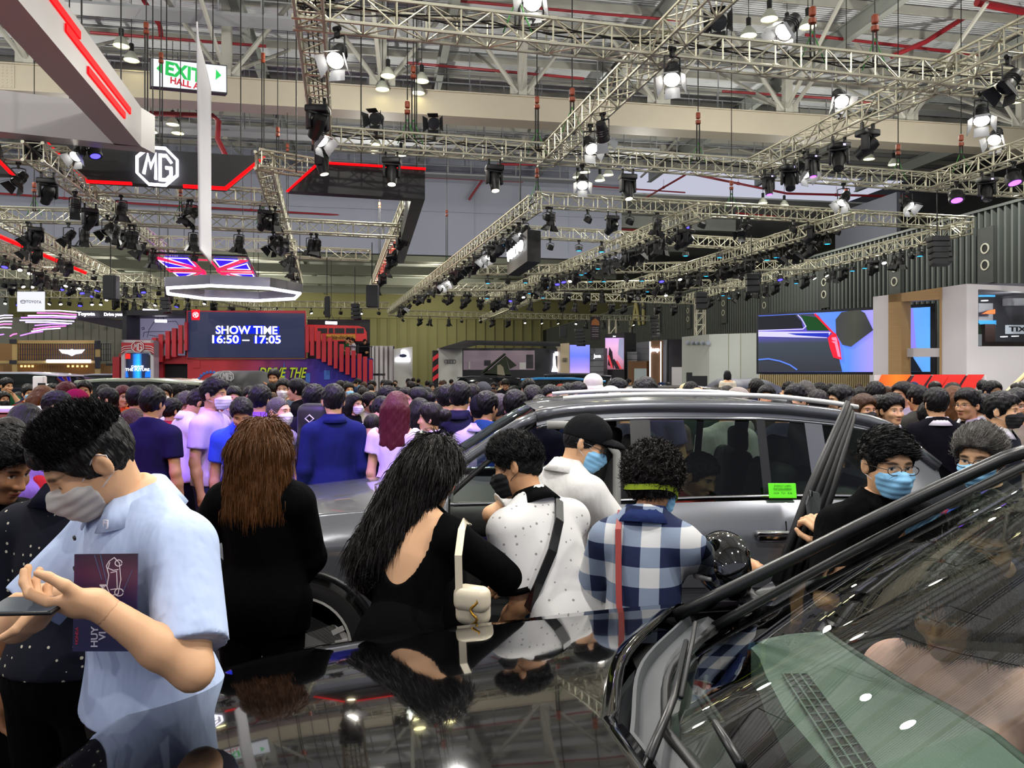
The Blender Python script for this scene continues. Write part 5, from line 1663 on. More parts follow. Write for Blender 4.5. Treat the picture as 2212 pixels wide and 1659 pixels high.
dome_car('car', 'white car roof below the wing-emblem booth', -40, 104, 803, 22, paintm('paint_white', '#c8ccd6', 0.1))
dome_car('car', 'pale green car with roof rails in front of the emblem arch', 238, 330, 817, 13.5, paintm('paint_sage', '#8f9a86', 0.2))
dome_car('car', 'small white car in front of the grey lattice booth end', 214, 246, 807, 30, paintm('paint_white', '#c8ccd6', 0.1))
dome_car('car', 'bright light blue car roof among the heads', 1178, 1262, 815, 20, paintm('paint_azure', '#1f86c8', 0.3))
dome_car('car', 'black car roof below the lilac blue screen', 1200, 1300, 806, 25, paintm('paint_black', '#0b0c10', 0.2))
dome_car('car', 'dark car with a chrome roof edge beside the bald man', 1450, 1500, 834, 11.2, paintm('paint_black', '#0b0c10', 0.2))
dome_car('car', 'blue car behind the people in black suits', 1985, 2120, 884, 8.4, paintm('paint_cobalt', '#20307c', 0.3))
dome_car('car', 'violet blue car roof behind the man in the black shirt', 1075, 1190, 880, 8.4, paintm('paint_indigo', '#33407e', 0.3))
tc_ = dome_car('car', 'black car carrying the open roof tent', 1000, 1112, 812, 27, paintm('paint_black', '#0b0c10', 0.2))
Yt = 27.4
m_tent = mat('tent_green', '#27301f', 0.8)
tn = simple('roof_tent', 'open dark green roof tent standing on a black car', 'tent', [
	('lower_shell', m_blk2, lambda b: b.prism([at(1038, 813, Yt), at(1106, 815, Yt), at(1106, 810, Yt), at(1038, 806, Yt)], 0, Vector((0, 1.3, 0)))),
	('upper_shell', m_tent, lambda b: b.prism([at(1038, 808, Yt), at(1042, 806, Yt), at(1092, 764, Yt), at(1089, 763, Yt), at(1038, 804, Yt)], 0, Vector((0, 1.3, 0)))),
	('canvas', m_tent, lambda b: (b.prism([at(1044, 810, Yt), at(1104, 812, Yt), at(1092, 768, Yt)], 0, Vector((0, 1.2, 0))))),
	('awning', m_tent, lambda b: b.prism([at(1101, 797, Yt), at(1116, 789, Yt), at(1092, 768, Yt)], 0, Vector((0, 1.0, 0)))),
	('doorway', mat('tent_inside', '#8c8670', 0.7), lambda b: b.prism([at(1074, 809, Yt - .02), at(1091, 811, Yt - .02), at(1087, 793, Yt - .02), at(1081, 787, Yt - .02), at(1074, 789, Yt - .02)], 0, Vector((0, 0.02, 0)))),
])
# cars under cloths
def covered(label, x0, x1, ytop, Y, m, emblem=False, sag=0.0):
	p, q = at(x0, HY, Y), at(x1, HY, Y)
	L, H = max(3.9, q.x - p.x), CH + (HY - ytop) / F * Y
	b = MB(); rows = []
	prof = [(-.5, .42), (-.46, .58), (-.26, .66), (-.17, .86), (-.08, 1), (.18, 1), (.28, .90), (.38, .66), (.48, .60), (.5, .42)]
	for i in range(37):
		x = -0.5 + i / 36
		h = float(np.interp(x, [a for a, _ in prof], [c_ for _, c_ in prof])) * H
		row = []
		for j in range(13):
			a = PI * j / 12
			yy = -math.cos(a) * 0.95
			zz = h * (abs(math.sin(a)) ** 0.35) if 0 < j < 12 else 0.03
			row.append(Vector((x * L + 0.012 * math.sin(j * 5 + i * 2), yy + 0.03 * math.sin(i * 1.9), zz)))
		rows.append(row)
	b.grid(rows)
	n = len(rows)
	b.f += [tuple(range(13)), tuple(range((n - 1) * 13 + 12, (n - 1) * 13 - 1, -1))]; b.mi += [0, 0]
	o = b.build('covered_car', m, None, 50, ((p.x + q.x) / 2, Y + 0.95, 0), fix=True)
	tag(o, label, 'car')
	if emblem:
		cz = CH + (HY - 813) / F * (Y + .3)
		mg(o, m_white, lambda x, y, z: Vector((0.1 + x * 0.16, -0.72 - y * 0.04 + z, cz + y * 0.13)), 0.015)
	return o


covered('car under a black cloth with a white octagon emblem', 385, 560, 800, 17.5, mat('cloth_black', '#16171a', 0.6), True)
covered('car under a dark blue cloth near the pale curved wall', 1538, 1675, 818, 17.5, mat('cloth_navy', '#101a3c', 0.55))
simple('charging_post', 'white charging post with a black face beside the covered car', 'charger', [('body', m_white, lambda b: b.rbox(at(421, 845, 19), (0.2, 0.15, 0.62), 0.05)), ('face', m_blk, lambda b: b.box(at(422, 838, 18.9) , (0.13, 0.02, 0.36))), ('stand', m_silver, lambda b: b.box((at(421, 845, 19).x, 19, 0.6), (0.14, 0.12, 1.2)))])
simple('reception_counter', 'low white counter at the edge of the view behind the man on his phone', 'counter', [('top', m_white, lambda b: b.rbox((at(10, 885, 7).x, 7.0, CH + (HY - 884) / F * 7), (1.0, 0.6, 0.04), 0.01)), ('body', mat('counter_body', '#c4b4ac', 0.6), lambda b: b.box((at(5, 885, 7).x, 7.05, 0.73), (0.9, 0.5, 1.46)))])
simple('kiosk_screen', 'small white kiosk with a black and red display among the heads', 'kiosk', [('body', m_white, lambda b: b.rbox(at(86, 850, 11), (0.16, 0.1, 0.5), 0.02)), ('display', m_blk, lambda b: b.box(at(90, 835, 10.93), (0.1, 0.02, 0.1))), ('stand', m_silver, lambda b: b.box((at(86, 850, 11).x, 11, 0.65), (0.06, 0.06, 1.3)))])
simple('display_stand', 'small tablet on a stand by the blue sleeve', 'stand', [('tablet', m_blk, lambda b: b.box(at(1489, 815, 16), (0.12, 0.03, 0.2))), ('stand', m_silver, lambda b: b.box((at(1489, 815, 16).x, 16.05, 0.8), (0.04, 0.04, 1.7)))])
simple('monitor', 'dark wide monitor at the foot of the pale curved wall', 'monitor', [('panel', m_blk, lambda b: b.box(at(1510, 823, 18), (0.38, 0.04, 0.24))), ('stand', m_silver, lambda b: b.box((at(1510, 823, 18).x, 18.05, 0.8), (0.05, 0.05, 1.6)))])
# ladder-like truss towers
for px, y0, Y, lab in ((1512, 645, 27, 'upright lattice tower below the black loudspeaker at the curved wall'), (1323, 690, 34, 'upright lattice tower rising over the tall picture screen')):
	c_ = at(px, y0, Y); b = MB()
	for sx in (-.15, .15):
		for sy in (-.15, .15):
			b.tube((c_.x + sx, Y + sy, 0), (c_.x + sx, Y + sy, c_.z), 0.025, 5)
	for k in range(int(c_.z / 0.4)):
		for sy in (-.15, .15):
			b.tube((c_.x - .15, Y + sy, k * .4), (c_.x + .15, Y + sy, k * .4), 0.014, 4)
			b.tube((c_.x - .15, Y + sy, k * .4), (c_.x + .15, Y + sy, k * .4 + .4), 0.014, 4)
		b.tube((c_.x - .15, Y - .15, k * .4), (c_.x - .15, Y + .15, k * .4 + .4), 0.014, 4)
	tag(b.build('lattice_tower', m_alu), lab, 'truss')
# ---- people: bodies grown as one surface from distance fields ------------------------------
def v3(*a):
	return np.array(a, float)


def rotm(rx=0, ry=0, rz=0):
	return np.array((Matrix.Rotation(R(rz), 3, 'Z') @ Matrix.Rotation(R(ry), 3, 'Y') @ Matrix.Rotation(R(rx), 3, 'X')))


class Cap:                                          # tapered capsule
	def __init__(s, a, b, ra, rb=None, k=0.03):
		s.a, s.b, s.ra, s.rb, s.k = np.array(a, float), np.array(b, float), ra, ra if rb is None else rb, k

	def box(s, m):
		r = max(s.ra, s.rb) + m
		return np.minimum(s.a, s.b) - r, np.maximum(s.a, s.b) + r

	def d(s, P, o=0.0):
		ba = s.b - s.a
		t = np.clip(((P - s.a) @ ba) / max(1e-9, ba @ ba), 0, 1)
		return np.linalg.norm(P - s.a - t[..., None] * ba, axis=-1) - (s.ra + (s.rb - s.ra) * t) - o


class Ell:                                          # ellipsoid, optionally turned
	def __init__(s, c, r, M=None, k=0.03):
		s.c, s.r, s.M, s.k = np.array(c, float), np.array(r, float), M, k

	def box(s, m):
		r = (s.r if s.M is None else np.full(3, s.r.max())) + m
		return s.c - r, s.c + r

	def d(s, P, o=0.0):
		q = P - s.c
		if s.M is not None:
			q = q @ s.M
		r = s.r + o
		k0 = np.linalg.norm(q / r, axis=-1)
		k1 = np.linalg.norm(q / (r * r), axis=-1)
		return np.where(k1 > 1e-9, k0 * (k0 - 1) / np.maximum(k1, 1e-9), -r.min())


class Fn:                                           # any field over a box
	def __init__(s, f, lo, hi, k=0.01):
		s.f, s.lo, s.hi, s.k = f, np.array(lo, float), np.array(hi, float), k

	def box(s, m):
		return s.lo - m, s.hi + m

	def d(s, P, o=0.0):
		return s.f(P) - o


def xf(pr, M, t):
	"""A primitive moved by rotation M and shift t."""
	M, t = np.array(M), np.array(t, float)
	if isinstance(pr, Cap):
		return Cap(M @ pr.a + t, M @ pr.b + t, pr.ra, pr.rb, pr.k)
	return Ell(M @ pr.c + t, pr.r, M if pr.M is None else M @ pr.M, pr.k)


def field(add, h, off=0.0, sub=(), cuts=(), lo=None, hi=None, wob=None, kk=None):
	"""Union of ADD, less SUB, kept where every cut f(P) < 0, turned into a smooth mesh: (vertices, quads)."""
	m = 0.03 + off + 2 * h
	bl = [p.box(m) for p in add]
	L = np.min([b[0] for b in bl], 0) if lo is None else np.array(lo, float)
	Hh = np.max([b[1] for b in bl], 0) if hi is None else np.array(hi, float)
	n = np.maximum(4, np.ceil((Hh - L) / h).astype(int) + 1)
	ax = [L[i] + h * np.arange(n[i]) for i in range(3)]
	D = np.full(n, 0.2)

	def sl(b):
		i0 = np.clip(np.floor((b[0] - L) / h).astype(int), 0, n)
		i1 = np.clip(np.ceil((b[1] - L) / h).astype(int) + 1, 0, n)
		return tuple(slice(a, c) for a, c in zip(i0, i1))

	def pts(s):
		return np.stack(np.meshgrid(ax[0][s[0]], ax[1][s[1]], ax[2][s[2]], indexing='ij'), -1)
	for p, b in zip(add, bl):
		s = sl(b)
		if min(x.stop - x.start for x in s) <= 0:
			continue
		d = p.d(pts(s), off)
		k = kk or p.k
		e = D[s]
		w = np.clip(0.5 + 0.5 * (e - d) / k, 0, 1)
		D[s] = e * (1 - w) + d * w - k * w * (1 - w)
	for p in sub:
		s = sl(p.box(0.02))
		if min(x.stop - x.start for x in s) <= 0:
			continue
		d = -p.d(pts(s))
		e = D[s]
		w = np.clip(0.5 + 0.5 * (d - e) / p.k, 0, 1)
		D[s] = e * (1 - w) + d * w + p.k * w * (1 - w)
	full = (slice(None),) * 3
	if wob is not None or cuts:
		P = pts(full)
		if wob is not None:
			D = D + wob(P)
		for c in cuts:
			D = np.maximum(D, c(P))
	D[0], D[-1], D[:, 0], D[:, -1], D[:, :, 0], D[:, :, -1] = (np.maximum(x, h * 0.3) for x in (D[0], D[-1], D[:, 0], D[:, -1], D[:, :, 0], D[:, :, -1]))
	return nets(D, L, h)


def nets(D, L, h):
	I = (D < 0)
	c = [I[a:I.shape[0] - 1 + a, b:I.shape[1] - 1 + b, e:I.shape[2] - 1 + e] for a in (0, 1) for b in (0, 1) for e in (0, 1)]
	sm = sum(x.astype(np.int8) for x in c)
	act = (sm > 0) & (sm < 8)
	ii = np.argwhere(act)
	idx = np.full(act.shape, -1)
	idx[act] = np.arange(len(ii))
	V = np.zeros((len(ii), 3))
	cnt = np.zeros(len(ii))
	cor = np.array([(a, b, e) for a in (0, 1) for b in (0, 1) for e in (0, 1)])
	val = np.stack([D[ii[:, 0] + a, ii[:, 1] + b, ii[:, 2] + e] for a, b, e in cor], 1)
	for a in range(8):
		for b in range(a + 1, 8):
			if np.abs(cor[a] - cor[b]).sum() != 1:
				continue
			va, vb = val[:, a], val[:, b]
			m = (va < 0) != (vb < 0)
			t = np.where(m, va / np.where(np.abs(va - vb) < 1e-12, 1, va - vb), 0)
			V += np.where(m[:, None], cor[a] + t[:, None] * (cor[b] - cor[a]), 0)
			cnt += m
	V = L + h * (ii + V / np.maximum(cnt, 1)[:, None])
	Q = []
	for x in range(3):
		y, z = (x + 1) % 3, (x + 2) % 3
		s0 = [slice(None)] * 3; s1 = [slice(None)] * 3
		s0[x] = slice(0, -1); s1[x] = slice(1, None)
		A, B = I[tuple(s0)], I[tuple(s1)]
		E = np.argwhere(A != B)
		E = E[(E[:, y] > 0) & (E[:, z] > 0) & (E[:, y] < D.shape[y] - 1) & (E[:, z] < D.shape[z] - 1)]
		def at_(dy, dz):
			q = E.copy(); q[:, y] -= dy; q[:, z] -= dz
			return idx[q[:, 0], q[:, 1], q[:, 2]]
		q = np.stack([at_(0, 0), at_(1, 0), at_(1, 1), at_(0, 1)], 1)
		fl = A[E[:, 0], E[:, 1], E[:, 2]]
		q = np.where(fl[:, None], q, q[:, ::-1])
		Q.append(q)
	return V, np.concatenate(Q) if Q else np.zeros((0, 4), int)


def mesh_of(name, parts, m, paint=None):
	"""One mesh from (vertices, quads) pieces; paint: (n x 3) kept as a colour attribute."""
	V = np.concatenate([p[0] for p in parts])
	o, qs = 0, []
	for p in parts:
		qs.append(p[1] + o); o += len(p[0])
	Q = np.concatenate(qs)
	me = bpy.data.meshes.new(name)
	me.vertices.add(len(V)); me.vertices.foreach_set('co', V.astype(np.float32).ravel())
	me.loops.add(Q.size); me.loops.foreach_set('vertex_index', Q.astype(np.int32).ravel())
	me.polygons.add(len(Q))
	me.polygons.foreach_set('loop_start', np.arange(0, Q.size, 4, dtype=np.int32))
	me.polygons.foreach_set('use_smooth', np.ones(len(Q), bool))
	me.update(calc_edges=True)
	me.materials.append(m)
	if paint is not None:
		a = me.color_attributes.new('paint', 'FLOAT_COLOR', 'POINT')
		c = np.ones((len(V), 4), np.float32); c[:, :3] = paint
		a.data.foreach_set('color', c.ravel())
	return me


def skin_mat(name, col, lip='#9a4f48'):
	m = bpy.data.materials.new(name)
	m.use_nodes = True
	nt = m.node_tree
	b = nt.nodes['Principled BSDF']
	b.inputs['Roughness'].default_value = 0.5
	b.inputs['Specular IOR Level'].default_value = 0.35
	at_ = nt.nodes.new('ShaderNodeAttribute'); at_.attribute_name = 'paint'
	sp = nt.nodes.new('ShaderNodeSeparateColor')
	nt.links.new(at_.outputs['Color'], sp.inputs[0])
	prev = None
	for ch, c in (('Green', lip), ('Blue', '#e8e2dc'), ('Red', '#120c0a')):
		mx = nt.nodes.new('ShaderNodeMix'); mx.data_type = 'RGBA'
		nt.links.new(sp.outputs[ch], mx.inputs['Factor'])
		if prev is None:
			mx.inputs['A'].default_value = (*lin(col), 1)
		else:
			nt.links.new(prev, mx.inputs['A'])
		mx.inputs['B'].default_value = (*lin(c), 1)
		prev = mx.outputs['Result']
	nt.links.new(prev, b.inputs['Base Color'])
	return m


SKIN = [skin_mat('skin_light', '#d2a37c'), skin_mat('skin_tan', '#c08f68'), skin_mat('skin_brown', '#9a6b4a')]


def head_prims(fem=False, jaw=1.0):
	"""The head about its own centre, face to -Y."""
	j = 0.92 if fem else jaw
	P = [Ell((0, 0.012, 0.028), (0.076, 0.096, 0.094), k=0.02), Ell((0, -0.018, -0.045), (0.060 * j, 0.070, 0.066), k=0.03), Ell((0, -0.062, -0.090), (0.030 * j, 0.026, 0.022), k=0.03),
		 Ell((0, -0.070, 0.024), (0.052, 0.022, 0.020), k=0.02), Cap((0, -0.088, 0.012), (0, -0.108, -0.030), 0.008, 0.0125, k=0.014), Ell((-0.013, -0.096, -0.033), (0.009, 0.010, 0.008), k=0.01), Ell((0.013, -0.096, -0.033), (0.009, 0.010, 0.008), k=0.01),
		 Ell((0.038, -0.066, -0.022), (0.022, 0.022, 0.02), k=0.03), Ell((-0.038, -0.066, -0.022), (0.022, 0.022, 0.02), k=0.03),
		 Ell((0, -0.090, -0.056), (0.024, 0.011, 0.006), k=0.008), Ell((0, -0.087, -0.067), (0.020, 0.011, 0.007), k=0.008)]
	for s in (-1, 1):
		P.append(Ell((s * 0.078, 0.016, -0.004), (0.009, 0.019, 0.031), rotm(0, 0, s * -22), k=0.008))
		P.append(Ell((s * 0.031, -0.072, 0.006), (0.0165, 0.013, 0.0125), k=0.004))
	sub = [Ell((s * 0.031, -0.098, 0.008), (0.019, 0.014, 0.011), k=0.015) for s in (-1, 1)]
	sub += [Ell((s * 0.086, 0.006, -0.004), (0.006, 0.010, 0.017), rotm(0, 0, s * -22), k=0.006) for s in (-1, 1)]
	return P, sub


def face_paint(V, closed=False):
	x, y, z = np.abs(V[:, 0]), V[:, 1], V[:, 2]
	s = lambda t: np.clip(t, 0, 1)
	fr = y < -0.055
	brow = s(1.6 - (np.abs(x - 0.033) / 0.021) ** 2 - ((z - 0.028 + 0.12 * np.abs(x - 0.03)) / 0.0055) ** 2) * fr
	e = (np.abs(x - 0.031) / 0.0145) ** 2
	lid = s(1.4 - e - ((z - (0.010 if not closed else 0.0)) / 0.0035) ** 2) * fr
	iris = s(1.8 - (np.abs(x - 0.031) / 0.0055) ** 2 - ((z - 0.006) / 0.0055) ** 2) * fr * (0 if closed else 1)
	wht = s(1.3 - e - ((z - 0.006) / 0.006) ** 2) * fr * (0 if closed else 0.8)
	lip = s(1.5 - (x / 0.023) ** 2 - ((z + 0.061) / 0.010) ** 2) * fr * 0.8
	mou = s(1.2 - (x / 0.022) ** 2 - ((z + 0.0615) / 0.0022) ** 2) * fr * 0.8
	nst = s(1.3 - ((x - 0.008) / 0.005) ** 2 - ((z + 0.041) / 0.004) ** 2) * fr * 0.5
	return np.stack([np.maximum.reduce([brow * 0.9, lid, iris, mou, nst]), lip, wht], 1)


def hand_prims(w, M, side, curl=(30, 35, 40, 45), thumb=25, r=1.0):
	"""A hand from wrist point w; M columns: x across (thumb side +x*side), -z along the fingers, y the back."""
	P = [Ell((0, 0, -0.045), (0.040, 0.016, 0.050), k=0.012), Cap((0, 0, 0.0), (0, 0, -0.03), 0.024, 0.030, k=0.02)]
	for i, c in enumerate(curl):
		x = side * (0.030 - 0.0205 * i)
		L = (0.042, 0.047, 0.044, 0.035)[i]
		p = v3(x, 0.002, -0.083 + abs(i - 1.2) * 0.004)
		a = 0.0
		for j in range(3):
			a += R(c) * (0.75, 1.0, 0.7)[j]
			q = p + v3(0, -math.sin(a), -math.cos(a)) * L * (1.0, 0.68, 0.55)[j]
			P.append(Cap(p, q, (0.0098 - 0.001 * j) * r, (0.0092 - 0.001 * j) * r, k=0.005 if j else 0.008))
			p = q
	t0 = v3(side * 0.022, -0.006, -0.018)
	t1 = t0 + v3(side * 0.028, -0.016 - thumb * .0004, -0.028)
	t2 = t1 + v3(side * 0.010, -0.012 - thumb * .0004, -0.030)
	P += [Cap(t0, t1, 0.0145 * r, 0.0115 * r, k=0.012), Cap(t1, t2, 0.0110 * r, 0.0092 * r, k=0.005), Cap(t2, t2 + v3(-side * 0.002, -0.008, -0.022), 0.0092 * r, 0.0075 * r, k=0.004)]
	return [xf(p, M, w) for p in P]


def ik(s, t, a, b, hint):
	d = t - s
	L = np.linalg.norm(d)
	if L > (a + b) * 0.995:
		t = s + d / L * (a + b) * 0.995
		d = t - s; L = np.linalg.norm(d)
	x = (a * a - b * b + L * L) / (2 * L)
	y = math.sqrt(max(1e-6, a * a - x * x))
	u = d / L
	n = hint - u * (hint @ u)
	n /= max(1e-6, np.linalg.norm(n))
	return s + u * x + n * y, t


class Body:
	"""A posed skeleton and its fields; metres for a 1.70 m person, face to -Y, left is +X."""

	def __init__(s, lean=0, side=0, twist=0, head=(0, 0, 0), L=None, Rr=None, fem=False, fat=1.0, sit=False, stride=0.0, neck=0.0, nk=0.0, sw=1.0, jaw=1.0, closed=False):
		s.fem, s.closed = fem, closed
		wsh = (0.165 if fem else 0.185) * sw
		pel = v3(0, 0, 0.55 if sit else 0.93)
		s.dz = pel[2] - 0.93
		U = rotm(lean, side, twist)
		s.U, s.pel = U, pel
		up = lambda p: U @ (np.array(p, float) - v3(0, 0, 0.93)) + pel
		s.up = up
		f = fat
		s.torso = [Ell(up((0, 0.005, 1.265)), (wsh * 0.86 * (0.5 + 0.5 * f), 0.105 * f, 0.195), U, 0.05), Ell(up((0, 0.0, 1.07)), ((0.125 if fem else 0.142) * f, 0.098 * f, 0.17), U, 0.06),
				   Cap(up((-wsh + .03, 0.012, 1.36)), up((wsh - .03, 0.012, 1.36)), 0.058, None, 0.05), Cap(up((-0.125, 0.018, 1.372)), up((0, 0.02, 1.46)), 0.046, 0.05, 0.04), Cap(up((0.125, 0.018, 1.372)), up((0, 0.02, 1.46)), 0.046, 0.05, 0.04)]
		if fem:
			s.torso += [Ell(up((q * 0.07, -0.085, 1.26)), (0.062, 0.055, 0.06), U, 0.04) for q in (-1, 1)]
		s.pelvis = [Ell(pel + v3(0, 0.005, 0.0), ((0.172 if fem else 0.165) * f, 0.118 * f, 0.14), None, 0.05)]
		# head and neck
		Hm = U @ rotm(neck, 0, 0) @ rotm(0, 0, head[0]) @ rotm(head[1], head[2], 0)
		nb = up((0, 0.015, 1.43))
		s.HM = Hm
		nv = (U @ rotm(neck, 0, 0) @ rotm(0, 0, head[0]) @ rotm(head[1] * 0.55, head[2] * .5, 0)) @ v3(0, -0.022, 0.115 + nk)
		s.hc = nb + nv + Hm @ v3(0, -0.012, 0.045)
		s.neck = [Cap(nb - U @ v3(0, 0, 0.03), s.hc + Hm @ v3(0, 0.022, -0.045), 0.056 if not fem else 0.048, 0.052 if not fem else 0.044, 0.025)]
		hp, hs = head_prims(fem, jaw)
		s.head = [xf(p, Hm, s.hc) for p in hp]
		s.headsub = [xf(p, Hm, s.hc) for p in hs]
		# arms
		s.uarm, s.farm, s.hand, s.wr, s.el, s.sh = {}, {}, {}, {}, {}, {}
		for k, q, tgt in (('L', 1, L), ('R', -1, Rr)):
			sh = up((q * wsh, 0.015, 1.352))
			if tgt is None:
				tgt = dict(t=sh + U @ v3(q * 0.05, -0.04, -0.525), h=U @ v3(q * 0.3, 1, 0))
			t = np.array(tgt['t'], float)
			if not tgt.get('abs', 1):
				t = up(t)
			e, w = ik(sh, t, 0.285, 0.25, np.array(tgt.get('h', (q * 0.6, 0.6, -0.6)), float))
			s.sh[k], s.el[k], s.wr[k] = sh, e, w
			fr = 0.9 if fem else 1.0
			s.uarm[k] = [Cap(sh, e, 0.052 * fr * (0.6 + 0.4 * f), 0.041 * fr, 0.03)]
			s.farm[k] = [Cap(e, e + (w - e) * 0.35, 0.041 * fr, 0.043 * fr, 0.02), Cap(e + (w - e) * 0.35, w, 0.042 * fr, 0.027 * fr, 0.02)]
			ax = (w - e) / np.linalg.norm(w - e)
			z = -np.array(tgt.get('dir', ax), float); z /= np.linalg.norm(z)
			yb = np.array(tgt.get('back', U @ v3(q, 0, 0.2)), float)
			y = yb - z * (yb @ z); y /= max(1e-6, np.linalg.norm(y))
			x = np.cross(y, z)
			M = np.stack([x, y, z], 1)
			# the thumb lies forward when the back of the hand looks outward
			sd = tgt.get('thumb', 1 if (x @ (U @ v3(0, -1, 0.3))) > 0 else -1)
			s.hand[k] = hand_prims(w, M, sd, tgt.get('curl', (22, 26, 30, 34)), tgt.get('th', 20), tgt.get('r', 1.12))
			tgt['M'] = M
		# legs
		s.leg, s.foot = [], []
		for q in (-1, 1):
			hip = pel + v3(q * 0.09, 0.0, -0.04)
			if sit:
				kn = hip + v3(q * 0.06, -0.42, 0.03); an = kn + v3(0, -0.05, -0.42); an[2] = max(an[2], 0.09)
			else:
				kn = v3(q * 0.105, -0.02 + stride * q * 0.10, 0.49); an = v3(q * 0.11, 0.03 + stride * q * 0.17, 0.085)
			s.leg += [Cap(hip, kn, 0.088 * (0.5 + 0.5 * f), 0.056, 0.04), Cap(kn, kn + (an - kn) * 0.35, 0.054, 0.056, 0.03), Cap(kn + (an - kn) * 0.35, an, 0.055, 0.037, 0.03)]
			s.foot += [Cap(an + v3(0, 0.02, -0.045), an + v3(q * 0.015, -0.15, -0.055), 0.036, 0.03, 0.03), Cap(an, an + v3(0, 0.01, -0.04), 0.038, 0.036, 0.03)]
		s.waist = 0.97 + s.dz

	def hl(s, p):
		return s.HM @ np.array(p, float) + s.hc

	def body_mesh(s, name, m, hb=0.012, hh=0.006, hd=None):
		arms = sum((s.uarm[k] + s.farm[k] for k in 'LR'), [])
		hands = s.hand['L'] + s.hand['R']
		zc = lambda P: ((P - s.hc) @ s.HM)[..., 2]
		cutb = lambda P: zc(P) + 0.095
		base = s.torso + s.pelvis + s.neck + arms + s.leg + s.foot
		parts = []
		if hd:
			parts.append(field(base, hb, cuts=[lambda P: np.where(np.linalg.norm(P - s.hc, axis=-1) < 0.2, cutb(P), -1)]))
			for k in 'LR':
				b = [p.box(0.03) for p in s.hand[k]]
				w, e = s.wr[k], s.el[k]
				ax = (w - e) / np.linalg.norm(w - e)
				parts.append(field(s.hand[k] + s.farm[k], hd, lo=np.min([x[0] for x in b], 0), hi=np.max([x[1] for x in b], 0), cuts=[lambda P: -((P - w) @ ax) - 0.035]))
		else:
			parts.append(field(base + hands, hb, cuts=[lambda P: np.where(np.linalg.norm(P - s.hc, axis=-1) < 0.2, cutb(P), -1)]))
		pt = [np.zeros_like(p[0]) for p in parts]
		hm = field(s.head + s.neck, hh, sub=s.headsub, cuts=[lambda P: -zc(P) - 0.115])
		parts.append(hm)
		pt.append(face_paint((hm[0] - s.hc) @ s.HM, s.closed))
		return mesh_of(name, parts, m, np.concatenate(pt))

	def shirt_mesh(s, name, m, sleeve=0.62, hem=0.88, off=0.016, h=0.012, neck=-0.024, loose=0.0, back=None):
		"""sleeve: part of the upper arm covered (over 1 runs down the forearm)."""
		pr = s.torso + [Ell(p.c, p.r + np.array([0.010, 0.012, 0.02]), p.M, p.k) for p in s.pelvis] + [Cap(p.a, p.a + (p.b - p.a) * 0.3, p.ra + 0.006, p.ra, p.k) for p in s.leg[::3]]
		cuts, tor = [], pr[:]
		for k in 'LR':
			a, e, w = s.sh[k], s.el[k], s.wr[k]
			arm = [Cap(a, e, 0.050, 0.042), Cap(e, w, 0.042, 0.03)]
			if sleeve <= 1:
				c = a + (e - a) * sleeve
				pr = pr + [Cap(a, c, 0.054 + loose * .6, 0.050 + loose, 0.04)]
				ax = (e - a) / np.linalg.norm(e - a)
			else:
				c = e + (w - e) * min(1.0, sleeve - 1)
				pr = pr + [Cap(a, e, 0.053 + loose * .6, 0.045 + loose, 0.04), Cap(e, c, 0.045 + loose, 0.032 + loose, 0.02)]
				ax = (w - e) / np.linalg.norm(w - e)

			def scut(P, c=c, ax=ax, arm=arm):
				n_ = np.linalg.norm(P - c, axis=-1) < 0.12
				o = np.full(n_.shape, -1.0)
				if n_.any():
					q = P[n_]
					o[n_] = np.where(np.min([x.d(q) for x in arm], 0) < np.min([x.d(q) for x in tor], 0), (q - c) @ ax, -1.0)
				return o
			cuts.append(scut)
		hz = hem + s.dz
		cuts.append(lambda P: hz - P[..., 2])
		nb = s.up((0, 0.0, 1.455 - neck))
		nn = s.U @ v3(0, -0.30, 0.95)
		cuts.append(lambda P: np.where(np.linalg.norm(P - s.up((0, 0, 1.44)), axis=-1) < 0.16, (P - nb) @ nn, -1.0))
		if back:
			cuts.append(back)
		return mesh_of(name, [field(pr, h, off=off, cuts=cuts)], m)

	def trouser_mesh(s, name, m, off=0.014, h=0.012, low=0.07, top=None):
		z = s.waist if top is None else top + s.dz
		return mesh_of(name, [field(s.pelvis + s.leg, h, off=off, cuts=[lambda P: P[..., 2] - z, lambda P: low - P[..., 2]])], m)

	def shoe_mesh(s, name, m, h=0.012):
		return mesh_of(name, [field(s.foot, h, off=0.010, cuts=[lambda P: 0.002 - P[..., 2]])], m)


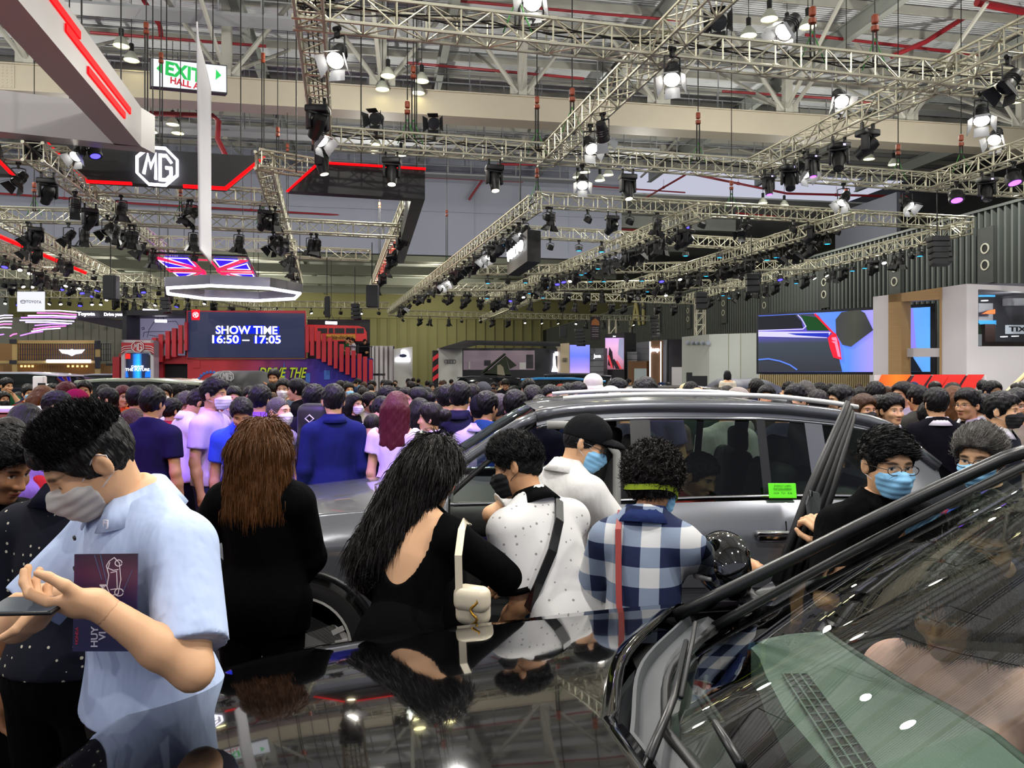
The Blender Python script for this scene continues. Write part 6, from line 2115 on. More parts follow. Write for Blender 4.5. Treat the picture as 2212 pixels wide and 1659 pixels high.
def hair_field(kind, h=0.008):
	"""Hair, caps and hats about the head's own centre."""
	sk = Ell((0, 0.014, 0.030), (0.077, 0.097, 0.096))
	top = Ell((0, 0.0, 0.062), (0.078, 0.098, 0.075), k=0.03)
	face = Ell((0, -0.135, -0.026), (0.122, 0.120, 0.102), k=0.012)
	rnd_ = lambda a, f: (lambda P: a * (np.sin(P[..., 0] * f) * np.sin(P[..., 1] * f * 1.1 + 1) * np.sin(P[..., 2] * f * 0.9 + 2) + 0.5 * np.sin(P[..., 0] * f * 2.3 + P[..., 2] * f * 1.7)))
	line = lambda z0, sl: (lambda P: (z0 - sl * P[..., 1]) - P[..., 2])
	lo, hi = (-0.16, -0.18, -0.16), (0.16, 0.2, 0.2)
	ears = [Ell((q * 0.090, 0.014, -0.006), (0.020, 0.026, 0.036), k=0.006) for q in (-1, 1)]
	if kind == 'short':
		return field([sk, top], h, 0.010, [face] + ears, [line(-0.028, 0.45)], lo, hi, rnd_(0.004, 90))
	if kind == 'tall':
		return field([sk, top, Ell((0, -0.028, 0.098), (0.060, 0.07, 0.045), rotm(18, 0, 0), k=0.04)], h, 0.009, [face] + ears, [line(-0.012, 0.55)], lo, hi, rnd_(0.004, 95))
	if kind == 'buzz':
		return field([sk], h, 0.005, [face], [line(-0.018, 0.5)], lo, hi)
	if kind == 'bald':
		return field([sk], h, 0.004, [Ell((0, -0.05, 0.11), (0.085, 0.12, 0.085), k=.01), face], [line(-0.02, 0.5)], lo, hi)
	if kind == 'curly':
		return field([sk, top, Ell((0, 0.02, 0.05), (0.093, 0.105, 0.105), k=.03)], h, 0.018, [face], [line(-0.045, 0.4)], lo, hi, rnd_(0.010, 120))
	if kind in ('long', 'bob', 'pony', 'bun', 'clip'):
		P = [sk, top]
		wob = rnd_(0.002, 60)
		if kind == 'long':
			P += [Cap((-0.055, 0.05, -0.02), (-0.075, 0.075, -0.27), 0.062, 0.045, 0.05), Cap((0.055, 0.05, -0.02), (0.075, 0.075, -0.27), 0.062, 0.045, 0.05), Cap((0, 0.075, 0), (0, 0.095, -0.31), 0.06, 0.042, 0.06)]
			lo = (-0.2, -0.18, -0.42)
		if kind == 'bob':
			P += [Cap((-0.065, 0.02, 0.0), (-0.07, 0.02, -0.10), 0.038, 0.03, 0.03), Cap((0.065, 0.02, 0.0), (0.07, 0.02, -0.10), 0.038, 0.03, 0.03), Ell((0, 0.075, -0.06), (0.07, 0.045, 0.08), k=0.04)]
			lo = (-0.2, -0.18, -0.2)
		if kind == 'pony':
			P += [Ell((0, 0.125, 0.05), (0.03, 0.035, 0.03), k=0.02), Cap((0, 0.14, 0.04), (0, 0.155, -0.24), 0.036, 0.016, 0.02)]
			lo, hi = (-0.2, -0.18, -0.34), (0.16, 0.24, 0.2)
		if kind in ('bun', 'clip'):
			P += [Ell((0, 0.135, 0.035), (0.048, 0.042, 0.045), k=0.015)] + ([Ell((0, 0.11, 0.08), (0.05, 0.03, 0.04), k=0.02)] if kind == 'clip' else [])
			hi = (0.16, 0.24, 0.2)
		low = {'long': -9, 'bob': -9}.get(kind)
		return field(P, h, 0.011, [face, Ell((0, -0.07, -0.10), (0.062, 0.11, 0.11), k=0.02)], [] if low else [line(-0.035, 0.42)], lo, hi, wob)
	if kind == 'cap':
		dome = [Ell((0, 0.014, 0.040), (0.080, 0.100, 0.098)), Ell((0, -0.01, 0.075), (0.078, 0.09, 0.07), k=0.03)]
		vis = Ell((0, -0.115, 0.038), (0.082, 0.085, 0.045), rotm(-14, 0, 0), k=0.004)
		A = field(dome, h, 0.010, [], [lambda P: 0.022 - P[..., 2] - 0.12 * P[..., 1]], lo, hi)
		B = field([vis], h * 0.6, 0.0, [Ell((0, -0.115, 0.031), (0.082, 0.085, 0.045), rotm(-14, 0, 0), k=.001)], [lambda P: 0.04 - P[..., 2] - 0.25 * (P[..., 1] + .1)], (-0.12, -0.24, 0.0), (0.12, -0.02, 0.12))
		return np.concatenate([A[0], B[0]]), np.concatenate([A[1], B[1] + len(A[0])])
	if kind == 'caphair':
		return field([sk], h, 0.007, [face], [line(-0.022, 0.5), lambda P: P[..., 2] - 0.045], lo, hi)
	if kind == 'bucket':
		A = field([Ell((0, 0.012, 0.05), (0.083, 0.102, 0.098)), Ell((0, 0.01, 0.085), (0.082, 0.098, 0.062), k=.02)], h, 0.010, [], [lambda P: 0.03 - P[..., 2]], lo, hi)
		b = MB(); b.lathe([(0.088, 0.06), (0.10, 0.03), (0.135, -0.005), (0.133, -0.008), (0.096, 0.026)], 24, Matrix.Scale(1.15, 3, Vector((0, 1, 0))), (0, 0.012, 0))
		V = np.array(b.v); Q = np.array([f for f in b.f if len(f) == 4])
		return np.concatenate([A[0], V]), np.concatenate([A[1], Q + len(A[0])])


def mask_field(h=0.006, kn=False):
	"""A face mask about the head's centre."""
	hp, hs = head_prims()
	P = [hp[1], hp[2], Cap((0, -0.09, 0.004), (0, -0.112, -0.030), 0.012, 0.016, 0.03), Ell((0, -0.088, -0.058), (0.036, 0.022, 0.03), k=0.03), hp[7], hp[8]]
	if kn:
		P.append(Ell((0, -0.112, -0.04), (0.022, 0.022, 0.045), k=0.03))
	return field(P, h, 0.0055, [], [lambda P: P[..., 2] - (-0.010 + 0.012 * np.exp(-(P[..., 0] / 0.02) ** 2)), lambda P: -0.108 - P[..., 2] , lambda P: P[..., 1] + 0.028 + 0.15 * (np.abs(P[..., 2] + .05)), lambda P: -1.0 + 0 * P[..., 0]], (-0.09, -0.16, -0.13), (0.09, 0.0, 0.02), lambda P: 0.0012 * np.sin(P[..., 2] * 260))


def loop_mesh(m):
	b = MB()
	for s in (-1, 1):
		b.path([(s * 0.056, -0.052, -0.018), (s * 0.074, -0.02, 0.002), (s * 0.085, 0.015, 0.03), (s * 0.086, 0.034, 0.012), (s * 0.082, 0.024, -0.03), (s * 0.068, -0.01, -0.045), (s * 0.050, -0.035, -0.06)], 0.0014, 5)
	me = bpy.data.meshes.new('ear_loop')
	me.from_pydata(b.v, [], b.f); me.materials.append(m)
	return me


def glasses_mesh(m):
	b = MB()
	for s in (-1, 1):
		b.path([(s * 0.033 + 0.025 * math.cos(t * PI / 10) * 1.05, -0.108 + abs(0.025 * math.cos(t * PI / 10)) * .12, 0.004 + 0.017 * math.sin(t * PI / 10)) for t in range(20)], 0.0016, 5, True)
		b.path([(s * 0.058, -0.104, 0.008), (s * 0.078, -0.05, 0.008), (s * 0.084, 0.02, 0.006), (s * 0.08, 0.04, -0.012)], 0.0016, 5)
	b.path([(-0.009, -0.109, 0.007), (0, -0.112, 0.010), (0.009, -0.109, 0.007)], 0.0015, 5)
	me = bpy.data.meshes.new('glasses')
	me.from_pydata(b.v, [], b.f); me.materials.append(m)
	return me


def put_head(root, name, me, B, m=None):
	"""A part that sits on the head of body B."""
	o = bpy.data.objects.new(name, me)
	COL.objects.link(o)
	o.parent = root
	M4 = Matrix(B.HM.tolist()).to_4x4()
	M4.translation = Vector(B.hc)
	o.matrix_local = M4
	if m is not None:
		setm(o, m)
	return o


def put(root, name, me, m=None):
	o = bpy.data.objects.new(name, me)
	COL.objects.link(o)
	o.parent = root
	if m is not None:
		setm(o, m)
	return o


def setm(o, m):
	o.material_slots[0].link = 'OBJECT'
	o.material_slots[0].material = m


_H = {}


def headgear(kind, h=0.008):
	if (kind, h) not in _H:
		_H[(kind, h)] = mesh_of('hair' if kind not in ('cap', 'bucket') else 'hat', [hair_field(kind, h)], HAIRM['black'])
	return _H[(kind, h)]


def hair_mat(name, c, c2, rough=0.42):
	m = mat(name, c, rough, spec=0.22, bump=(70, 0.7, (1, 1, 0.12)))
	return m


HAIRM = {'black': hair_mat('hair_black', '#0b0a0b', '#1a1a1c'), 'dark': hair_mat('hair_dark', '#14100e', '#241a14'), 'brown': hair_mat('hair_brown', '#3a2414', '#5a3a1e'), 'red': hair_mat('hair_auburn', '#4a1620', '#6a2030'),
		 'grey': hair_mat('hair_grey', '#45423f', '#77726c'), 'pale': hair_mat('hair_pale', '#a49a88', '#b8ae9c'), 'chestnut': hair_mat('hair_chestnut', '#553418', '#8a5a30')}


def cloth(name, c, rough=0.85):
	return mat('cloth_' + name, c, rough, spec=0.04, bump=(6, 0.95, (1.7, 1.7, 0.6)))
# ---- the two big cars -------------------------------------------------------------------
def cr(pts, x):
	"""A smooth curve through (x, y) knots."""
	xs = [p[0] for p in pts]; ys = [p[1] for p in pts]
	if x <= xs[0]: return ys[0]
	if x >= xs[-1]: return ys[-1]
	i = max(k for k in range(len(xs) - 1) if xs[k] <= x)
	sl = lambda k: 0 if k in (0, len(xs) - 1) and False else ((ys[min(k + 1, len(xs) - 1)] - ys[max(k - 1, 0)]) / (xs[min(k + 1, len(xs) - 1)] - xs[max(k - 1, 0)]))
	h = xs[i + 1] - xs[i]; t = (x - xs[i]) / h
	return ((2 * t ** 3 - 3 * t * t + 1) * ys[i] + (t ** 3 - 2 * t * t + t) * h * sl(i) + (-2 * t ** 3 + 3 * t * t) * ys[i + 1] + (t ** 3 - t * t) * h * sl(i + 1))


m_pblack = mat('paint_deep_black', '#050506', 0.06, 0.0, 0.6, coat=1.0)
m_pgrey = mat('paint_graphite', '#5c5e64', 0.28, 0.4, 0.5, coat=1.0)
m_chrome = mat('chrome', '#d8d8d6', 0.12, 1.0)
m_rail2 = mat('rail_satin', '#d6d6d4', .38, .35)
m_trim = mat('trim_black', '#0c0d0f', 0.35)
m_seal = mat('seal_rubber', '#0d0e10', 0.5)
m_cowl = mat('cowl_plastic', '#3c3f42', 0.55, noise=(40, 0.1))
m_dash = mat('dash_leather', '#606c67', 0.6, bump=(160, 0.25))
m_int = mat('interior_dark', '#0e0f11', 0.7)
m_tyre = mat('tyre', '#0f0f10', 0.75)
m_alloy = mat('alloy', '#c4c2bd', 0.35, 0.3)
g_wind = thin_glass('windscreen', '#d8e4da', 1.4, k=0.24)
g_side = thin_glass('side_glass', '#a9b8ae', 1.4, k=0.6)


def car(label, x0, yc, zb, D, paint, L=4.66, near_open=False, far_open=False):
	r = thing('car', label, 'car', (x0 + L / 2, yc, 0), 0)
	off = Vector((-L / 2, 0, zb))
	V = lambda u, v, z: Vector((u, v, z)) + off
	w = lambda u: cr([(0, .50), (.06, .66), (.2, .80), (.45, .885), (.9, .935), (2, .95), (3.6, .94), (4.2, .90), (4.5, .80), (L, .62)], u)
	vh = lambda u: w(u) * cr([(0, .9), (.4, .82), (1.0, .83), (1.6, .86), (3.5, .88), (L, .9)], u)
	zs, zc = (lambda u: cr(D['zs'], u)), (lambda u: cr(D['zc'], u))
	ra = lambda u: cr(D['roof'], u)                  # height of the roof's side line
	vr = lambda u: cr([(1.3, .80), (D['hd'], .635), (3.2, .64), (4.0, .60), (4.4, .66), (L, .72)], u)
	uf = lambda q: cr([(0, .05), (.36, .074), (.7, .157), (.88, .27), (1, .42)], abs(q))
	ur = lambda q: cr([(0, D['cw']), (.5, D['cw'] + .09), (1, D['cw'] + .30)], abs(q))
	uw = lambda q: ur(q) + 0.10
	A = 0.40

	def hoodz(u, q):
		return zs(u) + (zc(u) - zs(u)) * (1 - abs(q) ** 2.4)
	rows = []
	for i in range(33):
		s = i / 32
		rows.append([V(uf(q) + (ur(q) - uf(q)) * s, q * vh(uf(q) + (ur(q) - uf(q)) * s), hoodz(uf(q) + (ur(q) - uf(q)) * s, q) - (0.03 * max(0, 1 - s * 14) ** 2)) for q in [k / 16 - 1 for k in range(33)]])
	b = MB(); b.grid(rows); o = b.build('bonnet', paint, r, True)
	sm = o.modifiers.new('thick', 'SOLIDIFY'); sm.thickness = 0.015; sm.offset = 1
	# nose and grille
	b = MB(); rows = []
	for q in [k / 12 - 1 for k in range(25)]:
		u = uf(q); rows.append([V(u + .004, q * vh(u), hoodz(u, q) - .03), V(u - .03, q * vh(u) * 1.02, hoodz(u, q) - .14), V(u - .045, q * vh(u) * 1.03, .62), V(u - .04, q * vh(u) * 1.03, .42), V(u + .03, q * vh(u), .22)])
	b.grid(rows); b.build('front_bumper', paint, r, True)
	b = MB()
	for k in range(7):
		b.rbox(V(0.0, -.36 + k * .12, .70), (.03, .05, .22), .01)
	b.build('grille', m_chrome, r)
	for q in (-1, 1):
		b = MB(); b.grid([[V(uf(t) - .03 - .012, q * t * vh(uf(t)) * 1.03, z) for z in (.86, .76, .68)] for t in (.62, .72, .82, .90)]); b.build('headlamp', mat('lamp_glass', '#c8ccd2', .08, .3), r, True)
	# sides
	for q in (-1, 1):
		b = MB(); rows = []
		n = 110
		for i in range(n + 1):
			u = .42 + (L - .44) * i / n
			lowz = .24
			for wu in (D['fw'], D['rw']):
				if abs(u - wu) < A:
					lowz = max(lowz, .36 + math.sqrt(max(0, A * A - (u - wu) ** 2)))
			top = zs(u)
			rw_ = []
			for t in [k / 8 for k in range(9)]:
				z = lowz + (top - lowz) * t
				f = (z - .24) / (top - .24)
				bulge = w(u) * (.955 + .045 * math.sin(min(1, f * 1.25) * PI / 2)) if f < .82 else w(u) + (vh(u) - w(u)) * ((f - .82) / .18) ** 1.3
				rw_.append(V(u, q * bulge, z))
			rows.append(rw_)
		if q == -1 and near_open:                     # the near front door stands open
			i0, i1 = int((1.46 - .42) / (L - .44) * n), int((2.50 - .42) / (L - .44) * n)
			b.grid(rows[:i0 + 1]); b.grid(rows[i1:])
			for rw_ in (rows[i0:i1 + 1],):
				b.grid([[Vector(x) for x in y[:1]] + [Vector((y[0].x, y[0].y, y[0].z + .18))] for y in rw_])
		elif q == 1 and far_open:
			i0, i1 = int((1.80 - .42) / (L - .44) * n), int((2.95 - .42) / (L - .44) * n)
			b.grid(rows[:i0 + 1]); b.grid(rows[i1:])
		else:
			b.grid(rows)
		b.build('side_panel', paint, r, 35)
		b = MB()
		for wu in (D['fw'], D['rw']):
			b.path([V(wu + A * math.cos(t), q * (w(wu) - .004), .36 + A * math.sin(t)) for t in [PI * k / 20 for k in range(21)]], 0.022, 6)
		b.path([V(.5 + k * .41, q * w(.5 + k * .41) * .965, .25) for k in range(10)], .03, 6)
		b.build('wheel_arch_trim', m_trim, r, True)
		# glass-house side: point at (u, t) between belt and roof line
		G = lambda u, t, e=0.0: V(u, q * (vh(u) * .955 * (1 - t) + vr(u) * t + e), zs(u) + (ra(u) - zs(u)) * t)
		ua, hd, ue = D['ua'], D['hd'], D['ue']
		b = MB()
		b.path([G(u, 1.0) for u in [ua + (hd - ua) * k / 8 for k in range(9)]], .030 if near_open else .021, 8)
		b.build('windscreen_pillar', paint if q == -1 or not far_open else m_trim, r, True)
		b = MB(); b.path([G(hd + (ue - hd) * k / 24, 1.0) for k in range(25)], .034 if near_open else .026, 8); b.build('roof_edge', paint, r, True)
		b = MB(); b.path([G(u, 1.02) + Vector((0, -q * .035, .055)) for u in [hd + .15 + (ue - hd - .55) * k / 16 for k in range(17)]], .014, 6); b.build('roof_rail', m_rail2, r, True)
		b = MB()
		b.path([G(u, 0.0, q * .012) + Vector((0, 0, .012)) for u in [(bp[0] if q == 1 and far_open else ua + .25) + (ue - (bp[0] if q == 1 and far_open else ua + .25)) * k / 20 for k in range(21)]], .013, 6)
		b.path([G(u, .87, q * .01) for u in [hd + (ue - hd) * k / 20 for k in range(21)]], .012, 6)
		b.build('window_chrome', m_chrome, r, True)
		bp = D['bp']
		panes = [(ua + .32, bp[0] - .03), (bp[0] + .06, bp[1] - .03), (bp[1] + .02, bp[2]), (bp[2] + .10, bp[3])]
		for k, (u0, u1) in enumerate(panes):
			if k == 0 and ((q == -1 and near_open) or (q == 1 and far_open)):
				continue
			b = MB(); b.grid([[G(u0 + (u1 - u0) * i / 10, .04 + .80 * j / 6) for j in range(7)] for i in range(11)]); b.build('side_window', g_side, r, True)
		b = MB()
		for u0, u1 in ((bp[0] - .05, bp[0] + .06), (bp[1] - .03, bp[1] + .02)):
			b.grid([[G(u0 + (u1 - u0) * i / 2, .02 + .86 * j / 5, q * .004) for j in range(6)] for i in range(3)])
		b.build('window_pillar', m_trim, r, True)
		b = MB()
		for u0, u1 in ((bp[2], bp[2] + .10), (bp[3], ue)):
			b.grid([[G(u0 + (u1 - u0) * i / 6, j / 6, q * .003) for j in range(7)] for i in range(7)])
		b.grid([[G(hd + (ue - hd) * i / 24, .86 + .14 * j / 2, q * .002) for j in range(3)] for i in range(25)])
		b.build('rear_pillar', paint, r, True)
	# windscreen, roof, tailgate
	hd, ue = D['hd'], D['ue']
	b = MB()
	rows = []
	for i in range(15):
		t = i / 14
		rw_ = []
		for q in [k / 10 - 1 for k in range(21)]:
			u0, u1 = uw(q), hd - .06 + .10 * abs(q) ** 2
			u = u0 + (u1 - u0) * t
			z0, z1 = zc(D['cw']) - .03 - .03 * abs(q), ra(hd) + .045 * (1 - q * q)
			rw_.append(V(u, q * (.76 + (vr(hd) - .79) * t), z0 + (z1 - z0) * (t + .10 * t * (1 - t))))
		rows.append(rw_)
	b.grid(rows); b.build('windscreen', g_wind, r, True)
	b = MB(); b.path(rows[0], .012, 6); b.path([x[-1] for x in rows], .016, 6); b.path([x[0] for x in rows], .016, 6); b.build('windscreen_seal', m_seal, r, True)
	b = MB(); b.grid([[V(hd - .06 + .10 * q * q + (ue - .30 - hd + .06) * i / 16, q * vr(hd + (ue - hd) * i / 16), ra(hd + (ue - hd) * i / 16) + .045 * (1 - q * q) + .012) for q in [k / 8 - 1 for k in range(17)]] for i in range(17)]); b.build('roof', paint, r, True)
	b = MB(); b.grid([[V(ue - .30 + (.52) * i / 8, q * (vr(ue) + .06 * i / 8), ra(ue - .3) + .05 * (1 - q * q) - (ra(ue - .3) - zs(ue)) * (i / 8) ** 1.15) for q in [k / 6 - 1 for k in range(13)]] for i in range(9)]); b.build('rear_window', g_side, r, True)
	b = MB(); b.grid([[V(L - .40 + (.38) * (i / 8) ** .6 , q * w(L - .3) * .95, zs(ue) - (zs(ue) - .3) * i / 8) for q in [k / 6 - 1 for k in range(13)]] for i in range(9)]); b.build('tailgate', paint, r, True)
	# cabin floor, seats, dashboard
	b = MB(); b.box(V(2.6, 0, .42), (3.2, 1.5, .12)); b.box(V(1.45, 0, .70), (.12, 1.4, .6)); b.box(V(4.0, 0, .75), (.7, 1.4, .5)); b.build('cabin_floor', m_int, r)
	for u, v in ((2.30, -.38), (2.30, .38), (3.15, -.40), (3.15, .40)):
		b = MB(); b.rbox(V(u + D.get('seat', 0), v, .66), (.50, .50, .16), .06); b.rbox(V(u + .27 + D.get('seat', 0), v, .98), (.16, .48, .60), .06, Matrix.Rotation(R(14), 3, 'Y')); b.rbox(V(u + .36 + D.get('seat', 0), v, 1.33), (.09, .26, .17), .04); b.build('seat', m_int, r, 40)
	# wheels
	for u, v in ((D['fw'], -1), (D['fw'], 1), (D['rw'], -1), (D['rw'], 1)):
		c = V(u, v * (w(u) - .115), .362)
		Mw = Matrix.Rotation(-v * PI / 2, 3, 'X')
		b = MB(); b.lathe([(.262, -.10), (.29, -.115), (.345, -.11), (.362, -.08), (.362, .08), (.345, .11), (.29, .115), (.262, .10)], 40, Mw, c); wh = b.build('wheel', m_tyre, r, 40)
		b = MB(); b.lathe([(.262, .10), (.268, .108), (.255, .108), (.245, .085), (.24, -.09), (.262, -.10)], 40, Mw, c); b.build('rim', m_alloy, wh, 40)
		b = MB(); b.lathe([(.001, -.02), (.24, -.02)], 24, Mw, c); b.build('brake_disc', m_int, wh)
		b = MB()
		for k in range(5):
			for d in (-.15, .15):
				a = 2 * PI * k / 5 + .3
				p0, p1 = Vector((.055 * math.cos(a + d * .9), .055 * math.sin(a + d * .9), .075)), Vector((.248 * math.cos(a + d), .248 * math.sin(a + d), .098))
				b.path([c + Mw @ p0, c + Mw @ p0.lerp(p1, .5), c + Mw @ p1], 0, flat=(.026, .02, tuple(Mw @ Vector((0, 0, 1)))))
		b.lathe([(.001, .095), (.045, .095), (.062, .085), (.075, .06)], 24, Mw, c)
		b.build('spoke', m_alloy, wh, 40)
		b = MB()
		b.path([c + Mw @ Vector((.034 * math.cos(t * PI / 12), .034 * math.sin(t * PI / 12), .098)) for t in range(24)], .003, 5, True)
		for k in range(3):
			a = -v * PI / 2 + 2 * PI * k / 3
			b.tube(c + Mw @ Vector((0, 0, .098)), c + Mw @ Vector((.033 * math.cos(a), .033 * math.sin(a), .098)), .005, 5, .0015)
		b.build('hub_star', m_chrome, wh)
	return r, V, dict(w=w, vh=vh, zs=zs, ra=ra, vr=vr, ur=ur, uw=uw, rows=rows, hoodz=hoodz)


def mirror(r, c, q, paint, lit=True):
	"""A door mirror: rounded shell, glass at the back, indicator strip."""
	lc = np.array(Vector(c) - r.location)
	V_, Q_ = field([Ell(lc, (.098, .15, .112), k=.02), Ell(lc + v3(.02, 0, -.015), (.08, .152, .10), k=.03)], .008, cuts=[lambda P: P[..., 0] - lc[0] - .055])
	o = link('mirror', mesh_of('mirror', [(V_, Q_)], paint), r)
	b = MB(); b.path([Vector(lc) + Vector((-.096 + .03 * abs(k - 4) ** 2 / 16, (k - 4) * .024, -.028 - .004 * k * q)) for k in range(9)], .010, 6); b.build('indicator', mat('indicator_clear', '#8f8f8c', .1, .4), o, True)
	b = MB(); b.box(Vector(lc) + Vector((.06, 0, 0)), (.004, .19, .13)); b.build('mirror_glass', m_chrome, o)
	b = MB(); b.path([Vector(lc) + Vector((.02, -q * .02, -.06)), Vector(lc) + Vector((.06, -q * .10, -.10)), Vector(lc) + Vector((.09, -q * .17, -.11))], [.04, .032, .03], 8); b.build('mirror_foot', m_trim, o, True)
	return o


# the graphite car in the middle, its near front door open
DG = dict(zs=[(0, .86), (.4, .94), (.87, 1.005), (1.35, 1.05), (2.5, 1.085), (3.6, 1.11), (4.66, 1.08)], zc=[(0, .95), (.3, 1.0), (.9, 1.06), (1.35, 1.09)], roof=[(1.30, 1.03), (1.70, 1.30), (2.08, 1.53), (2.5, 1.585), (3.1, 1.59), (3.55, 1.57), (4.05, 1.476), (4.25, 1.30), (4.5, 1.12)], hd=2.10, ua=1.30, ue=4.30, cw=1.12, fw=.88, rw=3.75, bp=(2.66, 3.33, 3.57, 3.95))
gcar, GV, GD = car('graphite grey car with a chrome roof rail, green window label and open front door', -1.965, 4.86, 0.04, DG, m_pgrey, near_open=True)
# open near door: hinged at the windscreen pillar, swung towards the viewer
hp = Vector((-1.965 + 1.46, 3.95, .04)) - gcar.location
dd_ = Vector((math.cos(R(-84)), math.sin(R(-84)), 0))
b = MB()
b.prism([hp + dd_ * u + Vector((0, 0, z)) for u, z in ((0, .30), (1.02, .30), (1.06, .7), (1.04, 1.08), (0, 1.04))], 0, Vector((.10, .05, 0)))
dr = b.build('front_door', m_pgrey, gcar, 30)
b = MB(); b.path([hp + dd_ * u + Vector((0.05, 0.02, z)) for u, z in ((.02, 1.05), (.40, 1.34), (.72, 1.50), (.95, 1.52), (1.04, 1.40), (1.05, 1.08))], .03, 8); b.build('door_frame', m_trim, dr, True)
b = MB(); b.prism([hp + dd_ * u + Vector((0.05, 0.02, z)) for u, z in ((.06, 1.06), (.42, 1.32), (.74, 1.48), (.93, 1.49), (1.02, 1.38), (1.02, 1.08))], 0, .005); b.build('door_glass', g_side, dr)
b = MB(); b.rbox(hp + dd_ * .5 + Vector((.12, .06, .75)), (.08, .75, .55), .03, Matrix.Rotation(R(28), 3, 'Z')); b.build('door_card', m_int, dr, 40)
mirror(gcar, (-1.965 + 1.62, 3.62, 1.17), -1, m_pgrey)
loc = lambda p: Vector(p) - gcar.location
b = MB(); b.path([loc((-1.965 + u, 4.86 - .955 * GD['vh'](u), z + .04)) for u, z in ((2.50, .45), (2.52, 1.0), (2.52, 1.35), (2.40, 1.50), (2.15, 1.50))], .022, 8); b.build('door_seal', mat('seal_grey', '#8b8b88', .5), gcar, True)
b = MB(); b.rbox(loc(at(1673, 1152, 3.90)), (.19, .045, .028), .012); b.rbox(loc(at(1673, 1160, 3.92)), (.17, .02, .05), .01); b.build('door_handle', m_chrome, gcar, 40)
b = MB(); b.path([loc((-1.965 + u, 4.86 - 1.003 * GD['w'](u), .72)) for u in (2.55, 3.0, 3.3)], .004, 4); b.path([loc((-1.965 + u, 4.86 - GD['w'](u) * 1.0, z)) for u, z in ((3.36, 1.06), (3.38, .8), (3.30, .55))], .004, 4); b.build('shut_line', m_trim, gcar)
b = MB(); b.path([loc((-1.965 + u, 4.86 - GD['vh'](u) * 1.02, GD['zs'](u) + .02)) for u in (.45, .7, 1.0, 1.3)], .004, 4); b.build('bonnet_line', m_trim, gcar)
lb_c = at(1690, 1060, 4.02)
b = MB(); b.rbox(loc(lb_c), (.145, .006, .078), .003, Matrix.Rotation(R(-12), 3, 'X')); lb = b.build('window_label', mat('label_green', '#5fe01c', .5, emit='#5fe01c', es=.15), gcar)
for i, (t_, dz) in enumerate((('ENERGY LABEL', .026), ('fuel consumption', .010), ('10,04   7,21   8,26', -.012), ('l/100km', -.028))):
	o = text('lettering', t_, .0135, mat('label_ink', '#2a6a10', .6), lb, loc(lb_c) + Vector((0, -.006, dz)), (PI / 2 - R(12), 0, 0), .0005)
b = MB()
for k in range(28):
	a = k * 2 * PI / 28
	b.tube(loc((-1.965 + 1.98 + .03 * math.cos(a), 4.48 + .17 * math.cos(a), 1.0 + .17 * math.sin(a))), loc((-1.965 + 1.98 + .03 * math.cos(a + .23), 4.48 + .17 * math.cos(a + .23), 1.0 + .17 * math.sin(a + .23))), .016, 6)
b.rbox(loc((-1.965 + 1.95, 4.48, 1.0)), (.05, .12, .10), .02); b.build('steering_wheel', m_int, gcar, 40)
b = MB(); b.rbox(loc((-1.965 + 1.70, 4.86, 1.0)), (.42, 1.4, .16), .05); b.build('dashboard', m_int, gcar, 40)

# the glossy black car the viewer leans over
DB = dict(zs=[(0, .940), (.15, .955), (.42, .98), (.9, 1.03), (1.6, 1.085), (2.6, 1.10), (4.0, 1.14), (4.8, 1.1)], zc=[(0, .975), (.05, .985), (.3, 1.035), (.8, 1.07), (1.3, 1.09)], roof=[(1.55, 1.06), (1.90, 1.25), (2.25, 1.44), (2.60, 1.60), (3.0, 1.65), (3.6, 1.65), (4.1, 1.60), (4.5, 1.36), (4.75, 1.15)], hd=2.62, ua=1.55, ue=4.55, cw=1.27, fw=.90, rw=3.85, bp=(3.0, 3.7, 3.95, 4.2), seat=.42)
bcar, BV, BD = car('glossy black car filling the bottom of the view, bonnet and windscreen seen across', -1.05, 1.60, 0.0, DB, m_pblack, L=4.80, far_open=True)
lo = lambda p: Vector(p) - bcar.location
# ribbed cowl between bonnet and screen
rows = []
for q in [k / 14 - 1 for k in range(29)]:
	u0, u1 = BD['ur'](q) - .02, BD['uw'](q) + .03
	zt = BD['hoodz'](BD['ur'](q), q)
	rows.append([Vector((u0 + (u1 - u0) * t - 2.4, q * .80, zt - d)) for t, d in ((0, .09), (.13, .13), (.24, .11), (.30, .03), (.36, .03), (.42, .055), (.55, .045), (.75, .035), (.9, .05), (1, .06))])
b = MB(); b.grid(rows); b.build('cowl', m_cowl, bcar, 50)
for k, (a, c_, e) in enumerate((((1400, 1655, 1.44), (1455, 1520, 1.70), (1482, 1395, 2.05)), ((1600, 1665, 1.40), (1548, 1580, 1.55), (1506, 1512, 1.72)))):
	P3 = [lo(at(*a)), lo(at(*c_)), lo(at(*e))]
	b = MB(); b.path([p + Vector((0, 0, .012)) for p in P3], [.011, .009, .007], 8); wp = b.build('wiper_arm', m_trim, bcar, True)
	b = MB(); b.path([lo(at(c_[0] + 16, c_[1] - 14, c_[2])), lo(at(e[0] + 14, e[1] - 12, e[2])), lo(at(e[0] + 20, e[1] - 50, e[2] + .10))], .006, 6); b.build('wiper_blade', m_seal, wp, True)
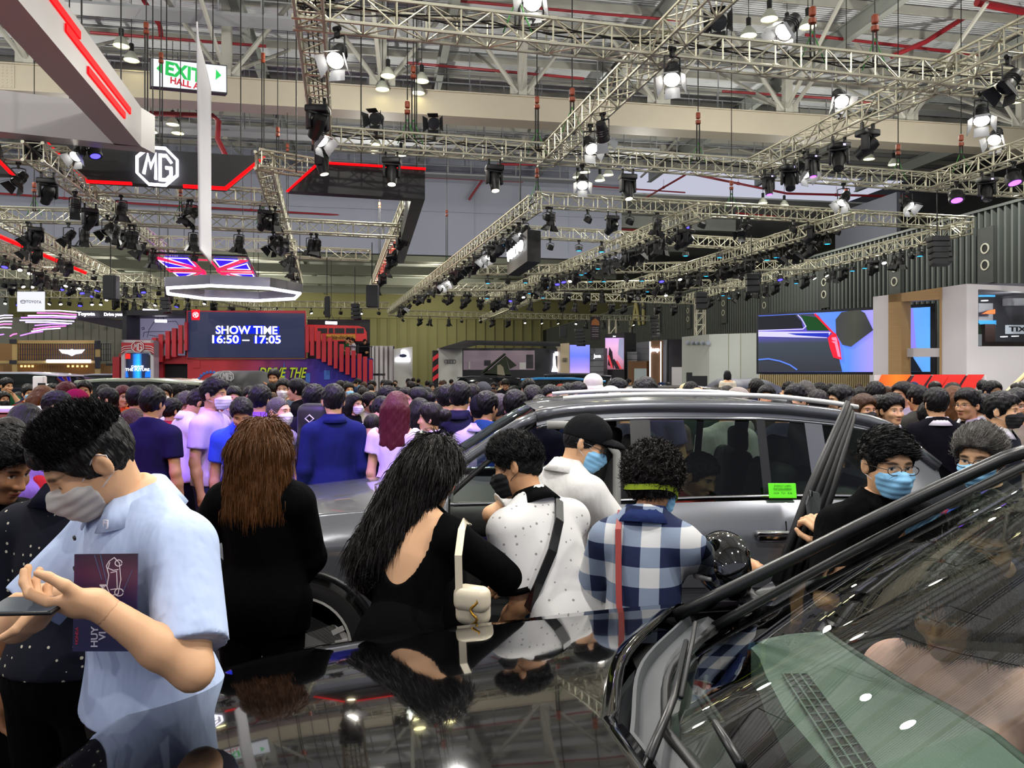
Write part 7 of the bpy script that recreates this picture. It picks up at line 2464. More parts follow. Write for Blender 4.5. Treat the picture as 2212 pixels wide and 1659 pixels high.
# dashboard with its vent
Zd = 1.02
pz = lambda x, y, z=Zd: lo(atz(x, y, z))
OUT = [(1640, 1420), (1622, 1400), (1650, 1381), (1700, 1370), (1780, 1363), (1800, 1378), (1850, 1412), (1950, 1475), (2060, 1535), (2150, 1590), (2212, 1642), (2330, 1740), (2050, 1980), (1900, 1800), (1800, 1665), (1700, 1545), (1655, 1460)]
ds = [pz(x, y) for x, y in OUT]
b = MB(); b.prism(ds, 0, Vector((0, 0, -.10))); b.build('dashboard', m_dash, bcar)
b = MB(); b.path([p + Vector((0, 0, -.004)) for p in ds[4:13]], .012, 6); b.build('dashboard_edge', mat('dash_edge', '#39443f', .6), bcar, True)
b = MB()
va, vb, vc, vd = pz(1690, 1462), pz(1745, 1462), pz(1900, 1675), pz(1835, 1690)
b.prism([p + Vector((0, 0, .004)) for p in (va, vb, vc, vd)], 0, Vector((0, 0, .002))); vt = b.build('vent', m_int, bcar)
b = MB()
for k in range(14):
	t = k / 13
	p, q_ = va.lerp(vd, t), vb.lerp(vc, t)
	b.tube(p + Vector((0, 0, .008)), q_ + Vector((0, 0, .008)), .0022, 4)
for t in (0, .33, .66, 1):
	b.tube(va.lerp(vb, t) + Vector((0, 0, .009)), vd.lerp(vc, t) + Vector((0, 0, .009)), .003, 4)
b.build('vent_slat', m_dash, vt)
mirror(bcar, (.735, 2.66, 1.15), 1, m_pblack)
# open far door
fd = MB()
h0 = Vector((.74, 2.50, 0)); h1 = Vector((1.22, 3.00, 0))
fd.prism([lo(p) for p in (h0 + Vector((0, 0, .3)), h1 + Vector((0, 0, .3)), h1 + Vector((0, 0, 1.06)), h0 + Vector((0, 0, 1.0)))], 0, Vector((-.06, .06, 0)))
fo = fd.build('front_door', m_pblack, bcar)
b = MB()
pa, pb_ = at(1665, 1290, 2.86), at(1832, 868, 3.05)
for k, (dx, rr) in enumerate(((0, .020), (.028, .022), (.058, .018), (.085, .020))):
	b.path([lo(pa + Vector((dx * 1.25, dx * .3, 0))), lo(pa.lerp(pb_, .55) + Vector((dx * 1.1 - .012, dx * .3, 0))), lo(pb_ + Vector((dx * .35, dx * .2, -dx * .6)))], [rr, rr * .95, rr * .6], 8)
b.build('door_frame', m_seal, fo, True)
b = MB(); b.prism([lo(at(1748, 1145, 2.9)), lo(at(1790, 1150, 2.98)), lo(at(1783, 1068, 2.98)), lo(at(1752, 1062, 2.9)), lo(at(1742, 1090, 2.9))], 0, Vector((.02, .08, 0))); b.build('door_trim', mat('door_trim_grey', '#4b5052', .6), fo)
b = MB(); b.tube(lo(at(1751, 1072, 2.89)), lo(at(1751, 1060, 2.89)), .008, 8); b.build('lock_knob', m_chrome, fo)
# ---- the crowd -------------------------------------------------------------------------
m_lens = mat('shoe_black', '#111114', 0.5)
FM = {'white': mat('mask_white', '#dcd8da', 0.8), 'blue': mat('mask_blue', '#86bfe6', 0.8), 'black': mat('mask_black', '#121214', 0.8), 'grey': mat('mask_grey', '#a9a5a2', 0.8)}
m_specs = mat('specs_dark', '#1a1614', 0.35)
ME_MASK = mesh_of('face_mask', [mask_field()], FM['white'])
ME_KN = mesh_of('face_mask', [mask_field(0.006, True)], FM['white'])
ME_LOOP = loop_mesh(FM['white'])
ME_SPEC = glasses_mesh(m_specs)
TARG = {
	'down': dict(),
	'phone': dict(L=dict(t=(0.10, -0.30, 1.20), abs=0, back=(0.4, -1, 0.2), curl=(60, 65, 70, 75)), Rr=dict(t=(-0.08, -0.30, 1.17), abs=0, back=(-0.4, -1, 0.2), curl=(60, 65, 70, 75)), head=(0, 28, 0), lean=5),
	'front': dict(L=dict(t=(0.03, -0.20, 1.03), abs=0), Rr=dict(t=(-0.05, -0.19, 1.06), abs=0), head=(0, 8, 0)),
	'turnl': dict(head=(50, 2, 0)), 'turnr': dict(head=(-50, 4, 0)), 'look': dict(head=(0, 22, 0), lean=8),
	'snap': dict(L=dict(t=(0.06, -0.36, 1.60), abs=0, back=(0, 1, 0)), Rr=dict(t=(-0.08, -0.36, 1.58), abs=0, back=(0, 1, 0)), head=(0, -2, 0)),
	'bend': dict(lean=32, head=(0, 6, 0), L=dict(t=(0.16, -0.30, 0.95)), Rr=dict(t=(-0.16, -0.34, 1.0))),
	'hold': dict(L=dict(t=(0.05, -0.27, 1.25), abs=0, curl=(60, 60, 60, 60)), Rr=dict(t=(-0.05, -0.28, 1.22), abs=0, curl=(60, 60, 60, 60)), head=(0, 12, 0)),
	'ear': dict(L=dict(t=(0.11, -0.05, 1.52), abs=0, h=(1, -0.2, -0.6), back=(1, 0, 0.2), curl=(50, 50, 55, 60)), head=(-12, 6, 0)),
	'chin': dict(L=dict(t=(0.03, -0.18, 1.46), abs=0, h=(0.5, -0.3, -1), curl=(60, 70, 70, 70)), Rr=dict(t=(0.06, -0.2, 1.12), abs=0), head=(10, 8, 0)),
}
PB = {}


def proto(pose, fem):
	if (pose, fem) in PB:
		return PB[(pose, fem)]
	kw = dict(TARG[pose]); kw['fem'] = fem
	kw = {k: (dict(v) if isinstance(v, dict) else v) for k, v in kw.items()}
	B = Body(**kw)
	d = dict(B=B, body=B.body_mesh('body', SKIN[0]), shirt={}, trousers=B.trouser_mesh('trousers', m_blk), shoes=B.shoe_mesh('shoes', m_lens, 0.014))
	PB[(pose, fem)] = d
	return d


def shirt_of(d, kind):
	if kind not in d['shirt']:
		B = d['B']
		a = {'tee': dict(sleeve=0.62, loose=0.006), 'long': dict(sleeve=1.92, off=0.017), 'suit': dict(sleeve=1.95, off=0.022, hem=0.80, loose=0.006), 'polo': dict(sleeve=0.66, loose=0.004), 'off': dict(sleeve=0.45, neck=0.085, loose=0.012)}[kind]
		d['shirt'][kind] = B.shirt_mesh({'tee': 'tee_shirt', 'long': 'long_sleeved_shirt', 'suit': 'jacket', 'polo': 'polo_shirt', 'off': 'blouse'}[kind], m_blk, **a)
	return d['shirt'][kind]


_cm = {}


def C_(c):
	if c not in _cm:
		_cm[c] = cloth('%d' % len(_cm), c)
	return _cm[c]


def collar(root, B, m):
	b = MB()
	n = 20
	rows = [[], [], []]
	for i in range(n + 1):
		a = -PI / 2 + R(16) + (2 * PI - R(32)) * i / n
		for r_, (rr, z) in enumerate(((0.070, 1.45), (0.073, 1.498), (0.112, 1.432))):
			rows[r_].append(Vector(B.up((rr * math.cos(a) * 1.05, 0.012 + rr * math.sin(a) * (1.0 if math.sin(a) > 0 else 1.12), z - 0.028 * max(0, -math.sin(a))))))
	b.grid(rows)
	o = b.build('collar', m, root, True)
	s_ = o.modifiers.new('thick', 'SOLIDIFY'); s_.thickness = 0.004
	return o


def person(px, ytop, Y, yaw, pose, fem, hair, hc, top, tc, bc, label, mask=None, tone=0, specs=False, group='visitors in the crowd', zoff=0.0, fine=False, cat='person'):
	d = proto(pose, fem)
	B = d['B']
	gear = hair if hair != 'none' else None
	tz = B.hc[2] + (B.HM @ v3(0, 0, 0.135))[2]
	ztop = CH + (HY - ytop) / F * Y
	sc = (ztop - zoff) / tz
	# the head, not the feet, is what stands at the given column
	cy, sy = math.cos(R(yaw)), math.sin(R(yaw))
	hx, hy = B.hc[0] * sc, B.hc[1] * sc
	x = (px - CX) / F * Y - (hx * cy - hy * sy)
	y = Y - (hx * sy + hy * cy)
	r = thing('person', label, cat, (x, y, zoff), R(yaw), group)
	r.scale = (sc, sc, sc)
	put(r, 'body', d['body'], SKIN[tone])
	put(r, shirt_of(d, top).name.split('.')[0], shirt_of(d, top), C_(tc))
	put(r, 'trousers', d['trousers'], C_(bc))
	put(r, 'shoes', d['shoes'])
	if fine and top in ('polo', 'suit', 'long'):
		collar(r, B, C_(W if top == 'suit' else tc))
	if gear:
		if gear in ('cap', 'bucket'):
			put_head(r, 'hair', headgear('caphair'), B, HAIRM['black'])
			put_head(r, 'hat', headgear(gear), B, C_(hc))
		else:
			put_head(r, 'hair', headgear(gear), B, HAIRM[hc])
	if mask:
		mk = put_head(r, 'face_mask', ME_KN if mask == 'kn' else ME_MASK, B, FM['white' if mask == 'kn' else mask])
		put_head(r, 'ear_loop', ME_LOOP, B)
	if specs:
		put_head(r, 'glasses', ME_SPEC, B)
	return r, B


NB, BK, W = '#141a33', '#121214', '#d6d3d8'
MID = [
	# px, top, depth, yaw, pose, fem, hair, hair colour, garment, colour, trousers, label, mask, tone, specs
	(14, 817, 13.0, 60, 'chin', 0, 'short', 'black', 'tee', '#1f4a30', BK, 'person in a dark green shirt holding a hand to the chin', None, 1, 0),
	(62, 833, 11.5, 50, 'down', 0, 'short', 'black', 'tee', '#6a2a14', BK, 'person in a rust brown shirt and pale blue mask beside the green shirt', 'blue', 1, 0),
	(90, 838, 8.6, 120, 'look', 1, 'bob', 'chestnut', 'tee', W, BK, 'person with light brown bobbed hair in a white top', None, 0, 0),
	(113, 829, 12.0, 30, 'down', 0, 'short', 'black', 'tee', BK, BK, 'person in black with a black mask behind the brown bob', 'black', 1, 0),
	(146, 829, 9.5, -60, 'look', 0, 'short', 'red', 'tee', '#c8452a', BK, 'person bowed forward in an orange red shirt', None, 0, 0),
	(160, 848, 7.2, 150, 'look', 0, 'cap', '#7a1638', 'tee', '#5a3a2a', BK, 'person wearing a dark red cap', None, 1, 0),
	(124, 846, 6.2, 110, 'down', 0, 'short', 'black', 'polo', '#6e5ac0', BK, 'person with a white mask and lilac lit collar near the dark red cap', 'white', 0, 0),
	(182, 823, 9.8, 20, 'down', 0, 'short', 'black', 'tee', '#1b1414', BK, 'person with glasses in dark brown looking ahead', None, 1, 1),
	(232, 839, 8.3, -80, 'down', 0, 'short', 'black', 'tee', '#17171a', BK, 'person with glasses in a black tee turned sideways', None, 0, 1),
	(266, 834, 9.0, 60, 'ear', 1, 'bob', 'red', 'tee', '#e0522c', BK, 'person in orange pressing a phone to the ear', None, 0, 0),
	(296, 835, 7.4, 175, 'down', 0, 'short', 'black', 'tee', BK, BK, 'dark-haired person in black seen from behind next to the phone caller', None, 1, 0),
	(330, 838, 6.0, 172, 'down', 0, 'short', 'black', 'tee', '#1d1a3a', '#20243c', 'big person in a dark navy tee seen from behind', None, 1, 0),
	(356, 831, 9.6, 10, 'down', 0, 'short', 'black', 'tee', '#2a2430', BK, 'person with red-lit glasses and a pale mask', 'white', 1, 1),
	(372, 862, 7.4, 150, 'down', 0, 'short', 'black', 'polo', '#a02838', '#22304a', 'person in a red and white striped shirt seen from behind', None, 1, 0),
	(402, 850, 8.0, 50, 'look', 0, 'short', 'grey', 'tee', '#c9c7cc', BK, 'grey-haired person in white beside the striped shirt', None, 2, 0),
	(428, 846, 6.9, 130, 'phone', 0, 'short', 'dark', 'polo', '#cfcbe0', BK, 'person in a white polo and black trousers bending over something', None, 1, 0),
	(463, 819, 6.4, 85, 'down', 0, 'tall', 'black', 'tee', '#c9b4e2', '#3a3a6a', 'tall person in a pale loose tee with a pointed white mask', 'kn', 1, 0),
	(504, 836, 7.9, 25, 'down', 0, 'short', 'black', 'long', '#a49a98', '#5a5048', 'person with a white mask in a grey checked shirt behind the blue polo', 'white', 0, 0),
	(522, 865, 5.3, 15, 'look', 0, 'short', 'black', 'polo', '#3a55d8', '#262a40', 'person in a bright blue polo looking down', None, 1, 0),
	(541, 836, 8.4, 20, 'down', 0, 'short', 'dark', 'tee', '#8a6a5a', BK, 'person with glasses and a mask between the blue polo and the violet collar', 'blue', 1, 1),
	(562, 833, 6.6, 175, 'down', 0, 'short', 'black', 'polo', '#7a50d8', BK, 'person with a violet lit collar seen from behind', None, 1, 0),
	(603, 856, 5.4, 70, 'down', 0, 'buzz', 'grey', 'tee', '#cfcdda', '#30364a', 'person with cropped hair, white tee and white mask facing sideways', 'white', 0, 0),
	(612, 819, 9.6, 5, 'down', 0, 'short', 'black', 'tee', '#4c5864', BK, 'person with a white mask and grey tee facing the viewer', 'white', 0, 0),
	(641, 819, 9.0, -95, 'down', 1, 'pony', 'black', 'tee', BK, BK, 'person in black with long dark hair turned sideways', None, 0, 0),
	(678, 832, 6.6, 170, 'down', 0, 'short', 'black', 'suit', '#1a1b22', '#4a4038', 'person in a dark hooded jacket carrying a black backpack', None, 0, 0),
	(720, 832, 5.2, -160, 'down', 0, 'short', 'black', 'long', '#1c2350', '#121428', 'big person in a dark blue rolled-sleeve shirt seen from behind', None, 0, 0),
	(766, 851, 8.6, 60, 'down', 1, 'long', 'black', 'tee', BK, BK, 'person with long black hair and a white mask in black', 'white', 0, 0),
	(799, 848, 8.8, 65, 'down', 1, 'bun', 'dark', 'long', '#a8a090', BK, 'person with a black mask and pale checked shirt', 'black', 1, 0),
	(838, 835, 7.8, 130, 'down', 0, 'short', 'black', 'long', '#a8bcd0', '#2a2c3a', 'person in a pale blue shirt seen from behind beside the auburn hair', None, 0, 0),
	(857, 848, 6.1, 170, 'down', 1, 'long', 'red', 'off', '#d8cbe8', '#15162e', 'person with long auburn hair in a white off-shoulder blouse', None, 0, 0),
	(804, 897, 6.3, 175, 'look', 0, 'buzz', 'dark', 'polo', '#272c48', '#202438', 'child in a dark blue patterned shirt seen from behind', None, 0, 0),
	(824, 862, 6.9, 150, 'look', 0, 'short', 'black', 'long', '#c4cbe6', '#2a2c3a', 'person in a white shirt with bowed head behind the child', None, 0, 0),
	(930, 872, 6.1, -100, 'down', 1, 'bun', 'dark', 'suit', '#16161c', '#16161c', 'person with a hair bun and black suit over a white collar, side view', None, 0, 0),
	(906, 862, 6.7, -150, 'down', 1, 'long', 'black', 'suit', '#1a1a22', BK, 'person with loose dark hair hidden behind the hair bun', None, 0, 0),
	(902, 838, 7.6, -85, 'down', 1, 'bun', 'black', 'tee', '#c2b0a0', BK, 'person with tied-back black hair in profile above the suit', None, 0, 0),
	(876, 838, 8.8, 20, 'down', 0, 'short', 'black', 'tee', '#b8b4b4', BK, 'person with glasses looking out behind the auburn hair', None, 1, 1),
	(921, 833, 8.8, 170, 'down', 0, 'buzz', 'dark', 'tee', '#8e8a86', BK, 'person with cropped hair beyond the profile face', None, 1, 0),
	(995, 826, 6.0, 170, 'down', 0, 'short', 'black', 'long', '#26283a', '#1c1e2c', 'person with violet lit hair in a dark collared shirt seen from behind', None, 0, 0),
	(965, 833, 7.0, 165, 'down', 0, 'short', 'black', 'tee', '#8a7a70', BK, 'person with dark violet lit hair next to the dark collared shirt', None, 0, 0),
	(1019, 831, 8.2, -170, 'down', 0, 'short', 'dark', 'tee', '#c0bcc0', BK, 'person with brown-black hair beyond the violet lit hair', None, 1, 0),
	(1039, 856, 5.3, 165, 'down', 0, 'cap', '#1a1a20', 'long', '#c9bfe0', '#26283a', 'person in a black cap and a pale long-sleeved top seen from behind', None, 1, 0),
	(1113, 844, 5.0, 155, 'down', 0, 'short', 'black', 'long', '#17181f', BK, 'person with a black mask in a black shirt next to the roof edge', 'black', 0, 0),
	(1052, 847, 6.2, 150, 'down', 0, 'short', 'black', 'tee', '#2a4a7a', BK, 'person in a blue shirt just behind the black cap', None, 1, 0),
	(1080, 853, 6.4, 140, 'down', 0, 'short', 'grey', 'tee', '#6aa0c0', BK, 'person in a light blue shirt behind the black shirt', None, 1, 0),
	(1170, 866, 4.9, 160, 'look', 1, 'clip', 'black', 'tee', '#1a1a20', BK, 'person with pinned-up black hair behind the car roof', None, 0, 0),
	(1211, 866, 5.6, -10, 'look', 1, 'bun', 'brown', 'tee', '#3a3040', BK, 'person with brown tied hair and a violet lit face looking down', None, 0, 0),
	(1150, 838, 7.0, 5, 'look', 0, 'short', 'black', 'tee', '#5ab0d0', BK, 'person with glasses and a blue mask looking down', 'blue', 0, 1),
	(1142, 819, 10.0, 10, 'down', 0, 'short', 'black', 'tee', '#6a6a60', BK, 'person with dark hair above the blue mask and glasses', None, 1, 0),
	(1189, 833, 7.6, 8, 'down', 0, 'short', 'black', 'tee', '#1c1c1c', BK, 'round-faced person with glasses looking at the viewer', None, 1, 1),
	(1210, 833, 8.2, 40, 'down', 0, 'buzz', 'black', 'tee', '#3a2a20', BK, 'person with cropped black hair beside the round face', None, 1, 0),
	(1228, 829, 8.4, 15, 'down', 0, 'short', 'black', 'tee', '#2a2a2e', BK, 'person with thin glasses between two dark heads', None, 1, 1),
	(1249, 829, 7.6, 12, 'down', 0, 'tall', 'black', 'tee', '#151515', BK, 'young person in a black tee in front of the white bucket hat', None, 1, 0),
	(1282, 812, 8.0, 160, 'down', 0, 'bucket', '#dcd8c8', 'tee', '#b8c08a', BK, 'person wearing a white bucket hat', None, 0, 0),
	(1267, 849, 5.5, 178, 'down', 0, 'cap', '#1a1f36', 'tee', '#1a1f30', BK, 'person in a navy cap with white letters behind the car roof', None, 0, 0),
	(1301, 848, 5.8, 175, 'down', 0, 'short', 'black', 'tee', '#202230', BK, 'person with thick black hair beside the navy cap', None, 0, 0),
	(1318, 838, 7.4, 60, 'down', 0, 'cap', '#e0dccb', 'tee', '#4a4a40', BK, 'person in a cream cap facing sideways', None, 1, 0),
	(1335, 819, 7.9, 80, 'down', 0, 'short', 'black', 'tee', '#5a6068', BK, 'person with a pale blue mask and full dark hair in side view', 'blue', 0, 0),
	(1353, 855, 5.8, 170, 'down', 0, 'short', 'grey', 'tee', '#404048', BK, 'grey-haired person behind the car roof', None, 0, 0),
	(1397, 822, 5.6, -35, 'look', 0, 'tall', 'black', 'tee', '#6a6080', BK, 'tall person with a white mask and violet light on the cheek', 'white', 0, 0),
	(1432, 849, 7.0, -30, 'down', 0, 'short', 'dark', 'tee', '#6a5a50', BK, 'older dark-faced person next to the violet lit cheek', None, 2, 0),
	(1452, 842, 8.2, 160, 'down', 1, 'long', 'brown', 'tee', '#2a2422', BK, 'person with long brown hair near the dark car', None, 1, 0),
	(1506, 839, 7.2, 5, 'look', 0, 'bald', 'black', 'tee', '#3a4a3a', BK, 'bald person with a white mask', 'white', 1, 0),
	(1492, 826, 9.4, 160, 'snap', 0, 'short', 'black', 'tee', '#23242c', BK, 'person holding a phone high behind the bald head', None, 1, 0),
	(1567, 851, 5.8, 175, 'down', 0, 'short', 'pale', 'tee', '#b0aca0', BK, 'pale-haired person behind the car roof', None, 0, 0),
	(1594, 841, 7.0, 40, 'down', 0, 'cap', '#8a8478', 'tee', '#9a948a', BK, 'person in a grey-brown cap with a white mask', 'white', 1, 0),
	(1545, 843, 7.8, 0, 'look', 0, 'short', 'dark', 'tee', '#3c6a8a', BK, 'person in a pale blue mask near the grey-brown cap', 'blue', 1, 0),
	(1571, 835, 9.0, 10, 'down', 1, 'long', 'dark', 'tee', '#444048', BK, 'person with parted dark hair below the child in cream', None, 1, 0),
	(1656, 833, 8.0, -20, 'down', 0, 'short', 'black', 'tee', '#4a4038', BK, 'person with black hair glancing aside in mid crowd', None, 1, 0),
	(1634, 819, 9.5, 170, 'down', 0, 'short', 'black', 'tee', '#28304a', BK, 'person with a round dark head before the tan slats', None, 1, 0),
	(1688, 856, 5.6, 170, 'down', 0, 'short', 'black', 'tee', '#3a3848', BK, 'person with violet lit hair just over the car roof', None, 1, 0),
	(1722, 834, 6.6, -75, 'down', 0, 'tall', 'black', 'tee', '#d0d0d4', BK, 'person with a black mask and a dark strap over a white top', 'black', 0, 0),
	(1766, 844, 6.4, 172, 'down', 0, 'short', 'dark', 'tee', '#5a94a8', BK, 'person with brown-black hair and a pale teal shirt', None, 0, 0),
	(1740, 824, 8.4, 175, 'down', 1, 'long', 'grey', 'tee', '#5a5a50', BK, 'person with wavy grey hair seen from behind', None, 0, 0),
	(1816, 833, 6.4, -90, 'down', 0, 'short', 'black', 'tee', '#8a8078', BK, 'person with a violet sheen on black hair, face turned away', None, 0, 1),
	(1832, 858, 5.5, 30, 'look', 0, 'buzz', 'dark', 'tee', '#3a3440', BK, 'person with grey-black hair and violet lit face by the door edge', 'grey', 0, 0),
	(1866, 853, 5.4, 15, 'down', 1, 'long', 'brown', 'tee', '#2a2826', BK, 'person with brown hair and a black mask', 'black', 1, 0),
	(1891, 826, 7.6, 160, 'down', 0, 'short', 'black', 'tee', '#b83a34', BK, 'person in a red shirt before the orange striped counter', None, 0, 0),
	(1900, 856, 5.6, 60, 'down', 0, 'short', 'dark', 'tee', '#4a5a60', BK, 'person in profile just beside the young pink-lit face', None, 1, 0),
	(1926, 854, 4.5, 8, 'down', 0, 'tall', 'black', 'suit', '#15151b', BK, 'young person in a black suit with a pink lit face looking at the viewer', None, 0, 0),
	(1983, 834, 7.4, -170, 'down', 0, 'short', 'black', 'tee', '#3a3a34', BK, 'person with a back view of black hair near the blue car', None, 1, 0),
	(2022, 839, 5.0, 168, 'down', 0, 'short', 'black', 'suit', '#131318', BK, 'broad person in a black jacket seen from behind', None, 0, 0),
	(2008, 870, 4.3, 115, 'hold', 0, 'tall', 'black', 'suit', '#191a20', BK, 'person with a pale blue mask holding a water bottle', 'blue', 1, 0),
	(2090, 843, 4.9, -65, 'down', 0, 'tall', 'black', 'suit', '#121216', BK, 'person with glasses in a black suit and white collar, side view', None, 1, 1),
	(2129, 858, 4.7, -120, 'look', 0, 'short', 'black', 'long', '#b2cdea', '#20242e', 'person in a pale blue shirt with a mask looking down', 'white', 0, 0),
	(2167, 848, 5.2, 40, 'down', 0, 'short', 'black', 'suit', '#24262e', BK, 'person in a charcoal suit with a black mask at the edge of the view', 'black', 0, 0),
	(2198, 841, 5.6, -40, 'down', 0, 'short', 'black', 'tee', '#8a8074', BK, 'person with glasses beside the charcoal suit', None, 1, 1),
	(2144, 824, 9.0, 10, 'down', 0, 'short', 'black', 'tee', '#5a4a40', BK, 'person with glasses before the white two-storey stand', None, 1, 1),
	(2060, 836, 7.2, 150, 'down', 1, 'long', 'chestnut', 'tee', '#6a5a50', BK, 'person with fair brown hair between two black suits', None, 0, 0),
	(1950, 826, 7.8, -70, 'down', 1, 'clip', 'black', 'tee', '#b8b4c8', BK, 'person with dark gathered hair in front of the red stripes', None, 0, 0),
	(288, 890, 4.2, -70, 'look', 1, 'long', 'brown', 'off', '#a8a05a', '#2a2c3a', 'person with brown hair and a white mask in yellow behind the pale blue polo', 'white', 0, 0),
	(52, 880, 5.0, 165, 'look', 1, 'bob', 'black', 'long', '#c86a4a', '#3a2440', 'person in a salmon top standing at the white counter', None, 0, 0),
	(96, 950, 4.6, 150, 'bend', 0, 'short', 'black', 'polo', '#a02030', '#5a6a80', 'person in a dark red shirt bending behind the dotted navy polo', None, 1, 0),
	(20, 905, 4.3, 60, 'down', 1, 'long', 'dark', 'long', '#7a5ab8', '#3a3050', 'person in a lilac purple sleeve at the edge of the view', None, 0, 0),
	(592, 798, 13.0, -10, 'chin', 0, 'short', 'black', 'tee', '#101014', BK, 'person in black with a hand on the mouth before the lime lettering', None, 1, 0),
	(1118, 862, 5.9, 150, 'down', 0, 'short', 'black', 'tee', '#4a6a9a', BK, 'person in steel blue almost hidden behind the black shirt', None, 0, 0),
]
for t in MID:
	px, yt, Y, yaw, pose, fem, hair, hcol, top, tc, bc, lab, mask, tone, specs = t
	xx = (px - CX) / F * Y
	if -2.2 < xx < 3.0 and 3.6 < Y < 6.05:
		Y = 6.1 + 0.12 * (px % 3)
	person(px, yt, Y, yaw, pose, bool(fem), hair, hcol, top, tc, bc, lab, mask, tone, bool(specs), fine=True)

# people up on the lounges
for px, yt, Y, yaw, fem, hair, top, tc, z, lab in ((284, 722, 28.2, 10, 1, 'long', 'suit', '#16161c', 2.25, 'person in black and white leaning on the upper lounge edge'), (752, 729, 29.0, 30, 0, 'short', 'tee', '#2a6a3a', 2.35, 'person in green on the upper deck below the painted bus'),
											   (762, 731, 28.9, -60, 0, 'short', 'tee', '#d0cdd0', 2.35, 'person in white on the upper deck with raised arms'), (788, 733, 29.0, 40, 0, 'short', 'suit', '#16161a', 2.35, 'person in black at the end of the upper deck railing')):
	person(px, yt, Y, yaw, 'snap' if 'raised' in lab else 'front', bool(fem), hair, 'black', top, tc, BK, lab, None, 1, zoff=z if z < CH + (HY - yt) / F * Y - 1.0 else 1.9)
person(1571, 801, 12.0, 178, 'down', True, 'bob', 'black', 'off', '#c8bfae', '#c8bfae', 'child with bobbed black hair in a cream dress held above the crowd', None, 0, zoff=0.95)

# the rest of the crowd, farther off
rc = random.Random(11)
TN = ['white', 'black', 'navy', 'brown-grey', 'dark red', 'grey-blue', 'dark green', 'tan', 'charcoal', 'pale grey', 'brick red', 'blue', 'deep black', 'slate']
TOPS = ['#d2d0d4', '#1a1b20', '#24304a', '#6a6058', '#8a2a2a', '#9aa4ae', '#3c4a3a', '#b8a888', '#4a4a52', '#c4c8d0', '#7a3a30', '#2a3a5a', '#0f1013', '#55606a']
ZONE = [(240, 'before the wing-emblem booth'), (400, 'below the emblem arch'), (660, 'below the show-time screen'), (810, 'below the red fins'), (900, 'before the white fins'), (1000, 'before the linked-ring panel'), (1180, 'below the roof tent'), (1310, 'before the lilac screen'), (1475, 'before the brown pillar'), (1640, 'before the pale curved wall'), (1890, 'below the wide car screen'), (9999, 'before the white two-storey stand')]
spots = []
n = 0
tries = 0
BLOCK = [(-15.5, -9.0, 15, 21), (2.2, 8.0, 15.5, 20), (-7.5, -4.8, 12.5, 16)]
while n < 185 and tries < 9000:
	tries += 1
	Y = 8.5 + 30 * rc.random() ** 1.25
	px = rc.uniform(-20, 2230)
	x = (px - CX) / F * Y
	lim = 25.2 if px < 830 else (40 if px < 1000 else (31 if px < 1460 else (22 if px < 1640 else (20 if px < 1880 else 15.2))))
	if px < 240:
		lim = 36
	if Y > lim or any(a < x < b and c < Y < d for a, b, c, d in BLOCK):
		continue
	if any((x - a) ** 2 + (Y - b) ** 2 < (0.52 if Y < 14 else 0.62) ** 2 for a, b in spots):
		continue
	if Y < 9.5 and any(abs(px - t[0]) < 26 and abs(Y - t[2]) < 0.8 for t in MID):
		continue
	spots.append((x, Y))
	fem = rc.random() < 0.36
	H = rc.uniform(1.47, 1.60) if fem else rc.uniform(1.56, 1.71)
	yt = HY + (CH - H) / Y * F
	pose = rc.choice(['down', 'down', 'front', 'turnl', 'turnr', 'look', 'phone', 'snap'])
	if pose == 'snap' and rc.random() < 0.6:
		pose = 'down'
	hair = rc.choice(['long', 'bob', 'pony', 'bun', 'long']) if fem else rc.choice(['short', 'short', 'tall', 'short', 'buzz', 'cap', 'short'])
	hc = rc.choice(['black', 'black', 'black', 'dark', 'brown']) if hair != 'cap' else rc.choice(TOPS)
	ti = rc.randrange(14)
	yaw = rc.choice([175, 160, -165, 120, -120, 60, -60, 10, -10, 30])
	top = rc.choice(['tee', 'tee', 'polo', 'long', 'suit'])
	lab = '%s visitor in %s %s, %s, %s, %s' % ('distant' if Y > 20 else 'small', TN[ti], {'tee': 'tee', 'polo': 'polo', 'long': 'long sleeves', 'suit': 'jacket'}[top], {'long': 'long hair', 'bob': 'bobbed hair', 'pony': 'ponytail', 'bun': 'hair bun', 'short': 'short hair', 'tall': 'swept-up hair', 'buzz': 'cropped hair', 'cap': 'cap'}[hair],
											  'back turned' if abs(yaw) > 150 else ('half turned' if abs(yaw) > 100 else ('in profile' if abs(yaw) > 40 else 'facing us')), next(z for x_, z in ZONE if px < x_))
	person(px, yt, Y, yaw, pose, fem, hair, hc, top, TOPS[ti], rc.choice([BK, '#23283a', '#3a3a40', '#4a4438']), lab, rc.choice([None, None, 'white', 'blue', 'black']), rc.choice([0, 1, 1, 2]), rc.random() < 0.15, 'distant visitors between the booths')
	n += 1
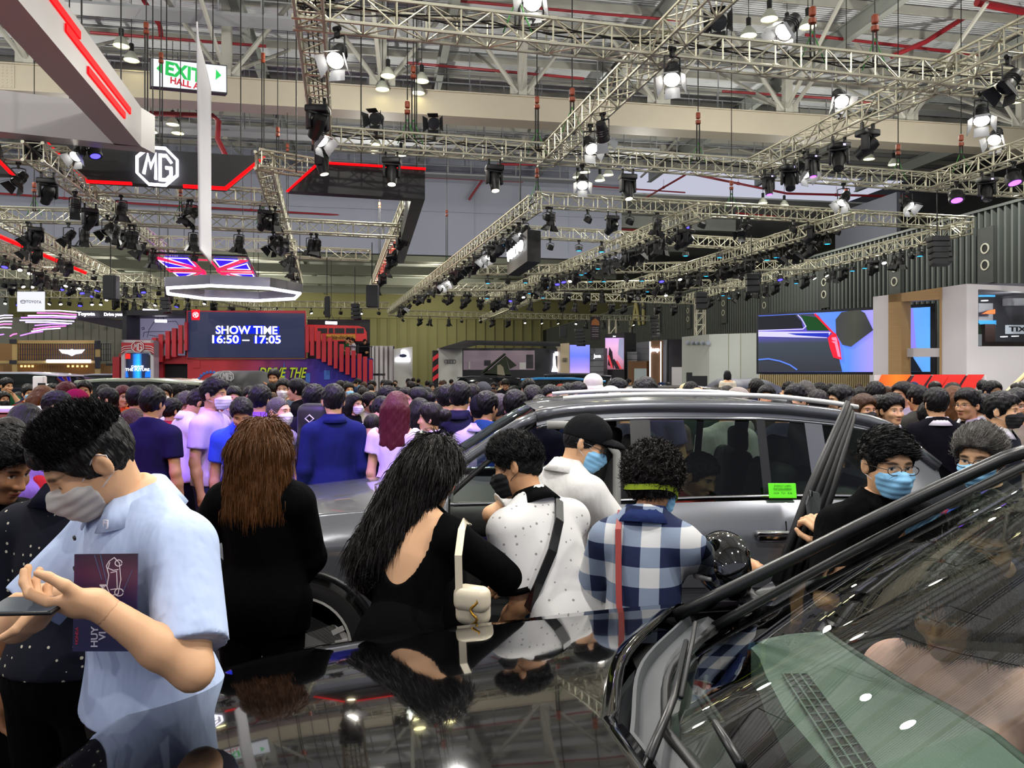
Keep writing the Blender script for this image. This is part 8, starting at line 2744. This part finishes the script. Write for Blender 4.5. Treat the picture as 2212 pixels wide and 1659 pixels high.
# ---- the people close by ------------------------------------------------------------------
def fuzz(V, Q, n, L, comb=(0, 0, 0), out=0.7, jit=0.3, w=0.0022, seed=1, tang=False, keep=None):
	"""Strands rooted on a surface: thin tapering ribbons as (vertices, quads)."""
	rs = np.random.RandomState(seed)
	N = np.zeros_like(V)
	a, b, c = V[Q[:, 0]], V[Q[:, 1]], V[Q[:, 2]]
	fn = np.cross(b - a, c - a)
	for k in range(4):
		np.add.at(N, Q[:, k], fn)
	N /= np.maximum(1e-9, np.linalg.norm(N, axis=1))[:, None]
	idx = np.arange(len(V)) if keep is None else np.where(keep(V))[0]
	i = rs.choice(idx, n)
	P, nn = V[i] + rs.normal(0, .0025, (n, 3)), N[i]
	cb = np.array(comb, float) + 0 * P
	if tang:
		cb = cb - nn * (cb * nn).sum(1)[:, None]
	d = nn * out + cb + rs.normal(0, jit, (n, 3))
	d /= np.linalg.norm(d, axis=1)[:, None]
	sd = np.cross(d, rs.normal(0, 1, (n, 3)))
	sd /= np.maximum(1e-9, np.linalg.norm(sd, axis=1))[:, None]
	ll = (L * rs.uniform(.6, 1.2, n))[:, None]
	d2 = d + np.array(comb) * .5 - (nn * .25 if tang else 0)
	d2 /= np.linalg.norm(d2, axis=1)[:, None]
	p1, p2 = P + d * ll * .5, P + d * ll * .5 + d2 * ll * .5
	vs = np.stack([P - sd * w, P + sd * w, p1 + sd * w * .8, p1 - sd * w * .8, p2 + sd * w * .15, p2 - sd * w * .15], 1).reshape(-1, 3)
	o = np.arange(n)[:, None] * 6
	return vs, np.concatenate([o + np.array([0, 1, 2, 3]), o + np.array([3, 2, 4, 5])])


def pat_mat(name, kind, c0, c1, c2='#808898', k=60.0):
	m = bpy.data.materials.new(name); m.use_nodes = True
	nt = m.node_tree; bs = nt.nodes['Principled BSDF']; bs.inputs['Roughness'].default_value = .85; bs.inputs['Specular IOR Level'].default_value = .2
	tc = nt.nodes.new('ShaderNodeTexCoord'); crp = nt.nodes.new('ShaderNodeValToRGB'); crp.color_ramp.interpolation = 'CONSTANT'
	el = crp.color_ramp.elements
	if kind == 'dots':
		v = nt.nodes.new('ShaderNodeTexVoronoi'); v.inputs['Scale'].default_value = k; v.inputs['Randomness'].default_value = .35
		nt.links.new(tc.outputs['Object'], v.inputs['Vector']); nt.links.new(v.outputs['Distance'], crp.inputs[0])
		el[0].color = (*lin(c1), 1); el[1].position = .16; el[1].color = (*lin(c0), 1)
	else:
		sp = nt.nodes.new('ShaderNodeSeparateXYZ'); nt.links.new(tc.outputs['Object'], sp.inputs[0]); outs = []
		for ax in ('X', 'Z'):
			mu = nt.nodes.new('ShaderNodeMath'); mu.operation = 'MULTIPLY'; mu.inputs[1].default_value = k
			sn = nt.nodes.new('ShaderNodeMath'); sn.operation = 'SINE'; gt = nt.nodes.new('ShaderNodeMath'); gt.operation = 'GREATER_THAN'; gt.inputs[1].default_value = 0.0
			nt.links.new(sp.outputs[ax], mu.inputs[0]); nt.links.new(mu.outputs[0], sn.inputs[0]); nt.links.new(sn.outputs[0], gt.inputs[0]); outs.append(gt)
		ad = nt.nodes.new('ShaderNodeMath'); ad.operation = 'ADD'; hf = nt.nodes.new('ShaderNodeMath'); hf.operation = 'MULTIPLY'; hf.inputs[1].default_value = .5
		nt.links.new(outs[0].outputs[0], ad.inputs[0]); nt.links.new(outs[1].outputs[0], ad.inputs[1]); nt.links.new(ad.outputs[0], hf.inputs[0]); nt.links.new(hf.outputs[0], crp.inputs[0])
		el.new(.4); el[0].color = (*lin(c0), 1); el[1].color = (*lin(c2), 1); el[2].position = .8; el[2].color = (*lin(c1), 1)
	nt.links.new(crp.outputs[0], bs.inputs['Base Color'])
	return m


def hero(label, px, py, Y, yaw, kw, arms=None, sc=None, tone=1, group='people around the two cars'):
	"""Head centre at (px, py, Y); ARMS: world targets for the wrists."""
	B = Body(**kw)
	hw = at(px, py, Y)
	s_ = sc or hw.z / B.hc[2]
	Rz = np.array(Matrix.Rotation(R(yaw), 3, 'Z'))
	root = np.array(hw) - Rz @ B.hc * s_
	if sc is None:
		root[2] = 0
	tl = lambda p: Rz.T @ (np.array(p) - root) / s_
	if arms:
		k2 = dict(kw)
		for k, a in arms.items():
			a = dict(a); a['t'] = tl(at(*a['t']))
			for f in ('h', 'dir', 'back'):
				if f in a:
					a[f] = Rz.T @ np.array(a[f], float)
			k2[k] = a
		B = Body(**k2)
	r = thing('person', label, 'person', root, R(yaw), group)
	r.scale = (s_,) * 3
	return r, B, tl, s_


def wear(r, B, skin, shirt=None, sm=None, tm=None, h=.008, hh=.0042, hd=.0042, sname='shirt', tname='trousers', legs=True, **k):
	put(r, 'body', B.body_mesh('body', skin, .011, hh, hd))
	if sm is not None:
		put(r, sname, B.shirt_mesh(sname, sm, h=h, **k))
	if tm is not None:
		put(r, tname, B.trouser_mesh(tname, tm, h=.011))
		put(r, 'shoes', B.shoe_mesh('shoes', m_lens))


def coif(r, B, kind, m, n=0, L=.02, comb=(0, 0, 0), h=.006, scale=None, shear=0, **k):
	V, Q = hair_field(kind, h)
	V[:, 0] += shear * np.maximum(0, .02 - V[:, 2])
	if scale:
		V = V * np.array(scale)
	parts = [(V, Q)]
	if n:
		parts.append(fuzz(V, Q, n, L, comb, **k))
	return put_head(r, 'hair', mesh_of('hair', parts, m), B)


def strap(r, pts, w, m, name='strap', th=.006, up=None):
	b = MB(); b.path(pts, 0, flat=(w, th, up or (0, 0, 1)))
	return b.build(name, m, r)


m_masklt = mat('mask_paper', '#b9b4b0', .8)
m_mfine = mesh_of('face_mask', [mask_field(.004)], m_masklt)
m_sky = cloth('sky', '#b4c3e2'); m_whitep = cloth('white', '#d8d6d4'); m_blackc = cloth('jet', '#060607', .85)
# the man on his phone
r, B, tl, s_ = hero('person in a pale blue polo and grey mask, typing on a phone', 196, 1000, 1.88, -36, dict(lean=6, head=(-18, 26, 0), neck=6, closed=True, fat=1.10, jaw=1.05),
	dict(L=dict(t=(205, 1303, 1.62), h=(.6, -.3, -1), dir=(-1, -.15, .02), back=(.1, -.45, -.9), curl=(32, 36, 40, 44), th=10, r=1.08), Rr=dict(t=(128, 1283, 1.80), h=(-.9, .1, -.8), dir=(-.95, -.40, -.12), back=(.1, .55, .8), curl=(38, 40, 44, 46), th=60, r=1.08)))
wear(r, B, SKIN[0], True, m_sky, cloth('olive', '#22231f'), .007, .0036, .0036, 'polo_shirt', sleeve=.82, loose=.012, hem=.92, off=.017, neck=-.028)
coif(r, B, 'short', HAIRM['black'], 15000, .015, (0, .1, .5), .005, (.97, .96, .97), tang=True, out=.45, jit=.15, w=.001, keep=lambda V: (V[:, 2] > .055) & (V[:, 1] > -.075))
put_head(r, 'face_mask', m_mfine, B); put_head(r, 'ear_loop', ME_LOOP, B)
collar(r, B, m_sky)
b = MB()
for z in (1.40, 1.33):
	p = Vector(B.up((.0, -.138 if z > 1.35 else -.145, z))); b.lathe([(.001, 0), (.006, .002), (.006, .005), (.001, .006)], 12, Matrix(B.U.tolist()) @ Matrix.Rotation(PI / 2, 3, 'X'), p)
b.build('button', m_trim, r, True)
ph = thing('phone', 'black phone held flat in both hands of the person in pale blue', 'phone', at(62, 1309, 1.60), R(-6))
b = MB(); b.rbox((0, 0, 0), (.158, .078, .009), .004); b.build('case', m_trim, ph, 40)
b = MB(); b.box((0, 0, .0048), (.148, .070, .0008)); b.build('screen', mat('phone_glass', '#20242c', .08, emit='#56606c', es=.35), ph)
for o in (ph,):
	o.rotation_euler = (R(9), R(-3), R(-6))
bro = thing('brochure', 'dark purple brochure with a white car drawing, tucked under the arm', 'brochure', at(228, 1301, 1.705), R(2))
bro.rotation_euler = (R(-4), R(-1.5), R(-4))
b = MB(); b.box((0, 0, 0), (.146, .004, .212)); b.build('cover', graded('brochure_print', [(0, '#1b1a4a'), (.5, '#231d4c'), (.8, '#4a1e44'), (1, '#2a1a34')], 'Z', .35), bro)
mt_w = mat('print_white', '#dcd8e4', .5); mt_r = mat('print_red', '#c03040', .5); mt_c = mat('print_cyan', '#4a7aa8', .5)
rot = (PI / 2, -PI / 2, 0)
for t_, x, z, sz_, m_ in (('HUY', -.022, -.075, .022, mt_w), ('DOI', -.022, .012, .022, mt_w), ('VI', -.004, -.072, .022, mt_w), ('NAM', -.004, .016, .022, mt_w), ('HONDA', -.063, -.072, .010, mt_r)):
	text('lettering', t_, sz_, m_, bro, (x, -.0026, z), rot, .0003, .02)
b = MB()
tfm = lambda x, y, z: Vector((x, -.0026 + z * -1, y))
for pts in ([(.008, .09), (.020, .098), (.032, .086), (.036, .05), (.030, .018), (.012, .015), (.004, .035), (.008, .06), (.002, .08), (.008, .09)], [(.012, .065), (.026, .068), (.028, .03), (.012, .028)], [(.010, .088), (.006, .075), (.018, .07), (.030, .072)]):
	stroke(b, pts, .0018, tfm, .0004)
stroke(b, [(.032 + .010 * math.cos(k * .5), .022 + .008 * math.sin(k * .5)) for k in range(13)], .002, tfm, .0004)
stroke(b, [(.030 + .008 * math.cos(k * .5), .086 + .007 * math.sin(k * .5)) for k in range(13)], .002, tfm, .0004)
b.build('drawing', mt_w, bro)
b = MB(); stroke(b, [(-.012, .104), (.004, .04)], .001, tfm, .0003); stroke(b, [(-.026, .104), (-.008, .05)], .0008, tfm, .0003); stroke(b, [(.040, .02), (.062, .07)], .0008, tfm, .0003); b.build('streak', mt_c, bro)
cl = [Vector(B.up((.075, -.085, 1.435)))]
text('emblem', 'FJ', .022, mt_w, r, cl[0] + Vector((.0, -.018, -.004)), (PI / 2, 0, R(20)), .001, .02)

# dotted navy polo, back turned, and the profile at the edge
r, B, tl, s_ = hero('person in a dotted navy polo with his back turned', 182, 985, 2.42, 168, dict(lean=4, head=(0, 8, 0), fat=1.02))
wear(r, B, SKIN[2], True, pat_mat('navy_dots', 'dots', '#0d0f1c', '#b9b4a0', k=34), m_blackc, sname='polo_shirt', sleeve=.82, loose=.010, hem=.94, off=.014)
coif(r, B, 'short', HAIRM['black'], 2500, .016, (0, .3, .3), tang=True, out=.2, jit=.12); collar(r, B, cloth('navyc', '#0d0f1c'))
r, B, tl, s_ = hero('person with slicked black hair in profile at the very edge of the view', 2, 1012, 2.62, 78, dict(lean=6, head=(0, 16, 0)))
wear(r, B, SKIN[2], True, m_blackc, m_blackc, sname='tee_shirt'); coif(r, B, 'tall', HAIRM['black'], 2500, .02, (0, .9, .1), tang=True, out=.15, jit=.1)

# black suit, chestnut hair
r, B, tl, s_ = hero('person in a black suit with chestnut hair down the back', 570, 968, 3.2, 176, dict(fem=True, fat=1.08, head=(0, 4, 0)), dict(L=dict(t=(492, 1262, 3.35), h=(-1, -.4, -.4)), Rr=dict(t=(632, 1262, 3.4), h=(1, -.4, -.4))))
wear(r, B, SKIN[0], True, m_blackc, cloth('ink', '#08090d', .9), sname='suit_jacket', sleeve=1.98, hem=.80, off=.024, loose=.006)
coif(r, B, 'long', HAIRM['chestnut'], 9000, .075, (0, 0, -1), .0065, (1.10, 1.03, .92), tang=True, out=.06, jit=.07, w=.0016)

# backless black dress with the white bag
scoop = lambda P, B_: (lambda q: np.minimum(q[..., 1] - .005, .09 * (1 - (q[..., 0] / .118) ** 2 - ((q[..., 2] - 1.47) / .30) ** 2)))((P - B_.pel) @ B_.U + v3(0, 0, .93))
r, B, tl, s_ = hero('person in a backless black dress with very long dark hair', 932, 1032, 2.80, 158, dict(fem=True, lean=17, head=(-14, 6, 0)), dict(Rr=dict(t=(1180, 1282, 2.92), h=(.3, -.6, -1), dir=(.9, .3, -.2), back=(.3, -.9, .2)), L=dict(t=(842, 1300, 3.1), h=(-1, -.4, -.4))))
wear(r, B, SKIN[0], True, m_blackc, None, sname='dress_top', sleeve=2.0, hem=.80, off=.012, loose=.010, back=lambda P: scoop(P, B))
put(r, 'skirt', mesh_of('skirt', [field([Cap((0, .0, .98), (0, .02, .45), .165, .215, .05), Ell((0, .03, .90), (.19, .145, .14), k=.05)], .011, .0, cuts=[lambda P: .42 - P[..., 2]])], m_blackc)); put(r, 'shoes', B.shoe_mesh('shoes', m_lens))
b = MB(); w, e = Vector(B.wr['R']), Vector(B.el['R']); b.path([e.lerp(w, t) for t in (.45, .7, .97)], [.05, .062, .085], 16); b.build('cuff', m_blackc, r, True)
coif(r, B, 'long', HAIRM['dark'], 10000, .09, (0, 0, -1), .0065, (1.02, 1.02, 1.16), tang=True, out=.06, jit=.10, w=.0016, shear=.42)
bag = thing('handbag', 'cream shoulder bag with a gold chain hanging on the black dress', 'bag', at(1022, 1355, 2.52), R(-25))
m_cream2 = mat('bag_cream', '#d3c7ae', .35); m_gold = mat('bag_gold', '#c2923a', .3, .9)
b = MB(); b.rbox((0, 0, .070), (.118, .075, .125), .034, seg=5); b.build('bag_body', m_cream2, bag, True)
b = MB(); b.rbox((.003, -.012, .098), (.124, .072, .085), .03, seg=5); b.build('flap', m_cream2, bag, True)
b = MB(); b.path([Vector((.028 + .012 * math.sin(k), -.052 + .010 * abs(k - 6) / 6, .115 - k * .009)) for k in range(13)], .0045, 6); b.build('chain', m_gold, bag, True)
lp = lambda p: bag.matrix_basis.inverted() @ p if False else Matrix.Rotation(R(25), 3, 'Z') @ (Vector(p) - bag.location)
b = MB(); b.path([lp(at(992, 1290, 2.50)), lp(at(990, 1200, 2.50)), lp(at(997, 1145, 2.57)), lp(at(1004, 1126, 2.66)), lp(at(1012, 1136, 2.74))], 0, flat=(.024, .005, tuple(Matrix.Rotation(R(25), 3, 'Z') @ Vector((0, -1, .15))))); b.build('strap', m_cream2, bag)
b = MB(); b.path([lp(at(992, 1290, 2.5)), lp(at(1000, 1305, 2.5))], .006, 8); b.build('buckle', m_gold, bag)

# white polo with black collar leaning into the car
m_dotp = pat_mat('white_dots', 'dots', '#d4d2d0', '#8a8684', k=30)
r, B, tl, s_ = hero('person in a white dotted polo with black collar and cross-body strap', 1118, 1012, 3.02, -138, dict(lean=27, head=(28, -2, 0), neck=-6, nk=.012), dict(L=dict(t=(1075, 1375, 2.95), h=(.5, -.5, -.3)), Rr=dict(t=(1095, 1240, 3.35), h=(-.6, .6, -.6))))
wear(r, B, SKIN[1], True, m_dotp, cloth('denim', '#2a3a58'), sname='polo_shirt', sleeve=.80, loose=.014, hem=.84, off=.018)
coif(r, B, 'tall', HAIRM['black'], 9000, .018, (0, -.3, .6), tang=True, out=.3, jit=.16, w=.0012, keep=lambda V: V[:, 2] > 0); put_head(r, 'face_mask', m_mfine, B, FM['black']); put_head(r, 'ear_loop', ME_LOOP, B, None).data = loop_mesh(FM['black'])
collar(r, B, m_blackc)
for k in 'LR':
	a, e = Vector(B.sh[k]), Vector(B.el[k]); b = MB(); b.path([a.lerp(e, .74), a.lerp(e, .82)], .086, 20); b.build('sleeve_band', m_blackc, r, True)
U3 = lambda x, y, z: Vector(B.up((x, y, z)))
strap(r, [U3(-.115, -.06, 1.43), U3(-.10, .02, 1.475), U3(-.06, .105, 1.42), U3(.02, .150, 1.33), U3(.10, .140, 1.22), U3(.165, .08, 1.12), U3(.17, -.02, 1.05)], .04, m_trim, up=[U3(0, 0, 2) - U3(0, 0, 1), U3(0, 0, 2) - U3(0, 0, 1)] + [U3(0, 1, 1) - U3(0, 0, 1)] * 4 + [U3(1, 0, 1) - U3(0, 0, 1)])

# white polo with the black cap
r, B, tl, s_ = hero('person in a white polo, black cap and blue mask in the car doorway', 1262, 962, 3.55, 128, dict(lean=12, head=(-42, 16, 0)), dict(Rr=dict(t=(1300, 1085, 3.62), h=(.6, -.8, -1)), L=dict(t=(1120, 1150, 3.75), h=(-1, -.3, -.6))))
wear(r, B, SKIN[0], True, m_whitep, cloth('denim2', '#4a6a9a'), sname='polo_shirt', sleeve=.78, loose=.012, hem=.82, off=.018); collar(r, B, m_whitep)
put_head(r, 'hair', headgear('caphair'), B); cp = put_head(r, 'cap', mesh_of('cap', [hair_field('cap', .0055)], cloth('capblack', '#17181a')), B)
put_head(r, 'face_mask', m_mfine, B, FM['blue']); put_head(r, 'ear_loop', ME_LOOP, B); put_head(r, 'glasses', ME_SPEC, B)

# plaid shirt, curly hair
r, B, tl, s_ = hero('person in a blue and white checked shirt with curly hair and a green band', 1412, 1048, 2.76, 162, dict(fem=True, lean=13, head=(-26, 8, 0), sw=.88), dict(Rr=dict(t=(1612, 1232, 3.02), h=(.5, -.4, -1), dir=(.9, .35, .1), back=(.1, -.3, .95), curl=(40, 45, 45, 45)), L=dict(t=(1330, 1330, 3.0), h=(-1, -.3, -.4))))
wear(r, B, SKIN[1], True, pat_mat('blue_check', 'check', '#c4c4c4', '#1c2442', '#7c889c', 44), m_blackc, sname='checked_shirt', sleeve=1.85, hem=.80, off=.020, loose=.008); collar(r, B, cloth('checkc', '#25305a'))
coif(r, B, 'curly', HAIRM['dark'], 9000, .02, (0, 0, .1), tang=True, out=.4, jit=.7, w=.0016)
put_head(r, 'face_mask', m_mfine, B, FM['blue']); put_head(r, 'ear_loop', ME_LOOP, B)
b = MB(); b.path([(.098 * math.cos(k * PI / 16), .014 + .118 * math.sin(k * PI / 16), -.03 + .01 * math.cos(k * PI / 8)) for k in range(32)], 0, closed=True, flat=(.005, .022, (0, 0, 1))); bb = b.build('hair_band', cloth('lime', '#7d8f2a'), r); bb.matrix_local = Matrix.Translation(Vector(B.hc)) @ Matrix(B.HM.tolist()).to_4x4()
strap(r, [U3_ for U3_ in (Vector(B.up(p)) for p in ((.10, -.06, 1.42), (.095, .04, 1.475), (.088, .115, 1.40), (.075, .135, 1.2), (.06, .15, 1.02), (.05, .16, .85)))], .022, mat('strap_red', '#8c2a24', .5), up=[(0, 0, 1), (0, .3, 1), (0, 1, .3), (0, 1, 0), (0, 1, 0), (0, 1, 0)])

# face with glasses and blue mask, black polo
r, B, tl, s_ = hero('person in a black polo with glasses and blue mask behind the car door', 1917, 1006, 2.72, 6, dict(head=(-2, 6, 0), jaw=1.06, fat=1.05), dict(Rr=dict(t=(1792, 1172, 2.78), h=(-.3, -.3, -1), dir=(-.5, .1, .85), back=(.3, -.9, .2), curl=(50, 55, 55, 60))))
wear(r, B, SKIN[0], True, m_blackc, m_blackc, hh=.0032, sname='polo_shirt', sleeve=.95, loose=.006); collar(r, B, m_blackc)
coif(r, B, 'short', HAIRM['black'], 5000, .03, (.9, -.3, .1), .005, tang=True, out=.05, jit=.06, w=.0012, keep=lambda V: V[:, 2] > .03)
put_head(r, 'face_mask', m_mfine, B, FM['blue']); put_head(r, 'ear_loop', ME_LOOP, B); put_head(r, 'glasses', ME_SPEC, B)
r, B, tl, s_ = hero('older person with grey tied hair, glasses and pale mask above the roof edge', 2118, 990, 2.95, -35, dict(fem=True, head=(-14, 10, 0)))
wear(r, B, SKIN[0], True, cloth('slate', '#2a2c30'), m_blackc, sname='blouse'); coif(r, B, 'bun', HAIRM['grey'], 5000, .06, (0, 1, .15), .006, tang=True, out=.015, jit=.03, w=.0009)
put_head(r, 'face_mask', m_mfine, B, FM['blue']); put_head(r, 'ear_loop', ME_LOOP, B); put_head(r, 'glasses', ME_SPEC, B)

# inside the black car
r, B, tl, s_ = hero('person in a pink printed tee with long black hair, seen through the windscreen', 2050, 1318, 2.02, -44, dict(fem=True, lean=8, head=(-4, 4, 0), sit=True), sc=1.0)
wear(r, B, SKIN[2], True, cloth('pink', '#e6b0aa'), m_blackc, sname='tee_shirt', sleeve=.7, loose=.014, off=.02); coif(r, B, 'long', HAIRM['black'], 7000, .08, (0, .0, -1), .0065, (1.08, 1.1, 1.1), tang=True, out=.1, jit=.15, w=.0016)
b = MB()
for k in range(3):
	b.lathe([(.001, 0), (.04 - k * .008, .003)], 16, Matrix(B.U.tolist()) @ Matrix.Rotation(R(100), 3, 'X'), B.up((-.02 + .03 * k, -.158, 1.20 - .055 * k)))
b.build('print', mat('print_yellow', '#a8a02a', .7), r)
r, B, tl, s_ = hero('person in dark denim blue in the back of the black car', 2130, 1165, 2.25, -40, dict(lean=10, head=(0, 12, 0), sit=True), sc=1.0)
wear(r, B, SKIN[1], True, cloth('denim3', '#1d2c44'), m_blackc, sname='denim_jacket', sleeve=1.9); coif(r, B, 'short', HAIRM['black'])
r, B, tl, s_ = hero('person in a red and white top inside the graphite car', 1512, 1030, 4.55, 40, dict(lean=12, head=(0, 10, 0), sit=True), sc=1.0)
wear(r, B, SKIN[1], True, cloth('redtop', '#b04038'), m_blackc, sname='tee_shirt'); coif(r, B, 'short', HAIRM['black'])
# bottle held beside the black suits, backpack on the hooded jacket
bt = thing('water_bottle', 'clear water bottle with a blue label among the black suits', 'bottle', at(2068, 994, 6.05))
b = MB(); b.lathe([(.030, 0), (.033, .01), (.033, .15), (.014, .19), (.013, .20)], 16); b.build('bottle', thin_glass('clear_plastic', '#dfe6ea', 1.4), bt, True)
b = MB(); b.lathe([(.0338, .05), (.0338, .10)], 16); b.build('label', mat('label_blue', '#2a4ab0', .5), bt, True)
b = MB(); b.lathe([(.015, .2), (.015, .222), (.001, .223)], 12); b.build('cap', m_white, bt, True)
bp_ = thing('backpack', 'black backpack with a small pale emblem worn beside the dark blue shirt', 'backpack', at(684, 1010, 6.22), R(160))
b = MB(); b.rbox((0, .0, .28), (.32, .17, .48), .07); b.build('bag_body', m_fblk, bp_, 40)
b = MB(); b.rbox((0, .08, .17), (.24, .08, .22), .03); b.build('pocket', m_blk2, bp_, 40)
b = MB(); b.path([(-.04, .098, .40), (0, .098, .43), (.04, .098, .40), (0, .098, .37)], .006, 5, True); b.build('emblem', m_white, bp_)
